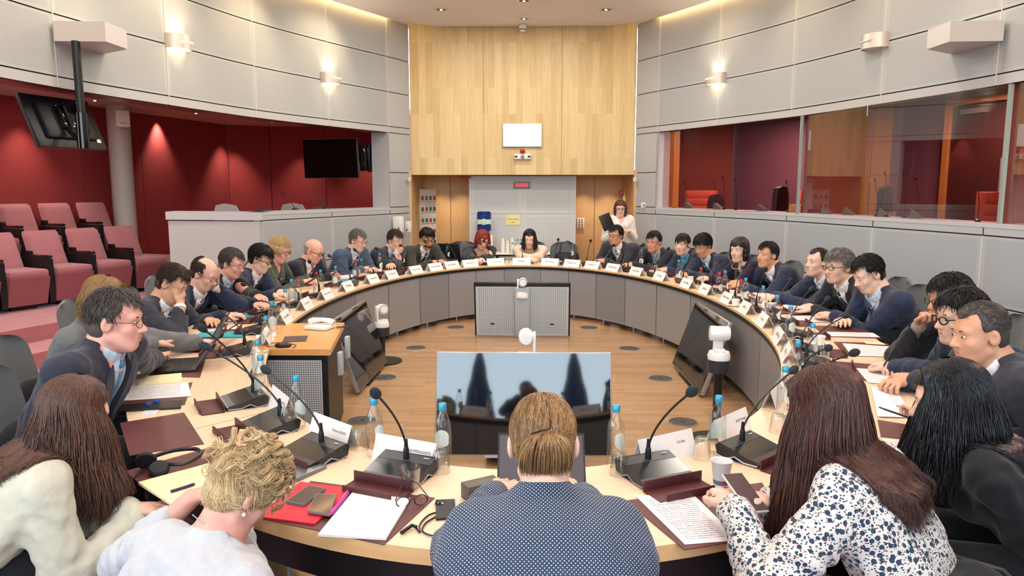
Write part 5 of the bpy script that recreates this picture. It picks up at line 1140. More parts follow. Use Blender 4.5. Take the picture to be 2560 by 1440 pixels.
def npmesh(name, V, Fq, m, parent=None, smooth=True, relax=1):
    for _ in range(relax):      # gentle smoothing of the surface grid
        S = np.zeros_like(V); C = np.zeros(len(V), dtype=np.float32)
        for i in range(4):
            a = Fq[:, i]; b = Fq[:, (i + 1) % 4]
            for d in range(3): S[:, d] += np.bincount(a, V[b, d], len(V)) + np.bincount(b, V[a, d], len(V))
            C += np.bincount(a, minlength=len(V)) + np.bincount(b, minlength=len(V))
        V = V * .5 + .5 * S / np.maximum(C, 1)[:, None]
    me = bpy.data.meshes.new(name); n = len(Fq); me.vertices.add(len(V)); me.vertices.foreach_set('co', V.astype(np.float32).ravel()); me.loops.add(n * 4); me.loops.foreach_set('vertex_index', Fq.astype(np.int32).ravel())
    me.polygons.add(n); me.polygons.foreach_set('loop_start', np.arange(0, 4 * n, 4, dtype=np.int32)); me.polygons.foreach_set('loop_total', np.full(n, 4, dtype=np.int32)); me.polygons.foreach_set('use_smooth', np.ones(n, dtype=bool)); me.update(calc_edges=True)
    me.materials.append(m); o = bpy.data.objects.new(name, me); COL.objects.link(o)
    if parent: o.parent = parent
    return o

def skin_mat(name, col): return mat(name, col, .48, noise=.07, scale=25, spec=.4, bump=.05, bscale=220)
SK = {'fair': skin_mat('skin_fair', '#dcae98'), 'pink': skin_mat('skin_pink', '#e0a594'), 'tan': skin_mat('skin_tan', '#d3a284'), 'light': skin_mat('skin_light', '#e0b9a2'), 'warm': skin_mat('skin_warm', '#cf9a7c')}
def cloth(name, col, **k):
    if name in MATS: return MATS[name]
    m = mat(name, col, .8, noise=.05, scale=30, bump=k.get('bump', .5), bscale=k.get('bs', 11), sheen=.15, spec=.25)
    for n_ in m.node_tree.nodes:
        if n_.type == 'BUMP': n_.inputs['Distance'].default_value = .03
    return m
def hair_mat(name, c1, c2, rough=.42):
    if name in MATS: return MATS[name]
    m = mat(name, c1, rough, spec=.45); nt, b = nodes_of(m); g = N(nt, 'ShaderNodeNewGeometry'); tc = N(nt, 'ShaderNodeTexCoord'); mp = N(nt, 'ShaderNodeMapping'); mp.inputs['Scale'].default_value = (160, 160, 9); ns = N(nt, 'ShaderNodeTexNoise'); ns.inputs['Scale'].default_value = 1
    nt.links.new(tc.outputs['Object'], mp.inputs[0]); nt.links.new(mp.outputs[0], ns.inputs['Vector']); f = math_n(nt, 'ADD', math_n(nt, 'MULTIPLY', g.outputs['Random Per Island'], .6), math_n(nt, 'MULTIPLY', ns.outputs[0], .7)); f = math_n(nt, 'SUBTRACT', f, .3); cl = N(nt, 'ShaderNodeClamp'); nt.links.new(f, cl.inputs[0])
    nt.links.new(mixc(nt, cl.outputs[0], lin(c1), lin(c2)), b.inputs['Base Color']); bp = N(nt, 'ShaderNodeBump'); bp.inputs['Strength'].default_value = .5; bp.inputs['Distance'].default_value = .004; nt.links.new(ns.outputs[0], bp.inputs['Height']); nt.links.new(bp.outputs[0], b.inputs['Normal']); return m
M_IRIS = mat('eye_dark', '#1c1512', .1); M_EYEW = mat('eye_white', '#d9d2cb', .2); M_LIP = mat('lips', '#b06a60', .5); M_LIPR = mat('lips_red', '#b02c30', .45)

def Rz(a): c, s = math.cos(a), math.sin(a); return np.array([[c, -s, 0], [s, c, 0], [0, 0, 1.]])
def Rx(a): c, s = math.cos(a), math.sin(a); return np.array([[1, 0, 0], [0, c, -s], [0, s, c.__float__()]])
def Ry(a): c, s = math.cos(a), math.sin(a); return np.array([[c, 0, s], [0, 1, 0], [-s, 0, c]])
def ik(S, T, l1, l2, pole):
    d = T - S; L = np.linalg.norm(d); Lm = (l1 + l2) * .985
    if L > Lm: T = S + d / L * Lm; d = T - S; L = Lm
    L = max(L, abs(l1 - l2) + .03); a = (l1 * l1 - l2 * l2 + L * L) / (2 * L); h = math.sqrt(max(l1 * l1 - a * a, 0)); u = d / max(np.linalg.norm(d), 1e-6); p = pole - u * (pole @ u); p /= np.linalg.norm(p); return S + u * a + p * h, T
def add_hand(sd, W, fdir, up, side, sc, style='rest', fine=True):
    """palm with five separate fingers; fdir points along the hand, up out of its back"""
    f = fdir / np.linalg.norm(fdir); up = up - f * (up @ f); up /= np.linalg.norm(up); x = np.cross(f, up) * side * -1      # x points to the thumb side
    curl = {'rest': (.25, .55), 'flat': (.05, .15), 'fist': (1.1, 1.5), 'hold': (.75, 1.0), 'chin': (.8, 1.2)}[style]
    w0 = W; pc = W + f * .045 * sc
    sd.cone(w0, pc, .027 * sc, .030 * sc, .015, flat=(up, .62)); sd.cone(pc - x * .018 * sc, pc + f * .03 * sc - x * .02 * sc, .022 * sc, .018 * sc, .012, flat=(up, .7)); sd.cone(pc + x * .014 * sc, pc + f * .032 * sc + x * .016 * sc, .022 * sc, .018 * sc, .012, flat=(up, .7))
    rr = .0088 * sc if fine else .0098 * sc
    for i, (o_, L) in enumerate(((.033, .066), (.011, .074), (-.011, .069), (-.032, .053))):
        b = pc + f * .038 * sc + x * o_ * sc * 1.05; d1 = f * math.cos(curl[0]) - up * math.sin(curl[0]) + x * (.10 * (1.5 - i) * .6); a2 = curl[0] + curl[1]; d2 = f * math.cos(a2) - up * math.sin(a2); a3 = a2 + curl[1] * .6; d3 = f * math.cos(a3) - up * math.sin(a3)
        p1 = b + d1 * L * .45 * sc; p2 = p1 + d2 * L * .32 * sc; p3 = p2 + d3 * L * .23 * sc; sd.chain([b - f * .012 * sc, b, p1, p2, p3], [rr, rr * 1.08, rr, rr * .93, rr * .8], .004)
    t0 = W + f * .02 * sc + x * .02 * sc; t1 = t0 + (f * .6 + x * .75 - up * .25) * .035 * sc; t2 = t1 + (f * .9 + x * .25 - up * .35) * .032 * sc; t3 = t2 + (f * .95 - x * .05 - up * .3) * .024 * sc
    sd.chain([t0, t1, t2, t3], [.017 * sc, .0125 * sc, .0105 * sc, .0085 * sc], .006)

def head_sdf(sd, C, R, hs, male=True, neck_to=None, detail=True, chub=1.0, body_k=.03):
    g = lambda x, y, z: C + R @ (np.array([x, y, z]) * hs)
    sd.ell(g(0, -.012, .030), np.array((.074, .093, .083)) * hs, .02, R); sd.ell(g(0, .030, -.035), np.array((.054 * chub, .060, .078)) * hs, .025, R)
    sd.ell(g(0, .045, -.090), np.array((.034 * chub, .034, .030)) * hs, .03, R); sd.cone(g(-.045, -.002, -.062), g(-.018, .062, -.098), .018 * hs * chub, .014 * hs, .02); sd.cone(g(.045, -.002, -.062), g(.018, .062, -.098), .022 * hs * chub, .016 * hs, .025)
    sd.cone(g(-.034, .070, .022), g(.034, .070, .022), .013 * hs, .013 * hs, .02); sd.cone(g(-.036, .058, -.028), g(-.02, .062, -.05), .019 * hs * chub, .016 * hs, .02); sd.cone(g(.036, .058, -.028), g(.02, .062, -.05), .019 * hs * chub, .016 * hs, .02)
    sd.ell(g(-.030, .092, .002), np.array((.017, .014, .011)) * hs, .012, R, sub=True); sd.ell(g(.030, .092, .002), np.array((.017, .014, .011)) * hs, .012, R, sub=True)
    sd.cone(g(0, .078, .006), g(0, .104, -.030), .0085 * hs, .0115 * hs, .010); sd.ell(g(-.012, .092, -.034), np.array((.009, .011, .008)) * hs, .006, R); sd.ell(g(.012, .092, -.034), np.array((.009, .011, .008)) * hs, .006, R)
    sd.cone(g(-.016, .082, -.058), g(.016, .082, -.058), .0085 * hs, .0085 * hs, .008); sd.cone(g(-.014, .080, -.070), g(.014, .080, -.070), .009 * hs, .009 * hs, .008)
    sd.ell(g(0, .093, -.0635), np.array((.022, .006, .0016)) * hs, .003, R, sub=True)
    for s in (-1, 1): sd.ell(g(s * .077, -.008, -.008), np.array((.009, .020, .031)) * hs, .008, R @ Rz(s * .35)); sd.ell(g(s * .084, .0, -.004), np.array((.006, .010, .016)) * hs, .004, R @ Rz(s * .35), sub=True)
    if neck_to is not None: nr = (.054 if male else .044) * hs; sd.cone(g(0, -.030, -.050), neck_to, nr, nr * 1.12, .014)
    return g

def face_bits(g, R, C, hs, root, brow, lips, closed=False, glasses=None, down=False):
    rot = lambda b: None
    def M_(p): return Matrix.Translation(Vector(p))
    RM = Matrix([list(r) for r in R])
    for s in (-1, 1):
        if not closed:
            MB().ball((0, 0, 0), (.0115 * hs, .006 * hs, .0045 * hs), 10, M=M_(g(s * .030, .0785, .001)) @ RM.to_4x4()).build('eye', M_EYEW, root); MB().ball((0, 0, 0), (.0048 * hs, .0035 * hs, .0044 * hs), 8, M=M_(g(s * .030, .0835, .001)) @ RM.to_4x4()).build('iris', M_IRIS, root)
        else: MB().tube([g(s * .020, .0845, -.001), g(s * .030, .0865, -.004), g(s * .041, .080, -.001)], .0014 * hs, 6).build('eyelashes', M_IRIS, root)
        MB().tube([g(s * .015, .0850, .0215), g(s * .030, .0848, .0245), g(s * .046, .0715, .0195)], [.0018 * hs, .0024 * hs, .0010 * hs], 6).build('eyebrow', brow, root)
    MB().tube([g(-.020, .0830, -.0635), g(-.008, .0905, -.0605), g(0, .0912, -.062), g(.008, .0905, -.0605), g(.020, .0830, -.0635)], [.0012 * hs, .0040 * hs, .0034 * hs, .0040 * hs, .0012 * hs], 6).build('lips', lips, root)
    if glasses:
        gm, rw = glasses; r = empty('glasses'); r.parent = root
        for s in (-1, 1):
            pts = [g(s * .031 + .023 * math.cos(a), .0985 - (max(0, s * math.cos(a)) ** 2) * .008, .0 + .0165 * math.sin(a)) for a in np.linspace(0, 2 * PI, 15)]; MB().tube(pts, rw * hs, 6, cap=False).build('rim', gm, r)
            MB().tube([g(s * .054, .090, .005), g(s * .078, .045, .006), g(s * .082, -.005, .004), g(s * .081, -.022, -.012)], rw * .9 * hs, 6).build('temple', gm, r)
        MB().tube([g(-.009, .099, .003), g(0, .104, .006), g(.009, .099, .003)], rw * hs, 6).build('bridge', gm, r)

CAPS = {}
def hair_cap(g, C, R, hs, kind, m, root, v=.006, part=None):
    """close hair volume on the skull; kind sets where it stops; locks laid over it break the outline"""
    sd = Sdf(); t = {'short': .008, 'crew': .004, 'thick': .012, 'balding': .006, 'rim': .006, 'bob': .016, 'long': .008, 'pulled': .005, 'curly': .004}[kind] * hs
    sd.ell(g(0, -.012, .032), np.array((.074, .092, .083)) * hs + t, .02, R); sd.ell(g(0, -.045, -.028), np.array((.062, .052, .056)) * hs + t * .6, .03, R)
    if kind == 'bob': sd.ell(g(-.066, .005, -.035), np.array((.034, .055, .080)) * hs, .03, R); sd.ell(g(.066, .005, -.035), np.array((.034, .055, .080)) * hs, .03, R); sd.ell(g(0, -.06, -.04), np.array((.07, .05, .08)) * hs, .03, R)
    if kind == 'thick': sd.ell(g(.01, .025, .090), np.array((.052, .046, .024)) * hs, .03, R)
    ph = np.random.rand(6) * 6
    def line(q):      # positive where there is no hair
        x, y, z = q[:, 0], q[:, 1], q[:, 2]; side = np.abs(x); wob = .004 * np.sin(x * 90 + ph[0]) + .003 * np.sin(z * 120 + ph[1]) + .003 * np.sin(y * 110 + ph[2])
        hl = {'short': .066, 'crew': .070, 'thick': .060, 'balding': .060, 'rim': .06, 'bob': .040, 'long': .056, 'pulled': .060, 'curly': .052}[kind] + (.018 * (side / .05) ** 2 if kind in ('short', 'crew', 'balding') else 0)
        cut = np.minimum(y - .030, np.minimum(hl, .085) - z)                          # forehead and face
        if kind not in ('bob', 'long', 'curly'):
            cut = np.maximum(cut, np.minimum(y - .012 - .35 * np.maximum(z, -.02), .045 - z))        # temples
            cut = np.maximum(cut, np.minimum(np.minimum(y + .034, .022 - z), side - .03))            # around the ear
            cut = np.maximum(cut, -.062 - .3 * (y + .06) - z)
        elif kind == 'bob': cut = np.maximum(cut, np.minimum(np.minimum(y - .030, .052 - side), .05 - z)); cut = np.maximum(cut, -.115 - z)
        else: cut = np.maximum(cut, np.minimum(y - .045, .035 - z)); cut = np.maximum(cut, -.08 - z)
        if kind == 'balding': cut = np.maximum(cut, np.minimum(np.minimum(z - .055, .055 - side), y + .055)); cut = np.maximum(cut, np.minimum(y - .01, z - .02))
        if kind == 'rim': cut = np.maximum(cut, z - .030 + .4 * np.maximum(y, 0)); cut = np.maximum(cut, y - .015)
        return cut + wob
    amp = {'short': .0022, 'crew': .0006, 'thick': .004, 'balding': .0015, 'rim': .0015, 'bob': .0015, 'long': .001, 'pulled': .0008, 'curly': .001}[kind] * hs
    def post(P, D):
        q = (P - C) @ R / hs; x, y, z = q[:, 0], q[:, 1], q[:, 2]
        D = D + amp * np.sin(x * 190 + 3 * np.sin(y * 30 + ph[0]) + ph[1]) + amp * .6 * np.sin(x * 90 + z * 60 + ph[3]); return np.maximum(D, line(q) * hs * .8)
    CAPS[root.name] = sd
    V, Fq = sd.mesh(v, post)
    if not len(Fq): return
    o = npmesh('hair', V, Fq, m, root)
    if kind in ('bob', 'long', 'curly'): return o
    # lying locks, combed from the crown to the front and sides
    n, ln, lift, rr = {'short': (1100, .42, .006, .0013), 'crew': (900, .10, .002, .0008), 'thick': (1300, .48, .009, .0014), 'balding': (520, .35, .005, .0013), 'rim': (260, .28, .004, .0012), 'pulled': (600, .8, .002, .0014)}[kind]
    rs = np.random.RandomState(int(abs(C[2]) * 9999) % 9999); roots = []
    ex = np.array((.074, .092, .083)) * hs + t * .9
    tries = 0
    while len(roots) < n and tries < n * 6:
        tries += 1; a = rs.uniform(-PI, PI); th_ = rs.uniform(.05, 1.75); p = np.array([math.sin(a) * math.sin(th_) * ex[0], math.cos(a) * math.sin(th_) * ex[1] - .012 * hs, .032 * hs + math.cos(th_) * ex[2]])
        if line((p / hs)[None])[0] < -.003: roots.append((a, th_, rs.uniform(.7, 1.2), rs.uniform(-.25, .25), rs.uniform(.4, 1.3)))
    if not roots: return o
    def path(i, q):
        a, th_, ll, tw, lf = q; pts = []
        for k in range(5):
            u = k / 4; th2 = th_ + ln * ll * u * (1 if kind != 'thick' or math.cos(a) < .3 else .8); a2 = a + tw * u; out = 1 + (lift * lf * math.sin(u * 2.2) + .002) * hs / ex[0]
            pts.append(C + R @ (np.array([math.sin(a2) * math.sin(th2) * ex[0], math.cos(a2) * math.sin(th2) * ex[1], math.cos(th2) * ex[2]]) * out + np.array([0, -.012 * hs, .032 * hs])))
        return np.array(pts)
    lk = strands('hair_lock', roots, path, 5, rr * hs, m, root, push=sd, gap=.0012); merge(o, lk); return o
def merge(o, b):
    """joins mesh b into mesh o, one part"""
    va = np.empty(len(o.data.vertices) * 3, np.float32); o.data.vertices.foreach_get('co', va); vb = np.empty(len(b.data.vertices) * 3, np.float32); b.data.vertices.foreach_get('co', vb)
    la = np.empty(len(o.data.loops), np.int32); o.data.loops.foreach_get('vertex_index', la); lb = np.empty(len(b.data.loops), np.int32); b.data.loops.foreach_get('vertex_index', lb)
    V = np.concatenate([va, vb]).reshape(-1, 3); Fq = np.concatenate([la.reshape(-1, 4), lb.reshape(-1, 4) + len(va) // 3]); m = o.data.materials[0]; par = o.parent; nm = o.name
    t_ = npmesh('tmp', V, Fq, m, None, relax=0); old = o.data; o.data = t_.data; bpy.data.objects.remove(t_); bpy.data.objects.remove(b); o.data.name = 'hair'

def push_out(sd, P, gap):
    """moves points that lie inside a surface to just outside it"""
    for _ in range(2):
        d = sd.at(P); m = d < gap
        if not m.any(): break
        Q = P[m]; e_ = 1e-3; G = np.stack([sd.at(Q + np.eye(3)[i] * e_) - d[m] for i in range(3)], 1) / e_; G /= np.linalg.norm(G, axis=1)[:, None] + 1e-6; P = P.copy(); P[m] = Q + G * (gap - d[m])[:, None]
    return P
def tubes(name, A, r0, m, root, n=3, flat=(1.6, .7), ends=.7):
    """A: [locks, points, 3] centre lines of many tapering locks, one hair mesh"""
    A = np.asarray(A, float); L, k, _ = A.shape; T = np.empty_like(A); T[:, 1:-1] = A[:, 2:] - A[:, :-2]; T[:, 0] = A[:, 1] - A[:, 0]; T[:, -1] = A[:, -1] - A[:, -2]; T /= np.linalg.norm(T, axis=2)[..., None] + 1e-9
    ref = np.where(np.abs(T[:, :1, 2:3]) < .9, np.array([0, 0, 1.]), np.array([1., 0, 0])); U = np.cross(T, np.broadcast_to(ref, T.shape)); U /= np.linalg.norm(U, axis=2)[..., None] + 1e-9
    for i in range(1, k):
        u = U[:, i - 1] - T[:, i] * (U[:, i - 1] * T[:, i]).sum(1)[:, None]; U[:, i] = u / (np.linalg.norm(u, axis=1)[:, None] + 1e-9)
    W_ = np.cross(T, U); s = np.linspace(0, 1, k); rr = r0 * np.where(s < ends, 1, np.maximum(.08, 1 - (s - ends) / (1 - ends) * .92)); V = np.empty((L, k, n, 3))
    for j in range(n): al = 2 * PI * j / n; V[:, :, j] = A + rr[None, :, None] * (U * math.cos(al) * flat[0] + W_ * math.sin(al) * flat[1])
    base = (np.arange(L) * k * n)[:, None, None]; ii = (np.arange(k - 1) * n)[None, :, None]; jj = np.arange(n)[None, None, :]; j2 = (jj + 1) % n
    Fq = np.stack([base + ii + jj, base + ii + j2, base + ii + n + j2, base + ii + n + jj], -1).reshape(-1, 4); return npmesh(name, V.reshape(-1, 3).astype(np.float32), Fq, m, root, relax=0)
def strands(name, roots, path, n_seg, r0, m, root, n=3, push=None, gap=.001):
    A = np.stack([path(i, q) for i, q in enumerate(roots)])
    if push is not None: sh_ = A.shape; A = push_out(push, A.reshape(-1, 3), gap).reshape(sh_)
    return tubes(name, A, r0, m, root, n)

# shared trousers and shoes
def legs_proto(col, skirt=False):
    sd = Sdf()
    for s in (-1, 1):
        sd.cone((s * .10, -.02, .54), (s * .13, .40, .53), .088, .068, .03); sd.cone((s * .13, .40, .52), (s * .14, .36, .12), .064, .048, .03)
    sd.cone((-.09, -.03, .56), (.09, -.03, .56), .11, .11, .03); V, Fq = sd.mesh(.016); return V, Fq
LEGV, LEGF = legs_proto(None); _leg = {}
def legs(m, root, s):
    if m.name not in _leg:
        o = npmesh('trousers', LEGV, LEGF, m, root)
        _leg[m.name] = o.data
    else: o = bpy.data.objects.new('trousers', _leg[m.name]); COL.objects.link(o); o.parent = root
    o.scale = (s, s, s * 1.0)
    for sx in (-1, 1):
        if 'shoe' not in _leg:
            q = MB().box((0, .04, .045), (.09, .26, .09), r=.03).build('shoe', M_BLACKG, root); _leg['shoe'] = q.data
        else: q = bpy.data.objects.new('shoe', _leg['shoe']); COL.objects.link(q); q.parent = root
        q.location = (sx * .14 * s, .36 * s, 0)

m_chair = mat('chair_grey_fabric', '#565a5c', .85, bump=.15, bscale=300, sheen=.2); m_chair2 = mat('chair_shell_black', '#1b1d1f', .4)
def chair_proto():
    r = empty('conference_chair'); r['category'] = 'chair'
    vs = []; nx, nz = 14, 22; fs = []
    for side in (0, 1):
        for j in range(nz + 1):
            z = j / nz; wz = .235 * (1 - .10 * z) * (1 - .62 * max(0, (z - .5) / .5) ** 7) * (1 - .3 * max(0, (.25 - z) / .25) ** 3)
            for i in range(nx + 1):
                x = -1 + 2 * i / nx; th_ = .03 if side else -.025; ed = (1 - x ** 4) * (1 - (2 * z - 1) ** 6)
                vs.append((wz * x, -.22 - .10 * z - .0 + .07 * x * x + th_ * ed, .50 + .47 * z))
    a = (nx + 1) * (nz + 1)
    for j in range(nz):
        for i in range(nx): q = j * (nx + 1) + i; fs.append((q, q + 1, q + nx + 2, q + nx + 1)); fs.append((a + q, a + q + nx + 1, a + q + nx + 2, a + q + 1))
    for i in range(nx): fs.append((i, a + i, a + i + 1, i + 1)); q = nz * (nx + 1) + i; fs.append((q, q + 1, a + q + 1, a + q))
    for j in range(nz): q = j * (nx + 1); fs.append((q, q + nx + 1, a + q + nx + 1, a + q)); q += nx; fs.append((q, a + q, a + q + nx + 1, q + nx + 1))
    MB().add(vs, fs).build('backrest', m_chair, r); MB().box((0, .02, .44), (.46, .46, .08), r=.03).build('seat', m_chair, r)
    for s in (-1, 1): MB().tube([(s * .25, -.2, .55), (s * .27, -.05, .66), (s * .27, .14, .66)], .014, 8).tube([(s * .27, .05, .65), (s * .26, .04, .42), (s * .1, .02, .4)], .012, 8).build('armrest', m_chair2, r)
    MB().tube([(0, 0, .06), (0, 0, .42)], .028, 10).build('column', M_STEEL, r)
    for k in range(5):
        a_ = 2 * PI * k / 5; MB().tube([(0, 0, .09), (.27 * math.cos(a_), .27 * math.sin(a_), .05)], [.022, .014], 8).build('leg', m_chair2, r)
    return Proto(r)
CH = chair_proto()

def person(key, head, facing, opt):
    """head: skull centre in the world; facing: heading of the chest; opt: looks and pose"""
    s = opt.get('s', 1.14); hs = opt.get('hs', s * 1.0); male = opt.get('male', True); fine = opt.get('fine', False); v = opt.get('v', .0085); standing = opt.get('stand', False)
    # local frame: +Y forward, origin on the floor under the hips
    hz = head.z; neck = .116 * s; tor = (.52 if male else .49) * s; hip0 = .53 if not standing else .96 * s
    hp, hy, hr = opt.get('pitch', .15), opt.get('yaw', 0.0), opt.get('roll', 0.0); lean = opt.get('lean')
    if lean is None:
        cl = (hz - hip0 - neck * .95 - .02) / tor; lean = math.acos(max(.45, min(.999, cl)))
    HIPZ = hz - neck * .95 - .02 - tor * math.cos(lean); H_ = np.array([0, 0, HIPZ]); ax = np.array([0, math.sin(lean), math.cos(lean)]); Nk = H_ + ax * tor
    fw = np.array([0, math.cos(lean), -math.sin(lean)]); C = Nk + np.array([0, .035 * s + .05 * s * math.sin(max(lean, 0)) + .03 * s * math.sin(hp), neck * .95 + .02]); 
    root_loc = Vector(head) - Matrix.Rotation(facing, 3, 'Z') @ Vector((C[0], C[1], 0)); root = empty('person', (root_loc.x, root_loc.y, 0), facing); tag(root, opt['label'], 'person')
    inv = np.array(root.matrix_basis.to_3x3().inverted()); base = np.array([root_loc.x, root_loc.y, 0]); W2L = lambda p: inv @ (np.array(p) - base)
    Rh = Rz(hy) @ Rx(-hp) @ Ry(hr); sw = (.198 if male else .162) * s * opt.get('wide', 1.0); fat = opt.get('fat', 1.0); X = np.array([1., 0, 0])
    SH = [Nk - ax * (.045 + opt.get('drop', 0)) * s + X * (q * sw) for q in (-1, 1)]; up_l, fo_l = .29 * s, .255 * s; hands = []; tg = opt.get('hands', [None, None]); st = opt.get('hstyle', ['rest', 'rest'])
    for i, q in enumerate((-1, 1)):
        T = tg[i]
        if T is None: T = np.array([q * .10, C[1] + .20, TZ + .045])
        elif len(T) == 2: T = W2L(atz(T[0], T[1], TZ + .05))
        elif T[0] == 'h': T = C + Rh @ (np.array(T[1:4]) * hs)
        elif T[0] == 'w': T = W2L(T[1:4])
        else: T = np.array(T, float)
        pole = np.array(opt.get('pole', [(q * .75, -.35, -.65)] * 2)[i]) if 'pole' in opt else np.array((q * .75, -.35, -.65)); E_, T = ik(SH[i], np.array(T, float), up_l, fo_l, pole)
        if 'elbow_up' in opt and not standing and T[1] > .2: pass
        hands.append((SH[i], E_, T))
    b = Sdf(); g = head_sdf(b, C, Rh, hs, male, Nk - ax * .01 * s, chub=opt.get('chub', 1.0)); R_ = opt.get('r', 1.0)
    def body(sd, e, wr=0.0, arms=True, k=.045, low=True, sl=1.0):
        fl = (fw, .74 * fat); fl2 = (fw, .68)
        if low: sd.cone(H_ - X * .075 * s, H_ + X * .075 * s, (.125 * fat * s + e), (.125 * fat * s + e), k, flat=fl, wr=wr)
        m1 = H_ + ax * tor * .42; sd.cone(m1 - X * .062 * s, m1 + X * .062 * s, .112 * fat * s + e, .112 * fat * s + e, .09, flat=fl, wr=wr); m2 = H_ + ax * tor * .74
        sd.cone(m2 - X * .080 * s * sw / (.175 * s), m2 + X * .080 * s * sw / (.175 * s), .115 * s + e, .115 * s + e, .08, flat=fl, wr=wr)
        sd.cone(Nk - ax * .055 * s - X * (sw - .03), Nk - ax * .055 * s + X * (sw - .03), .062 * s + e, .062 * s + e, .05, flat=fl2); sd.cone(Nk - ax * .055 * s, Nk + ax * .012 * s - fw * .012 * s, .090 * s + e, .058 * s + e * .6, .06)
        if not male: [sd.ell(m2 + X * q * .065 * s + fw * .085 * s, np.array((.055, .05, .055)) * s + e, .05) for q in (-1, 1)]
        if arms:
            for S_, E_, T_ in hands:
                sd.cone(S_, E_, (.058 if male else .050) * s + e, .044 * s + e, .035, wr=wr); T2 = E_ + (T_ - E_) * sl; sd.cone(E_, T2, .043 * s + e, (.028 + .012 * (1 - sl)) * s + e, .02, wr=wr)
    body(b, 0, arms=True)
    for i, (S_, E_, T_) in enumerate(hands):
        fd = T_ - E_; fd = fd / np.linalg.norm(fd); fd2 = np.array(opt['hdir'][i]) if opt.get('hdir') and opt['hdir'][i] is not None else (fd * np.array([1, 1, .25]) if T_[2] < TZ + .15 and not standing else fd)
        upv = np.array(opt['hup'][i]) if opt.get('hup') and opt['hup'][i] is not None else np.array([0, 0, 1.])
        add_hand(b, T_, fd2, upv, 1 if i == 0 else -1, s * 1.02, st[i], fine)
    skin = SK[opt.get('skin', 'fair')]; V, Fq = b.mesh(v); npmesh('body', V, Fq, skin, root, relax=1 if v > .006 else 1)
    vj = max(v, .007)
    # clothing
    top = opt['top']; j = Sdf(); [j.ell(S_ + ax * .018 * s, np.array((.066, .060, .034)) * s, .04) for S_, _, _ in hands] if top['kind'] == 'jacket' else 0; e = .019 * s * opt.get('thick', 1.0); body(j, e, wr=opt.get('wr', .0035), sl=opt.get('sleeve', .93)); u0 = opt.get('vneck', .27 if top['kind'] in ('jacket', 'cardigan') else .86); vw = opt.get('vw', .072) * s
    for q in ((H_ + ax * tor * .0),): j.cone(q - X * .085 * s, q + X * .085 * s, .14 * fat * s, .14 * fat * s, .05, flat=(fw, .82))
    nkr = .062 * s if male else .055 * s
    if opt.get('collar'): j.chain([Nk + ax * (.020 - .02 * math.cos(a_)) * s + fw * (.016 * s + math.cos(a_) * nkr * 1.15) + X * math.sin(a_) * nkr * 1.2 for a_ in np.linspace(.5, 2 * PI - .5, 13)], [.014 * s] * 13, .010)
    if top['kind'] == 'jacket':
        cp_ = [Nk + ax * (.030 - .055 * abs(a_) / 1.6) * s + fw * (.022 * s - math.cos(a_) * nkr * 1.22) + X * math.sin(a_) * nkr * 1.30 for a_ in np.linspace(-1.6, 1.6, 9)]; j.chain(cp_, [.013 * s] * 9, .012)
    def post(P, D):
        d = P - H_; u = d @ ax / tor; f = d @ fw; x = np.abs(d[:, 0]); w_ = vw * np.clip((u - u0) / (1 - u0), -1, 2) + (.0 if top['kind'] != 'tee' else 0)
        cutv = np.minimum(np.minimum(np.minimum(w_ - x, f - .01), (u - u0) * tor), .20 * s - f) if u0 < 1 else -np.ones_like(u)
        ck = -(np.sqrt(x ** 2 + (f - .020 * s) ** 2) - nkr * opt.get('neckhole', 1.04)); ck = np.minimum(ck, (u - .95) * tor); return np.maximum(np.maximum(D, cutv), ck)
    V, Fq = j.mesh(vj, post if not opt.get('closed') else lambda P, D: np.maximum(D, np.minimum(-(np.sqrt((P - Nk)[:, 0] ** 2 + ((P - Nk) @ fw - .02 * s) ** 2) - nkr * opt.get('neckhole', 1.12)), (P - Nk) @ ax + .012)))
    jo = npmesh({'jacket': 'jacket', 'cardigan': 'cardigan', 'tee': 'blouse'}[top['kind']], V, Fq, top['m'], root, relax=2)
    # a surface probe used for tie, lapels and badges
    def probe(sd, x, u, out=.0):
        o_ = H_ + ax * tor * u + X * x; ts = np.linspace(.30, .0, 90) * s; P = o_ + ts[:, None] * fw; d = sd.at(P); k = np.argmax(d < 0); return P[k] + fw * out if (d < 0).any() else P[-1] + fw * out
    if top['kind'] != 'tee' and 'shirt' in opt:
        sh = Sdf(); body(sh, .006 * s, arms=False, low=False); [sh.chain([Nk + ax * (.014 + .014 * q_ + .016 * math.cos(a_ + PI)) * s + fw * (.016 * s + math.cos(a_) * nkr * (1.02 - .03 * q_)) + X * math.sin(a_) * nkr * (1.03 - .03 * q_) for a_ in np.linspace(.25, 2 * PI - .25, 13)], [.0065 * s] * 13, .012) for q_ in (0, 1, 2)]
        cz = .088 if male else .2
        def pc(P, D):
            q = (P - C) @ Rh / hs; d = P - H_; u = d @ ax / tor; top_ = (P - (Nk + ax * .062 * s)) @ (ax * .9 - fw * .30); return np.maximum(np.maximum(D, top_), (.25 - u) * tor)
        V, Fq = sh.mesh(vj, pc); npmesh('shirt', V, Fq, opt['shirt'], root, relax=1)
        for i, (S_, E_, T_) in enumerate(hands):
            d_ = (T_ - E_); MB().tube([E_ + d_ * .90, E_ + d_ * .985], [.036 * s, .034 * s], 14).build('cuff', opt['shirt'], root)
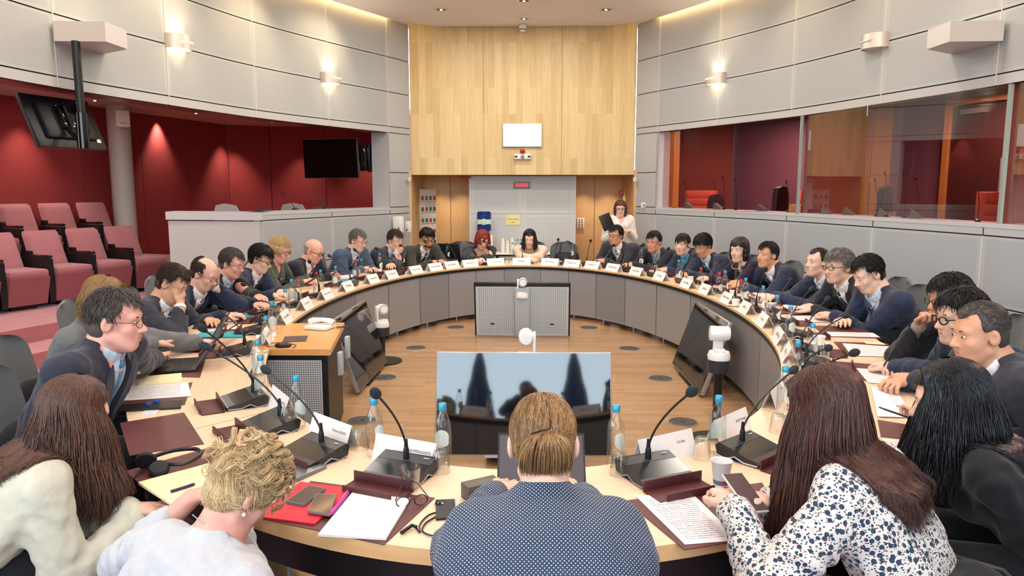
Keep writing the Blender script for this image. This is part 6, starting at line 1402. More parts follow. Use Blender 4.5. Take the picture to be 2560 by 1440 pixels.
        if male:
            mb = MB()
            for q in (-1, 1):     # collar leaves
                a0 = Nk + ax * .028 * s + fw * .070 * s + X * q * .010 * s; a1 = Nk + ax * .030 * s + fw * .02 * s + X * q * nkr * 1.16; a2 = Nk - ax * .018 * s + fw * .045 * s + X * q * nkr * 1.15; a3 = Nk - ax * .035 * s + fw * .098 * s + X * q * .034 * s
                a0, a1, a2, a3 = [np.array(z_) for z_ in (a0, a1, a2, a3)]; th_ = fw * .004; mb.add([a0, a1, a2, a3, a0 + th_, a1 + th_, a2 + th_, a3 + th_], [(0, 1, 2, 3), (4, 5, 6, 7), (0, 1, 5, 4), (1, 2, 6, 5), (2, 3, 7, 6), (3, 0, 4, 7)])
            mb.build('collar', opt['shirt'], root, smooth=False)
        if 'tie' in opt:
            us = np.linspace(.97, .34, 10); L = []; Rr = []
            for k_, u in enumerate(us):
                wv = (.012 + .020 * k_ / 9 if k_ > 1 else .014 + .004 * (1 - k_)) * s; L.append(probe(sh, -wv, u, .006)); Rr.append(probe(sh, wv, u, .006))
            vs = [p for ab in zip(L, Rr) for p in ab]; vs2 = [p - fw * .006 for p in vs]; n = len(vs); fs = [(2 * i, 2 * i + 1, 2 * i + 3, 2 * i + 2) for i in range(9)] + [(n + 2 * i, n + 2 * i + 2, n + 2 * i + 3, n + 2 * i + 1) for i in range(9)] + [(2 * i, 2 * i + 2, n + 2 * i + 2, n + 2 * i) for i in range(9)] + [(2 * i + 1, n + 2 * i + 1, n + 2 * i + 3, 2 * i + 3) for i in range(9)]
            MB().add(vs + vs2, fs).build('tie', opt['tie'], root); kn = probe(sh, 0, .97, .008); MB().ball(tuple(kn), (.017 * s, .012 * s, .017 * s), 10).build('tie_knot', opt['tie'], root)
    if top['kind'] == 'jacket' and not opt.get('closed'):
        for q in (-1, 1):
            us = [1.0, .92, .82, .70, .58, .46, u0 - .01]; wd = [.015, .045, .060, .052, .042, .028, .008]; In = []; Ou = []
            for u, w_ in zip(us, wd):
                xi = q * vw * max(0, (u - u0) / (1 - u0)); In.append(probe(j, xi + q * .004, min(u, .965), .006) + ax * (u - min(u, .965)) * tor); Ou.append(probe(j, xi + q * (w_ * s * 1.15), min(u, .95), .010) + ax * (u - min(u, .95)) * tor)
            vs = [p for ab in zip(In, Ou) for p in ab]; vs2 = [p - fw * .006 for p in vs]; n = len(vs); k_ = len(us) - 1
            fs = [(2 * i, 2 * i + 1, 2 * i + 3, 2 * i + 2) for i in range(k_)] + [(n + 2 * i, n + 2 * i + 2, n + 2 * i + 3, n + 2 * i + 1) for i in range(k_)] + [(2 * i, 2 * i + 2, n + 2 * i + 2, n + 2 * i) for i in range(k_)] + [(2 * i + 1, n + 2 * i + 1, n + 2 * i + 3, 2 * i + 3) for i in range(k_)]
            MB().add(vs, fs[:k_]).add(vs2, []).build('lapel', top['m'], root) if False else MB().add(vs + vs2, fs).build('lapel', top['m'], root)
    if opt.get('badge'):
        p = probe(j, .085 * s * (-1 if opt['badge'] < 0 else 1), .70, .008); xx = X; MB().box((0, 0, 0), (.05, .003, .065), M=Matrix.Translation(Vector(p)) @ Matrix([list(X), list(fw), list(ax)]).transposed().to_4x4()).build('badge', M_PAPER, root)
    if opt.get('lanyard'):
        a_ = probe(sh if 'shirt' in opt and top['kind'] != 'tee' else j, -.04 * s, .96, .008); b_ = probe(j, 0, .50, .012); c_ = probe(sh if 'shirt' in opt and top['kind'] != 'tee' else j, .04 * s, .96, .008)
        MB().tube([a_, a_ * .5 + b_ * .5 + fw * .02, b_, c_ * .5 + b_ * .5 + fw * .02, c_], .0025, 6).build('lanyard', opt['lanyard'], root)
        if opt.get('card_badge', True): MB().box((0, 0, -.03), (.07, .003, .09), M=Matrix.Translation(Vector(b_)) @ Matrix([list(X), list(fw), list(ax)]).transposed().to_4x4()).build('badge', M_PAPER, root)
    if opt.get('watch') is not None:
        S_, E_, T_ = hands[opt['watch']]; d_ = T_ - E_; MB().tube([T_ - d_ * .06, T_ - d_ * .02], .034 * s, 14).build('wristwatch', opt.get('watch_m', M_BLACK), root)
    if not opt.get('noface'): face_bits(g, Rh, C, hs, root, opt.get('brow', mat('brow_dark', '#2a1d18', .7)), opt.get('lips', M_LIP), opt.get('eyes') == 'closed', opt.get('glasses'))
    if opt.get('beard'):
        bd = Sdf(); bd.ell(g(0, .034, -.075), np.array((.053, .056, .050)) * hs, .01, Rh)
        def pb(P, D): q = (P - C) @ Rh / hs; return np.maximum(D, np.maximum((q[:, 2] + .045 - .3 * np.abs(q[:, 0])), .0 - q[:, 1]) * hs)
        V, Fq = bd.mesh(.006, pb); 
        if len(Fq): npmesh('beard', V, Fq, opt['beard'], root)
    if opt.get('hair'): hair_cap(g, C, Rh, hs, opt['hair'][0], opt['hair'][1], root, v=min(.007, v))
    if not standing: legs(opt.get('legs', M_LEGS), root, s); root.location.z = 0
    else:
        sd = Sdf()
        for q in (-1, 1): sd.cone((q * .09 * s, 0, .93 * s), (q * .10 * s, .0, .50 * s), .09 * s, .065 * s, .04); sd.cone((q * .10 * s, 0, .50 * s), (q * .11 * s, -.01, .09), .062 * s, .045 * s, .04)
        V, Fq = sd.mesh(.014); npmesh('trousers', V, Fq, opt.get('legs', M_SUITN), root)
        for q in (-1, 1): MB().box((q * .11 * s, .04, .045), (.09, .26, .09), r=.03).build('shoe', M_BLACKG, root)
    info = dict(j=j, root=root, g=g, C=C, R=Rh, hs=hs, Nk=Nk, ax=ax, fw=fw, s=s, H=H_, hands=hands, facing=facing, W2L=W2L, tor=tor)
    if not standing and opt.get('chair', True):
        c = Matrix.Rotation(facing, 3, 'Z') @ Vector((0, -.03, 0)); zc = max(0.0, HIPZ - .53)
        CH.put((root_loc.x + c.x, root_loc.y + c.y, 0), facing, 'grey conference chair under ' + WHO.get(key, 'a person'), 'grey chairs around the oval table', scale=1.0)
    return info
M_LEGS = cloth('trousers_black', '#16171b')
M_SUITN = cloth('suit_navy', '#262f45'); M_SUITD = cloth('suit_dark', '#23252e'); M_SUITC = cloth('suit_charcoal', '#333640'); M_SUITO = cloth('suit_olive', '#3a3d38'); M_SUITB = cloth('suit_blue_grey', '#3e4f66'); M_PLUM = cloth('jacket_plum', '#241d30'); M_GREEN = cloth('blouse_green', '#4a5347')
M_SHW = mat('shirt_white', '#e4e6ea', .7); M_SHB = mat('shirt_blue', '#b4c8dc', .7); M_SHG = mat('shirt_grey', '#8e949c', .7)
def tie(n, c): return mat('tie_' + n, c, .5, noise=.15, scale=120)
T_RED = tie('red', '#8f1f2c'); T_DRED = tie('dark_red', '#5e141c'); T_BLUE = tie('blue', '#4a86b8'); T_LB = tie('light_blue', '#7fb2d8'); T_NAVY = tie('navy', '#26324e'); T_PUR = tie('purple', '#9a6bb0'); T_BLK = tie('black_dotted', '#22252c'); T_GREY = tie('grey', '#50545e')
H_DK = hair_mat('hair_black', '#0d0c0e', '#211d1e'); H_BR = hair_mat('hair_brown', '#2c2019', '#4a3526'); H_GR = hair_mat('hair_grey', '#58534f', '#8d8883'); H_DG = hair_mat('hair_dark_grey', '#393431', '#5c5550'); H_BL = hair_mat('hair_blonde', '#a98a5c', '#d8c090'); H_RD = hair_mat('hair_red', '#6e1f14', '#a83a22'); H_WH = hair_mat('hair_white', '#8c8580', '#b8b0a8')
G_BLK = (mat('frame_black', '#101012', .3), .0030); G_THIN = (mat('frame_thin', '#4a4440', .3, .5), .0014); G_BRN = (mat('frame_brown', '#3c241c', .3), .0024)
def J(m): return {'kind': 'jacket', 'm': m}
def look_at(h, x, y=None): return h
def rim_face(k, extra=0): n = ENORM(ET(HEAD[k]), .9); return face(-n) + extra
R90 = PI / 2
PP = {}
PP['L1'] = dict(label='bearded man with dark hair and glasses in an olive suit typing', hair=('thick', H_DK), glasses=G_BLK, beard=hair_mat('beard_dark', '#2b211c', '#43342c'), top=J(M_SUITO), shirt=M_SHW, tie=T_NAVY, skin='warm', pitch=.30, yaw=-.25, hands=[None, None])
PP['L2'] = dict(label='man with short brown hair resting his chin on his hand', hair=('short', H_BR), top=J(M_SUITC), shirt=M_SHB, tie=T_NAVY, pitch=.30, yaw=-.1, hands=[(975, 668), ('h', .03, .085, -.125)], hstyle=['rest', 'chin'], hdir=[None, (-.5, .2, .6)], hup=[None, (.3, .9, .0)])
PP['L3'] = dict(label='grey-haired man in a blue-grey jacket with a lanyard reading papers', hair=('short', H_GR), glasses=G_THIN, top=J(M_SUITB), shirt=M_SHB, tie=mat('tie_black_green', '#10201e', .5), lanyard=mat('lanyard_black', '#15171c', .6), pitch=.30, hands=[(932, 672), (905, 672)])
PP['L4'] = dict(label='bald man with heavy black glasses, dark suit and red tie holding a phone', hair=('rim', H_WH), glasses=G_BLK, top=J(M_SUITD), shirt=M_SHW, tie=T_RED, skin='pink', chub=1.12, fat=1.15, wide=1.08, pitch=.42, hands=[(832, 685), (822, 690)], hstyle=['hold', 'hold'])
PP['L5'] = dict(label='blonde woman with glasses in a dark green blouse holding a phone', male=False, hair=('short', H_BL), glasses=G_BRN, top={'kind': 'tee', 'm': M_GREEN}, vneck=.70, vw=.035, lanyard=mat('lanyard_red', '#b8303c', .6), card_badge=False, pitch=.38, skin='pink', hands=[(770, 700), (752, 705)], hstyle=['hold', 'hold'])
PP['L6'] = dict(label='young man with black hair, round glasses, navy suit and dark red tie', hair=('thick', H_DK), glasses=G_BLK, top=J(M_SUITN), shirt=M_SHW, tie=T_DRED, skin='light', pitch=.40, hands=[(700, 728), (680, 738)])
PP['L7'] = dict(label='man with swept grey-brown hair and blue striped tie writing', hair=('short', H_DG), glasses=G_THIN, top=J(M_SUITD), shirt=M_SHB, tie=tie('blue_grey', '#4d617f'), skin='pink', pitch=.32, hands=[(668, 758), (640, 762)])
PP['L8'] = dict(label='balding man with thin glasses and purple tie holding his temple', hair=('balding', H_BR), glasses=G_THIN, top=J(M_SUITN), shirt=M_SHW, tie=T_PUR, pitch=.50, v=.0075, hands=[('h', -.085, .06, -.085), (560, 790)], hstyle=['flat', 'rest'], hdir=[(.10, .25, 1), None], hup=[(-1, .3, 0), None], pole=[(-.7, .45, -.8), (.75, -.35, -.65)])
PP['L9'] = dict(label='man with short brown hair covering his eyes with one hand', hair=('short', H_BR), top=J(M_SUITC), shirt=M_SHW, tie=T_NAVY, skin='tan', pitch=.55, v=.0075, yaw=.0, hands=[(520, 800), ('h', .035, .125, -.085)], hstyle=['rest', 'hold'], hdir=[None, (-.25, -.3, 1)], hup=[None, (.1, 1, .3)], pole=[(-.75, -.35, -.65), (.4, .5, -.8)])
PP['L10'] = dict(label='woman with long light brown hair in a grey cardigan typing, mostly hidden', male=False, hair=('long', hair_mat('hair_light_brown', '#6e4f30', '#a98552')), top={'kind': 'cardigan', 'm': cloth('cardigan_grey', '#6a6c6c')}, shirt=M_SUITD, pitch=.35, yaw=-.2, skin='fair', v=.0075, hands=[(500, 858), (452, 862)], hstyle=['flat', 'flat'])
PP['L11'] = dict(label='large man with dark swept hair and thin glasses in a dark suit, left foreground', hair=('short', H_DG), glasses=G_THIN, top=J(cloth('suit_midnight', '#2a2e3c')), shirt=M_SHB, tie=T_BLUE, skin='pink', s=1.14, hs=1.20, v=.0055, fine=True, chub=.97, pitch=.12, fat=1.2, yaw=.12, wide=1.2, thick=1.3, hands=[(392, 900), (352, 925)], watch=0, watch_m=M_STEEL)
PP['R12'] = dict(label='man with short black hair, glasses and bright blue tie, hands folded', hair=('short', H_DK), glasses=G_BRN, top=J(M_SUITC), shirt=M_SHW, tie=T_BLUE, skin='warm', pitch=.12, hands=[(1515, 652), (1505, 650)], watch=1)
PP['R11'] = dict(label='man with short black hair and thin glasses in a dark suit', hair=('short', H_DK), glasses=G_THIN, top=J(M_SUITD), shirt=M_SHG, tie=T_GREY, skin='warm', chub=1.1, pitch=.10, yaw=.3, hands=[(1585, 662), (1577, 660)])
PP['R10'] = dict(label='woman with black hair tied in a low ponytail and red lips', male=False, hair=('pulled', H_DK), top=J(M_SUITN), shirt=mat('blouse_turquoise', '#2f8fae', .5), lips=M_LIPR, skin='light', pitch=.08, yaw=.5, hands=[(1672, 675), (1664, 672)])
PP['R9'] = dict(label='man with thick black hair bowing his head, badge on his lapel', hair=('thick', H_DK), top=J(M_SUITN), shirt=M_SHB, tie=T_NAVY, skin='warm', pitch=.42, yaw=.3, badge=1, hands=[(1722, 688), (1712, 684)], watch=1)
PP['R8'] = dict(label='woman with a chin-length black bob and pearl necklace writing', male=False, hair=('bob', H_DK), top={'kind': 'tee', 'm': M_PLUM}, vneck=.80, vw=.06, lanyard=mat('lanyard_grey', '#5a5a68', .6), skin='light', pitch=.10, yaw=.5, hands=[(1778, 698), (1766, 694)], hstyle=['hold', 'rest'])
PP['R7'] = dict(label='dark-haired man in a navy suit with badge and light blue tie, elbow raised', hair=('short', H_DK), top=J(M_SUITN), shirt=M_SHW, tie=T_LB, badge=-1, skin='warm', pitch=-.02, yaw=.35, s=1.18, hs=1.14, hands=[(1855, 715), (1845, 705)], hstyle=['rest', 'hold'])
PP['R6'] = dict(label='man with short dark hair and light blue tie leaning back', hair=('crew', H_DK), top=J(M_SUITN), shirt=M_SHW, tie=T_LB, skin='light', pitch=-.05, yaw=.25, s=1.18, hs=1.14, hands=[(1945, 745), (1935, 742)], hstyle=['hold', 'rest'])
PP['R5'] = dict(label='smiling man with wavy grey hair and glasses in a charcoal suit', hair=('thick', H_GR), glasses=G_BRN, top=J(M_SUITD), shirt=M_SHW, tie=T_BLK, skin='light', chub=1.1, pitch=.08, yaw=.25, s=1.20, hs=1.18, v=.0075, hands=[(2035, 775), (2025, 765)], watch=1)
PP['R4'] = dict(label='young man with short black hair looking down and writing, badge on jacket', hair=('short', H_DK), top=J(M_SUITN), shirt=M_SHB, tie=tie('striped_blue', '#3c5f8c'), skin='light', pitch=.48, yaw=.1, s=1.22, hs=1.18, v=.007, badge=1, hands=[(2085, 790), (2112, 800)], hstyle=['hold', 'rest'])
PP['R3'] = dict(label='man with thick black hair and glasses behind his neighbours, fist raised', hair=('thick', H_DK), glasses=G_BRN, top=J(M_SUITD), shirt=M_SHG, badge=1, skin='warm', pitch=.10, yaw=.15, s=1.14, hs=1.18, v=.007, hands=[(2270, 878), ('w',) + tuple(at_depth(2300, 812, 4.35))], hstyle=['fist', 'fist'])
PP['R2'] = dict(label='man with thick black hair and dark-rimmed glasses holding a pen at right', hair=('thick', H_DK), glasses=G_BLK, top=J(M_SUITN), shirt=M_SHW, tie=tie('dotted_teal', '#2a5a70'), skin='light', pitch=.12, yaw=.12, s=1.14, hs=1.20, v=.006, chub=1.08, hands=[(2235, 918), (2262, 915)], hstyle=['hold', 'hold'])
PP['R1'] = dict(label='large man with a grey-black crew cut in a dark suit at the right edge', hair=('crew', H_DG), top=J(M_SUITC), shirt=M_SHW, tie=T_NAVY, skin='warm', chub=1.15, pitch=.15, yaw=.05, s=1.18, hs=1.24, v=.0055, fine=True, fat=1.2, wide=1.1, hands=[(2235, 945), (2262, 955)], hstyle=['hold', 'hold'])
PP['F1'] = dict(label='woman with straight red hair and fringe writing in a black top', male=False, hair=('bob', H_RD), glasses=G_THIN, top={'kind': 'tee', 'm': M_SUITD}, vneck=.8, skin='light', pitch=.42, eyes='closed', roll=-.15, hands=[(1195, 655), (1200, 658)], hstyle=['rest', 'hold'])
PP['F2'] = dict(label='woman with long straight black hair in a cream jacket at the far end', male=False, hair=('long', H_DK), top={'kind': 'tee', 'm': cloth('jacket_cream', '#d6c6b4')}, vneck=.8, skin='light', pitch=.25, eyes='closed', lanyard=mat('lanyard_dark', '#20232c', .6), hands=[(1310, 652), (1335, 652)])
for k in ('F1', 'F2', 'R12', 'R11', 'R10', 'R9', 'L1', 'L2', 'L3'): PP[k].setdefault('v', .0095)
TURN = {'L11': -.45, 'L10': -.3, 'L9': -.2, 'L8': -.2, 'L7': -.1, 'R1': .40, 'R2': .30, 'R3': .30, 'R4': .15, 'R5': .15}
INFO = {}
for k, o in PP.items():
    INFO[k] = person(k, HEAD[k], rim_face(k, TURN.get(k, 0)), o)

# ------------------------------------------------------------------ long hair of the seated women in the distance
def fall(info, m, n, length, spread=.085, seg=12, r=.0035, wave=.004, front=True, top=1.0, frizz=0.0, gap=.055, name='hair', drape=True, clump=0):
    """locks rooted on the scalp that run down over the skull and hang, then lie on the shoulders"""
    C, R, hs, root, fw, j = info['C'], info['R'], info['hs'], info['root'], info['fw'], info['j']; rs = np.random.RandomState(len(root.name) + n); ex = np.array((.079, .098, .088)) * hs
    a = rs.uniform(-PI, PI, n) if front else rs.uniform(.95, PI, n) * rs.choice([-1, 1], n); s0 = rs.uniform(0, 1, n); ph = rs.uniform(0, 6.3, n); ll = rs.uniform(.84, 1.08, n); sp = rs.uniform(.85, 1.15, n)
    if clump:      # locks gather into a smaller number of thick tresses
        k_ = rs.randint(0, clump, n); ca = rs.uniform(-PI, PI, clump); cp = rs.uniform(0, 6.3, clump); cl = rs.uniform(.82, 1.08, clump); cs = rs.uniform(.8, 1.25, clump); d_ = (a - ca[k_] + PI) % (2 * PI) - PI; near = np.abs(d_) < .5; ph = cp[k_] + rs.normal(0, .35, n); ll = cl[k_] * rs.uniform(.93, 1.03, n); sp = cs[k_] * rs.uniform(.95, 1.05, n)
    x0, y0 = np.sin(a), np.cos(a); th0 = .12 + .95 * s0; TT = th0[:, None] + (1.45 - th0)[:, None] * np.linspace(0, 1, 6)[None]; rr = 1.02 + .03 * sp[:, None] + .015 * np.sin(ph[:, None] + TT * 5)
    P = np.stack([x0[:, None] * np.sin(TT) * ex[0] * rr, y0[:, None] * np.sin(TT) * ex[1] * rr - .014 * hs, .034 * hs + np.cos(TT) * ex[2] * rr * top], 2)
    m_ = (y0[:, None] > .35) & (TT > .8); sg = np.where(np.abs(x0) > .02, np.sign(x0), 1)[:, None]; P[..., 0] = np.where(m_, sg * np.maximum(np.abs(P[..., 0]), gap * hs), P[..., 0]); P[..., 1] = np.where(m_, np.minimum(P[..., 1], .055 * hs), P[..., 1])
    A0 = C + P @ R.T; e = A0[:, -1]; out = np.stack([x0, y0 * .6 - .1, np.zeros(n)], 1) @ R.T; out /= np.linalg.norm(out, axis=1)[:, None]; u = np.linspace(0, 1, seg + 1)[1:][None]
    w = wave * hs * (np.sin(ph[:, None] + u * 9) + frizz * np.sin(ph[:, None] * 3 + u * 23)) * np.minimum(1, u * 3); A1 = e[:, None] + out[:, None] * (spread * u * (1 - .35 * u) * sp[:, None] * hs)[..., None]; A1[..., 2] -= length * ll[:, None] * u; A1[..., 0] += w; A1[..., 1] += w * .7 * np.cos(ph)[:, None]
    A = np.concatenate([A0, A1], 1)
    if drape:
        Q = A.reshape(-1, 3); Q = push_out(CAPS[root.name], Q, .002) if root.name in CAPS else Q
        for _ in range(3): d = j.at(Q); mk = d < .012; Q = Q + np.where(mk, .012 - d, 0)[:, None] * (-fw)[None]
        A = Q.reshape(A.shape)
    return tubes(name, A, r * hs, m, root)
fall(INFO['F2'], H_DK, 600, .20, r=.003, spread=.03); fall(INFO['F1'], H_RD, 400, .09, r=.003, spread=.03); fall(INFO['L10'], MATS['hair_light_brown'], 1400, .17, r=.0018, wave=.008, spread=.05)
i_ = INFO['R10']; g = i_['g']; MB().tube([g(0, -.10, -.03), g(-.0, -.13, -.05), g(.01, -.14, -.10), g(.02, -.12, -.15)], [.02, .03, .026, .006], 10).build('ponytail', H_DK, i_['root'])
for k in ('L5',): g = INFO[k]['g']; fall(INFO[k], H_BL, 1200, .075, r=.0018, wave=.010, spread=.02, front=False)
g = INFO['R8']['g']; i_ = INFO['R8']; MB().tube([g(.06 * math.sin(a), .03 + .05 * math.cos(a), -.15 - .03 * math.cos(a)) for a in np.linspace(-2.2, 2.2, 15)], .003, 6).build('necklace', mat('pearl', '#d9c7a0', .3), i_['root'])

# ------------------------------------------------------------------ the five women in the foreground
def dotted(name, base, dot, pitch, r):
    m = mat(name, base, .8, sheen=.1); nt, b = nodes_of(m); tc = N(nt, 'ShaderNodeTexCoord'); sp = N(nt, 'ShaderNodeSeparateXYZ'); nt.links.new(tc.outputs['Object'], sp.inputs[0])
    vz = math_n(nt, 'ADD', math_n(nt, 'MULTIPLY', sp.outputs[2], .82), math_n(nt, 'MULTIPLY', sp.outputs[1], .62)); zz = math_n(nt, 'MULTIPLY', vz, 1 / (pitch * .5)); row = math_n(nt, 'FLOOR', zz); sh = math_n(nt, 'MULTIPLY', math_n(nt, 'MODULO', row, 2.0), .5); xx = math_n(nt, 'ADD', math_n(nt, 'MULTIPLY', sp.outputs[0], 1 / pitch), sh)
    f = lambda o: math_n(nt, 'SUBTRACT', math_n(nt, 'FRACT', o), .5); dx = f(xx); dz = math_n(nt, 'MULTIPLY', f(zz), .5); d = math_n(nt, 'ADD', math_n(nt, 'MULTIPLY', dx, dx), math_n(nt, 'MULTIPLY', dz, dz))
    nt.links.new(mixc(nt, math_n(nt, 'LESS_THAN', d, r * r), lin(base), lin(dot)), b.inputs['Base Color']); return m
def leafy(name):
    m = mat(name, '#cfccc6', .8, sheen=.1); nt, b = nodes_of(m); tc = N(nt, 'ShaderNodeTexCoord')
    def vor(scale, seed, thr, stretch=(1, 1, 1)):
        mp = N(nt, 'ShaderNodeMapping'); mp.inputs['Location'].default_value = (seed, seed * 2, 0); mp.inputs['Scale'].default_value = stretch; nt.links.new(tc.outputs['Object'], mp.inputs[0]); v_ = N(nt, 'ShaderNodeTexVoronoi'); v_.inputs['Scale'].default_value = scale; v_.inputs['Randomness'].default_value = .75; nt.links.new(mp.outputs[0], v_.inputs['Vector']); return math_n(nt, 'LESS_THAN', v_.outputs['Distance'], thr)
    a = vor(50, 1.3, .37); sm = vor(105, 4.1, .33, (1, 1, 1.5)); red = vor(60, 7.7, .13); c1 = mixc(nt, sm, lin('#cfccc6'), lin('#3a3436')); c2 = mixc(nt, a, c1, lin('#20384e')); nt.links.new(mixc(nt, red, c2, lin('#c83a4a')), b.inputs['Base Color']); return m
M_WJ = cloth('wool_cream_white', '#bcbaa8', bump=.6, bs=9); M_WT = cloth('knit_white', '#b9bcc0', bump=.55, bs=14); M_BJ = cloth('jacket_black', '#1a1a1d', bump=.4, bs=10)
M_DOT = dotted('polka_dot_blue', '#2c3b52', '#c4cad4', .0105, .145); M_LEAF = leafy('leaf_print')
H_N1 = hair_mat('hair_chestnut', '#33201a', '#7a5240', .38); H_N2 = hair_mat('hair_curly_blonde', '#b59160', '#f2dfb4', .6); H_N3 = hair_mat('hair_streaked', '#5e4029', '#c79a66', .42); H_N4 = hair_mat('hair_reddish_brown', '#2a1a18', '#6e4438', .34); H_N5 = hair_mat('hair_jet', '#0c0c0f', '#25262b', .28)
NF = dict(male=False, fine=True, v=.006, noface=False)
PP2 = {
 'N1': dict(NF, label='woman with long chestnut hair in a cream white wool jacket, seen from behind', hair=('long', H_N1), top={'kind': 'tee', 'm': M_WJ}, vneck=2, skin='fair', pitch=.28, s=1.06, hs=1.10, thick=1.25, wr=.005, wide=1.0, drop=.02, hands=[('w', *atz(330, 1275, TZ - .05)), ('w', *atz(345, 1300, TZ - .08))], pole=[(-.3, -.5, -.9), (.3, -.5, -.9)]),
 'N2': dict(NF, label='woman with curly blonde hair pinned up in a white knitted top, bent over the table', hair=('curly', H_N2), top={'kind': 'tee', 'm': M_WT}, vneck=2, skin='pink', pitch=.75, yaw=-.15, s=1.10, hs=1.0, lean=.80, neckhole=1.35, wr=.006, wide=1.12, hands=[(480, 1245), ('w', *atz(585, 1238, TZ + .03))], pole=[(-.75, -.35, -.65), (.15, -.5, -.9)], sleeve=.6),
 'N3': dict(NF, label='woman with a streaked hair bun in a blue polka-dot shirt typing, seen from behind', hair=('pulled', H_N3), top={'kind': 'tee', 'm': M_DOT}, vneck=2, skin='light', pitch=.42, s=1.16, hs=1.12, thick=1.1, wr=.004, wide=1.07, drop=.075, collar=True, fat=1.2, hands=[(1238, 1238), (1445, 1240)]),
 'N4': dict(NF, label='woman with long straight reddish brown hair in a leaf-print blouse holding a phone', hair=('long', H_N4), top={'kind': 'tee', 'm': M_LEAF}, vneck=2, skin='light', pitch=.35, s=1.10, hs=1.14, thick=1.1, wr=.007, wide=1.06, drop=.03, hands=[('w', *atz(1838, 1268, TZ + .10)), ('w', *atz(1925, 1250, TZ + .09))], hstyle=['hold', 'hold'], watch=0),
 'N5': dict(NF, label='woman with long black hair in a black jacket at the lower right corner', hair=('long', H_N5), top={'kind': 'tee', 'm': M_BJ}, vneck=2, skin='light', pitch=.25, s=1.08, hs=1.14, thick=1.0, wr=.007, wide=1.0, drop=.03, hands=[('w', *atz(2285, 1005, TZ + .14)), ('w', *atz(2300, 1025, TZ + .10))], hstyle=['hold', 'hold'])}
TURN2 = {'N1': .0, 'N2': -.1, 'N3': 0, 'N4': .25, 'N5': .25}
for k, o in PP2.items(): INFO[k] = person(k, HEAD[k], rim_face(k, TURN2[k]), o)
fall(INFO['N1'], H_N1, 4200, .40, r=.0016, wave=.012, spread=.09, seg=16, clump=60)
fall(INFO['N4'], H_N4, 5000, .46, r=.0014, wave=.006, spread=.08, seg=16, clump=90)
fall(INFO['N5'], H_N5, 4500, .36, r=.0015, wave=.009, spread=.09, seg=16, clump=60)
# the streaked bun
i_ = INFO['N3']; g, C, R, hs = i_['g'], i_['C'], i_['R'], i_['hs']; rs = np.random.RandomState(5)
def bunpath(i, q):
    a, t0, w_, u0 = q; P0 = np.array([w_ * .02, -.104, .012]); s_ = np.array([math.sin(a) * math.sin(t0) * .079, math.cos(a) * math.sin(t0) * .097 - .012, .032 + math.cos(t0) * .088]); pts = []
    for u in np.linspace(0, 1, 8):
        p = s_ * (1 - u) + P0 * u; c0 = np.array([0, -.012, .030]); d = p - c0; k_ = math.sqrt(((d / np.array([.080, .098, .089])) ** 2).sum()); p = c0 + d / max(k_, .3) * (1.0 + .012 * u0); pts.append(C + R @ (p * hs))
    return np.array(pts)
strands('hair', [(rs.uniform(-PI, PI), rs.uniform(.5, 2.0), rs.uniform(-1, 1), rs.uniform(0, 1.5)) for _ in range(1800)], bunpath, 8, .0015 * hs, H_N3, i_['root'], push=CAPS[i_['root'].name])
def fanpath(i, q):
    x0, b_, l_, ph = q; pts = []
    for u in np.linspace(0, 1, 9): pts.append(g(x0 * (.25 + 1.0 * math.sin(u * 1.9)) , -.106 - .034 * b_ * math.sin(u * PI) + .022 * u * u, .016 - .088 * l_ * u + .012 * math.sin(u * PI)))
    return np.array(pts)
strands('hair_bun', [(rs.uniform(-.05, .05), rs.uniform(.3, 1.1), rs.uniform(.8, 1.12), 0) for _ in range(1100)], fanpath, 9, .0016 * hs, H_N3, i_['root'])
MB().tube([g(-.035, -.118, .012), g(-.012, -.126, .018), g(.008, -.126, .022), g(.012, -.122, .042)], .0022, 6).build('hair_clip', M_BLACK, i_['root'])
# blonde curls pinned up
i_ = INFO['N2']; g, C, R, hs = i_['g'], i_['C'], i_['R'], i_['hs']; rs = np.random.RandomState(8)
def curl(i, q):
    a, t0, rad, ph, L, up = q; n0 = np.array([math.sin(a) * math.sin(t0), math.cos(a) * math.sin(t0), math.cos(t0)]); s_ = n0 * np.array([.082, .100, .092]) + np.array([0, -.012, .030]); tg_ = np.cross(n0, [0, 1, .3]); tg_ /= np.linalg.norm(tg_) + 1e-6; b_ = np.cross(n0, tg_); pts = []
    for u in np.linspace(0, 1, 14):
        an = ph + u * 7.5; p = s_ + b_ * (u - .5) * L + n0 * (.006 + .030 * up + rad * .8 * math.sin(an)) + tg_ * rad * math.cos(an); pts.append(C + R @ (p * hs))
    return np.array(pts)
strands('hair', [(rs.uniform(-PI, PI), abs(rs.normal(.0, .9)), rs.uniform(.006, .014), rs.uniform(0, 6), rs.uniform(.05, .13), rs.uniform(0, .6)) for _ in range(500)], curl, 14, .0010 * hs, H_N2, i_['root'])
def sweep(i, q):     # hair combed up from the nape and temples to the clip, with a wave in it
    a, t0, ph, k0 = q; P0 = np.array([.012 * math.cos(ph), -.070, .098]); s_ = np.array([math.sin(a) * math.sin(t0) * .079, math.cos(a) * math.sin(t0) * .097 - .012, .030 + math.cos(t0) * .090]); pts = []
    for u in np.linspace(0, 1, 11):
        p = s_ * (1 - u) + P0 * u; c0 = np.array([0, -.012, .030]); d = p - c0; kk = math.sqrt(((d / np.array([.082, .100, .092])) ** 2).sum()); p = c0 + d / max(kk, .3) * (1.0 + .05 * k0 * math.sin(u * PI) + .03 * math.sin(u * 11 + ph)); p = p + np.array([.005 * math.sin(u * 13 + ph), 0, 0]); pts.append(C + R @ (p * hs))
    return np.array(pts)
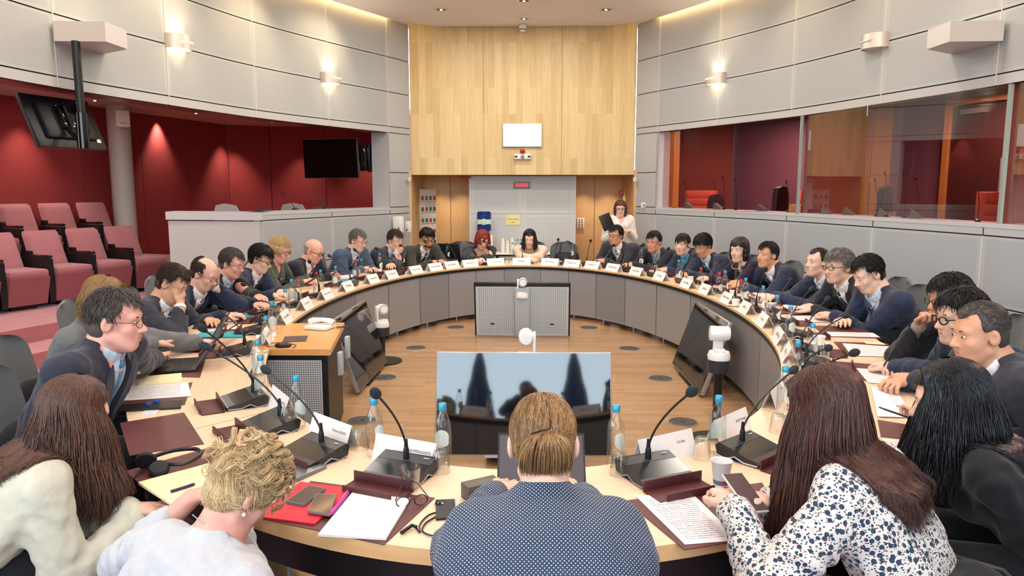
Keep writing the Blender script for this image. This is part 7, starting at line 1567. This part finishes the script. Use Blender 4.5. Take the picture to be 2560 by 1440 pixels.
strands('hair_sweep', [(rs.uniform(-PI, PI), rs.uniform(.6, 2.75), rs.uniform(0, 6.3), rs.uniform(.3, 1.6)) for _ in range(3600)], sweep, 11, .0009 * hs, H_N2, i_['root'], push=CAPS[i_['root'].name], gap=.003)
ring = []
for _ in range(95):
    a_, t_, rad, ph, L_, up_ = rs.uniform(-PI, PI), abs(rs.normal(0, .85)), rs.uniform(.010, .019), rs.uniform(0, 6), rs.uniform(.06, .12), rs.uniform(.5, 1.4)
    for __ in range(18): ring.append((a_ + rs.normal(0, .03), t_ + rs.normal(0, .03), rad * rs.uniform(.88, 1.1), ph + rs.normal(0, .12), L_ * rs.uniform(.95, 1.05), up_))
strands('hair_curls', ring, curl, 14, .0008 * hs, H_N2, i_['root'])
def curl_top(i, q):
    a, r_, ph, z = q; c0 = np.array([.0, -.045, .115]); pts = []
    for u in np.linspace(0, 1, 14): an = a + u * 4.2; rr = .03 + .022 * r_ + .010 * math.sin(u * 11 + ph); pts.append(C + R @ ((c0 + np.array([rr * math.cos(an), rr * math.sin(an) * .9, z * .035 + .012 * math.sin(an * 1.7 + ph)])) * hs))
    return np.array(pts)
strands('hair_topknot', [(rs.uniform(0, 6.3), rs.uniform(0, 1), rs.uniform(0, 6), rs.uniform(-.6, 1)) for _ in range(620)], curl_top, 14, .0011 * hs, H_N2, i_['root'])
mc = mat('claw_clip_pink', '#dcae8c', .3); cl = MB()
for k_ in (-1, 0, 1): cl.tube([g(-.028 + .014 * k_, -.080, .150), g(-.018 + .010 * k_, -.105, .140), g(.004 + .008 * k_, -.112, .118), g(.02 + .006 * k_, -.105, .098)], .0028, 6)
cl.tube([g(-.04, -.085, .140), g(-.015, -.11, .135), g(.005, -.10, .150)], .0035, 6).tube([g(.0, -.115, .105), g(.02, -.11, .10), g(.04, -.10, .112)], .0035, 6).build('claw_clip', mc, i_['root'])
MB().tube([g(-.06, -.02, -.125), g(-.03, -.07, -.118), g(.02, -.075, -.118), g(.06, -.02, -.125)], .0016, 6).build('necklace', mat('necklace_silver', '#c9c4bd', .3, .7), i_['root']); MB().ball(tuple(g(.080, .0, -.048)), .006 * hs, 10).build('earring', mat('pearl_white', '#ece8e2', .2), i_['root'])
# the phone and the pens held in hands
i_ = INFO['N4']; 
def held(name, loc, rot, build, lb, cat):
    r = empty(name, loc, rot=rot); build(r); return tag(r, lb, cat)
def ph_(r): MB().box((0, 0, 0), (.078, .158, .009), r=.004).build('case', mat('phone_case_white', '#d8d2cc', .4), r); MB().box((0, 0, .005), (.072, .150, .0015)).build('display', mat('phone_screen_mirror', '#5a4644', .06, spec=.8), r)
held('smartphone', atz(1862, 1232, TZ + .13), (.45, .10, .40), ph_, 'large smartphone with a white case held by the woman in the leaf-print blouse', 'phone')
def pen_(r): MB().tube([(0, 0, 0), (0, .01, .01), (0, .11, .06), (0, .135, .073)], [.001, .0045, .0045, .003], 8).build('barrel', M_BLACK, r)
hw = lambda k, i: INFO[k]['root'].matrix_basis @ Vector(INFO[k]['hands'][i][2])
held('pen', hw('R2', 0) + Vector((-.06, .0, .0)), (.3, 0, -1.0), pen_, 'dark pen held by the man with thick hair and dark glasses at right', 'pen')
held('pen', hw('N5', 0) + Vector((-.05, .05, .0)), (-.3, 0, .8), pen_, 'short dark pen held by the woman in the black jacket', 'pen')
def ph2_(r): MB().box((0, 0, 0), (.07, .145, .009), r=.003).build('case', M_BLACK, r)
held('smartphone', atz(780, 700, TZ + .09), (.5, 0, -1.2), ph2_, 'black phone held by the blonde woman in the green blouse', 'phone'); held('smartphone', atz(834, 684, TZ + .08), (.5, 0, -1.2), ph2_, 'black phone held by the bald man in the dark suit', 'phone')

# ------------------------------------------------------------------ standing people
WHO['S1'] = 'x'
p = at_depth(1551, 522, 11.75); sp_ = dict(label='standing woman with shoulder-length brown hair, black glasses and white coat holding a tablet', male=False, stand=True, hair=('bob', hair_mat('hair_auburn', '#3a211b', '#5e3a30')), glasses=G_BLK, top={'kind': 'tee', 'm': cloth('coat_white', '#dedbd4')}, vneck=.75, vw=.06, skin='light', s=1.0, hs=1.10, thick=1.2, lean=.0, pitch=.05, yaw=-.2, legs=cloth('dress_white', '#d8d5ce'), hands=[(-.10, .20, 1.12), (.10, .22, 1.06)], hstyle=['hold', 'hold'], pole=[(-.35, -.3, -.9), (.35, -.3, -.9)])
sp_['s'] = 1.02; HI = person('S1', p, PI + .1, sp_); g = HI['g']; MB().tube([g(.06 * math.sin(a), .0 + .075 * math.cos(a), -.15 - .10 * max(0, math.cos(a))) for a in np.linspace(-2.6, 2.6, 17)], .012, 8).build('bead_necklace', mat('beads_dark_red', '#4a1f26', .4), HI['root'])
r = empty('tablet', HI['root'].matrix_basis @ Vector((.26, .24, 1.28)), PI + .3); r.rotation_euler = (.2, .35, PI + .3); MB().box((0, 0, 0), (.19, .012, .25), r=.004).build('cover', M_BLACK, r); tag(r, 'black tablet in the hand of the standing woman in white', 'tablet')
p = Vector((.84, 13.66, 1.50)); person('S2', p, PI / 2 * 1.0 + PI, dict(label='person in a coral jacket standing half hidden behind the white cabin wall', male=False, stand=True, hair=('bob', H_BR), top=J(cloth('jacket_coral', '#d9695a')), skin='fair', s=.98, hs=1.0, hands=[(-.25, .05, .80), (.25, .05, .80)], legs=M_SUITN, lean=0.0))
p = Vector((0.02, -.42, 1.80)); person('S3', p, 0, dict(label='person standing at the camera position, only mirrored in the near screen', male=True, stand=True, hair=('short', H_BR), top=J(M_SUITD), s=1.08, lean=.0, hands=[(-.10, .26, 1.66), (.12, .26, 1.66)], hstyle=['hold', 'hold']))
# ------------------------------------------------------------------ empty grey chairs and the pink seats
for x, y, rz, lb in ((atz(1440, 700, .7).x, 11.25, PI, 'grey conference chair at the empty place with a black bag on its back'),
                     (-.95, 11.35, PI, 'grey conference chair left of the red-haired woman'), (-2.78, 3.35, -1.0, 'large grey chair back at the left edge behind the dark-suited man'), (-2.42, 2.85, -.85, 'grey chair back just above the chestnut-haired woman'), (-2.28, 2.30, -.75, 'grey chair back left of the chestnut-haired woman'),
                     (3.02, 4.9, 1.35, 'grey chair back beside the man raising a fist'), (2.88, 4.35, 1.25, 'nearer grey chair back between two men at right'), (3.05, 3.75, 1.2, 'grey chair back at the right edge behind the large man')):
    CH.put((x, y, 0), rz, lb, 'grey chairs around the oval table')
b = empty('handbag', (atz(1440, 700, .7).x + .05, 11.45, .52)); tag(b, 'black handbag with a strap on the empty chair beside the man below the standing woman', 'bag')
MB().box((0, 0, .14), (.36, .16, .30), r=.05).build('body', mat('bag_black', '#141416', .5), b); MB().tube([(-.12, 0, .28), (-.10, 0, .42), (0, 0, .47), (.10, 0, .42), (.12, 0, .28)], .008, 6).build('strap', M_BLACK, b)
m_pinkf = mat('seat_pink_fabric', '#a3666c', .85, noise=.06, scale=6, bump=.15, bscale=260, sheen=.3); m_pinkd = mat('seat_shell_pink', '#98575f', .8, bump=.1, bscale=260)
def theatre_seat():
    r = empty('theatre_seat'); r['category'] = 'seat'
    # local +Y forward; tufted back
    vs = []; fs = []; nx, nz = 14, 14
    for side in (0, 1):
        for j in range(nz + 1):
            z = j / nz
            for i in range(nx + 1):
                x = -1 + 2 * i / nx; ed = (1 - x ** 6) * (1 - (2 * z - 1) ** 8); tuft = .012 * (abs(math.sin(z * PI * 2.6 + .2)) ** .35 + abs(math.cos(x * PI * .95)) ** .35 * .7) if side else 0
                wz = .245 - .012 * z; cx = 1 if z < .9 else math.sqrt(max(0, 1 - ((z - .9) / .105) ** 2)) * .12 + .88
                vs.append((wz * cx * x, -.16 - .20 * z + (.075 * ed + tuft * ed if side else -.045 * ed), .42 + .50 * z))
    a = (nx + 1) * (nz + 1)
    for j in range(nz):
        for i in range(nx): q = j * (nx + 1) + i; fs.append((q, q + 1, q + nx + 2, q + nx + 1)); fs.append((a + q, a + q + nx + 1, a + q + nx + 2, a + q + 1))
    for i in range(nx): fs.append((i, a + i, a + i + 1, i + 1)); q = nz * (nx + 1) + i; fs.append((q, q + 1, a + q + 1, a + q))
    for j in range(nz): q = j * (nx + 1); fs.append((q, q + nx + 1, a + q + nx + 1, a + q)); q += nx; fs.append((q, a + q, a + q + nx + 1, q + nx + 1))
    MB().add(vs, fs).build('backrest', m_pinkf, r)
    MB().box((0, .10, .44), (.47, .50, .10), r=.03).build('seat', m_pinkf, r)
    MB().add([(-.235, .33, .40), (.235, .33, .40), (.235, .20, .06), (-.235, .20, .06), (-.235, .36, .40), (.235, .36, .40), (.235, .26, .06), (-.235, .26, .06), (-.235, -.1, .06), (.235, -.1, .06), (-.235, -.15, .40), (.235, -.15, .40)], [(4, 5, 6, 7), (6, 7, 8, 9), (4, 7, 8, 10), (5, 6, 9, 11), (4, 5, 11, 10), (8, 9, 11, 10)]).build('front_panel', m_pinkd, r, smooth=False)
    s = 1; MB().prism([(.25, .30), (.32, .30), (.32, -.22), (.25, -.22)], .05, .60).build('side_panel', m_blk, r, smooth=False)
    MB().box((.29, .07, .625), (.07, .48, .035), r=.012).box((.29, -.12, .66), (.05, .10, .05), r=.01).build('armrest', M_BLACKG, r)
    MB().box((0, .02, .03), (.30, .30, .06)).build('pedestal', M_BLACK, r); return Proto(r)
TS = theatre_seat()
fang = math.atan2(FD.y, FD.x) - PI / 2 - sR(6)
base = Vector((-5.95, 9.62, .33)); n_ = 0
for k in range(-3, 3):
    p = base + Vector((RD.x, RD.y, 0)) * (.61 * k - .17); nm = ''
    TS.put((p.x, p.y, .33), fang, 'pink theatre seat in the front row, number %s counted from the grey column end' % ['one', 'two', 'three', 'four', 'five', 'six', 'seven', 'eight'][2 - k], 'pink theatre seats')
for k in range(-2, 3):
    p = base + Vector((RD.x, RD.y, 0)) * (.61 * k + .20) - Vector((FD.x, FD.y, 0)) * .98
    TS.put((p.x, p.y, .66), fang, 'pink theatre seat in the back row, number %s counted from the grey column end' % ['one', 'two', 'three', 'four', 'five', 'six', 'seven', 'eight'][2 - k], 'pink theatre seats')
finish_labels()
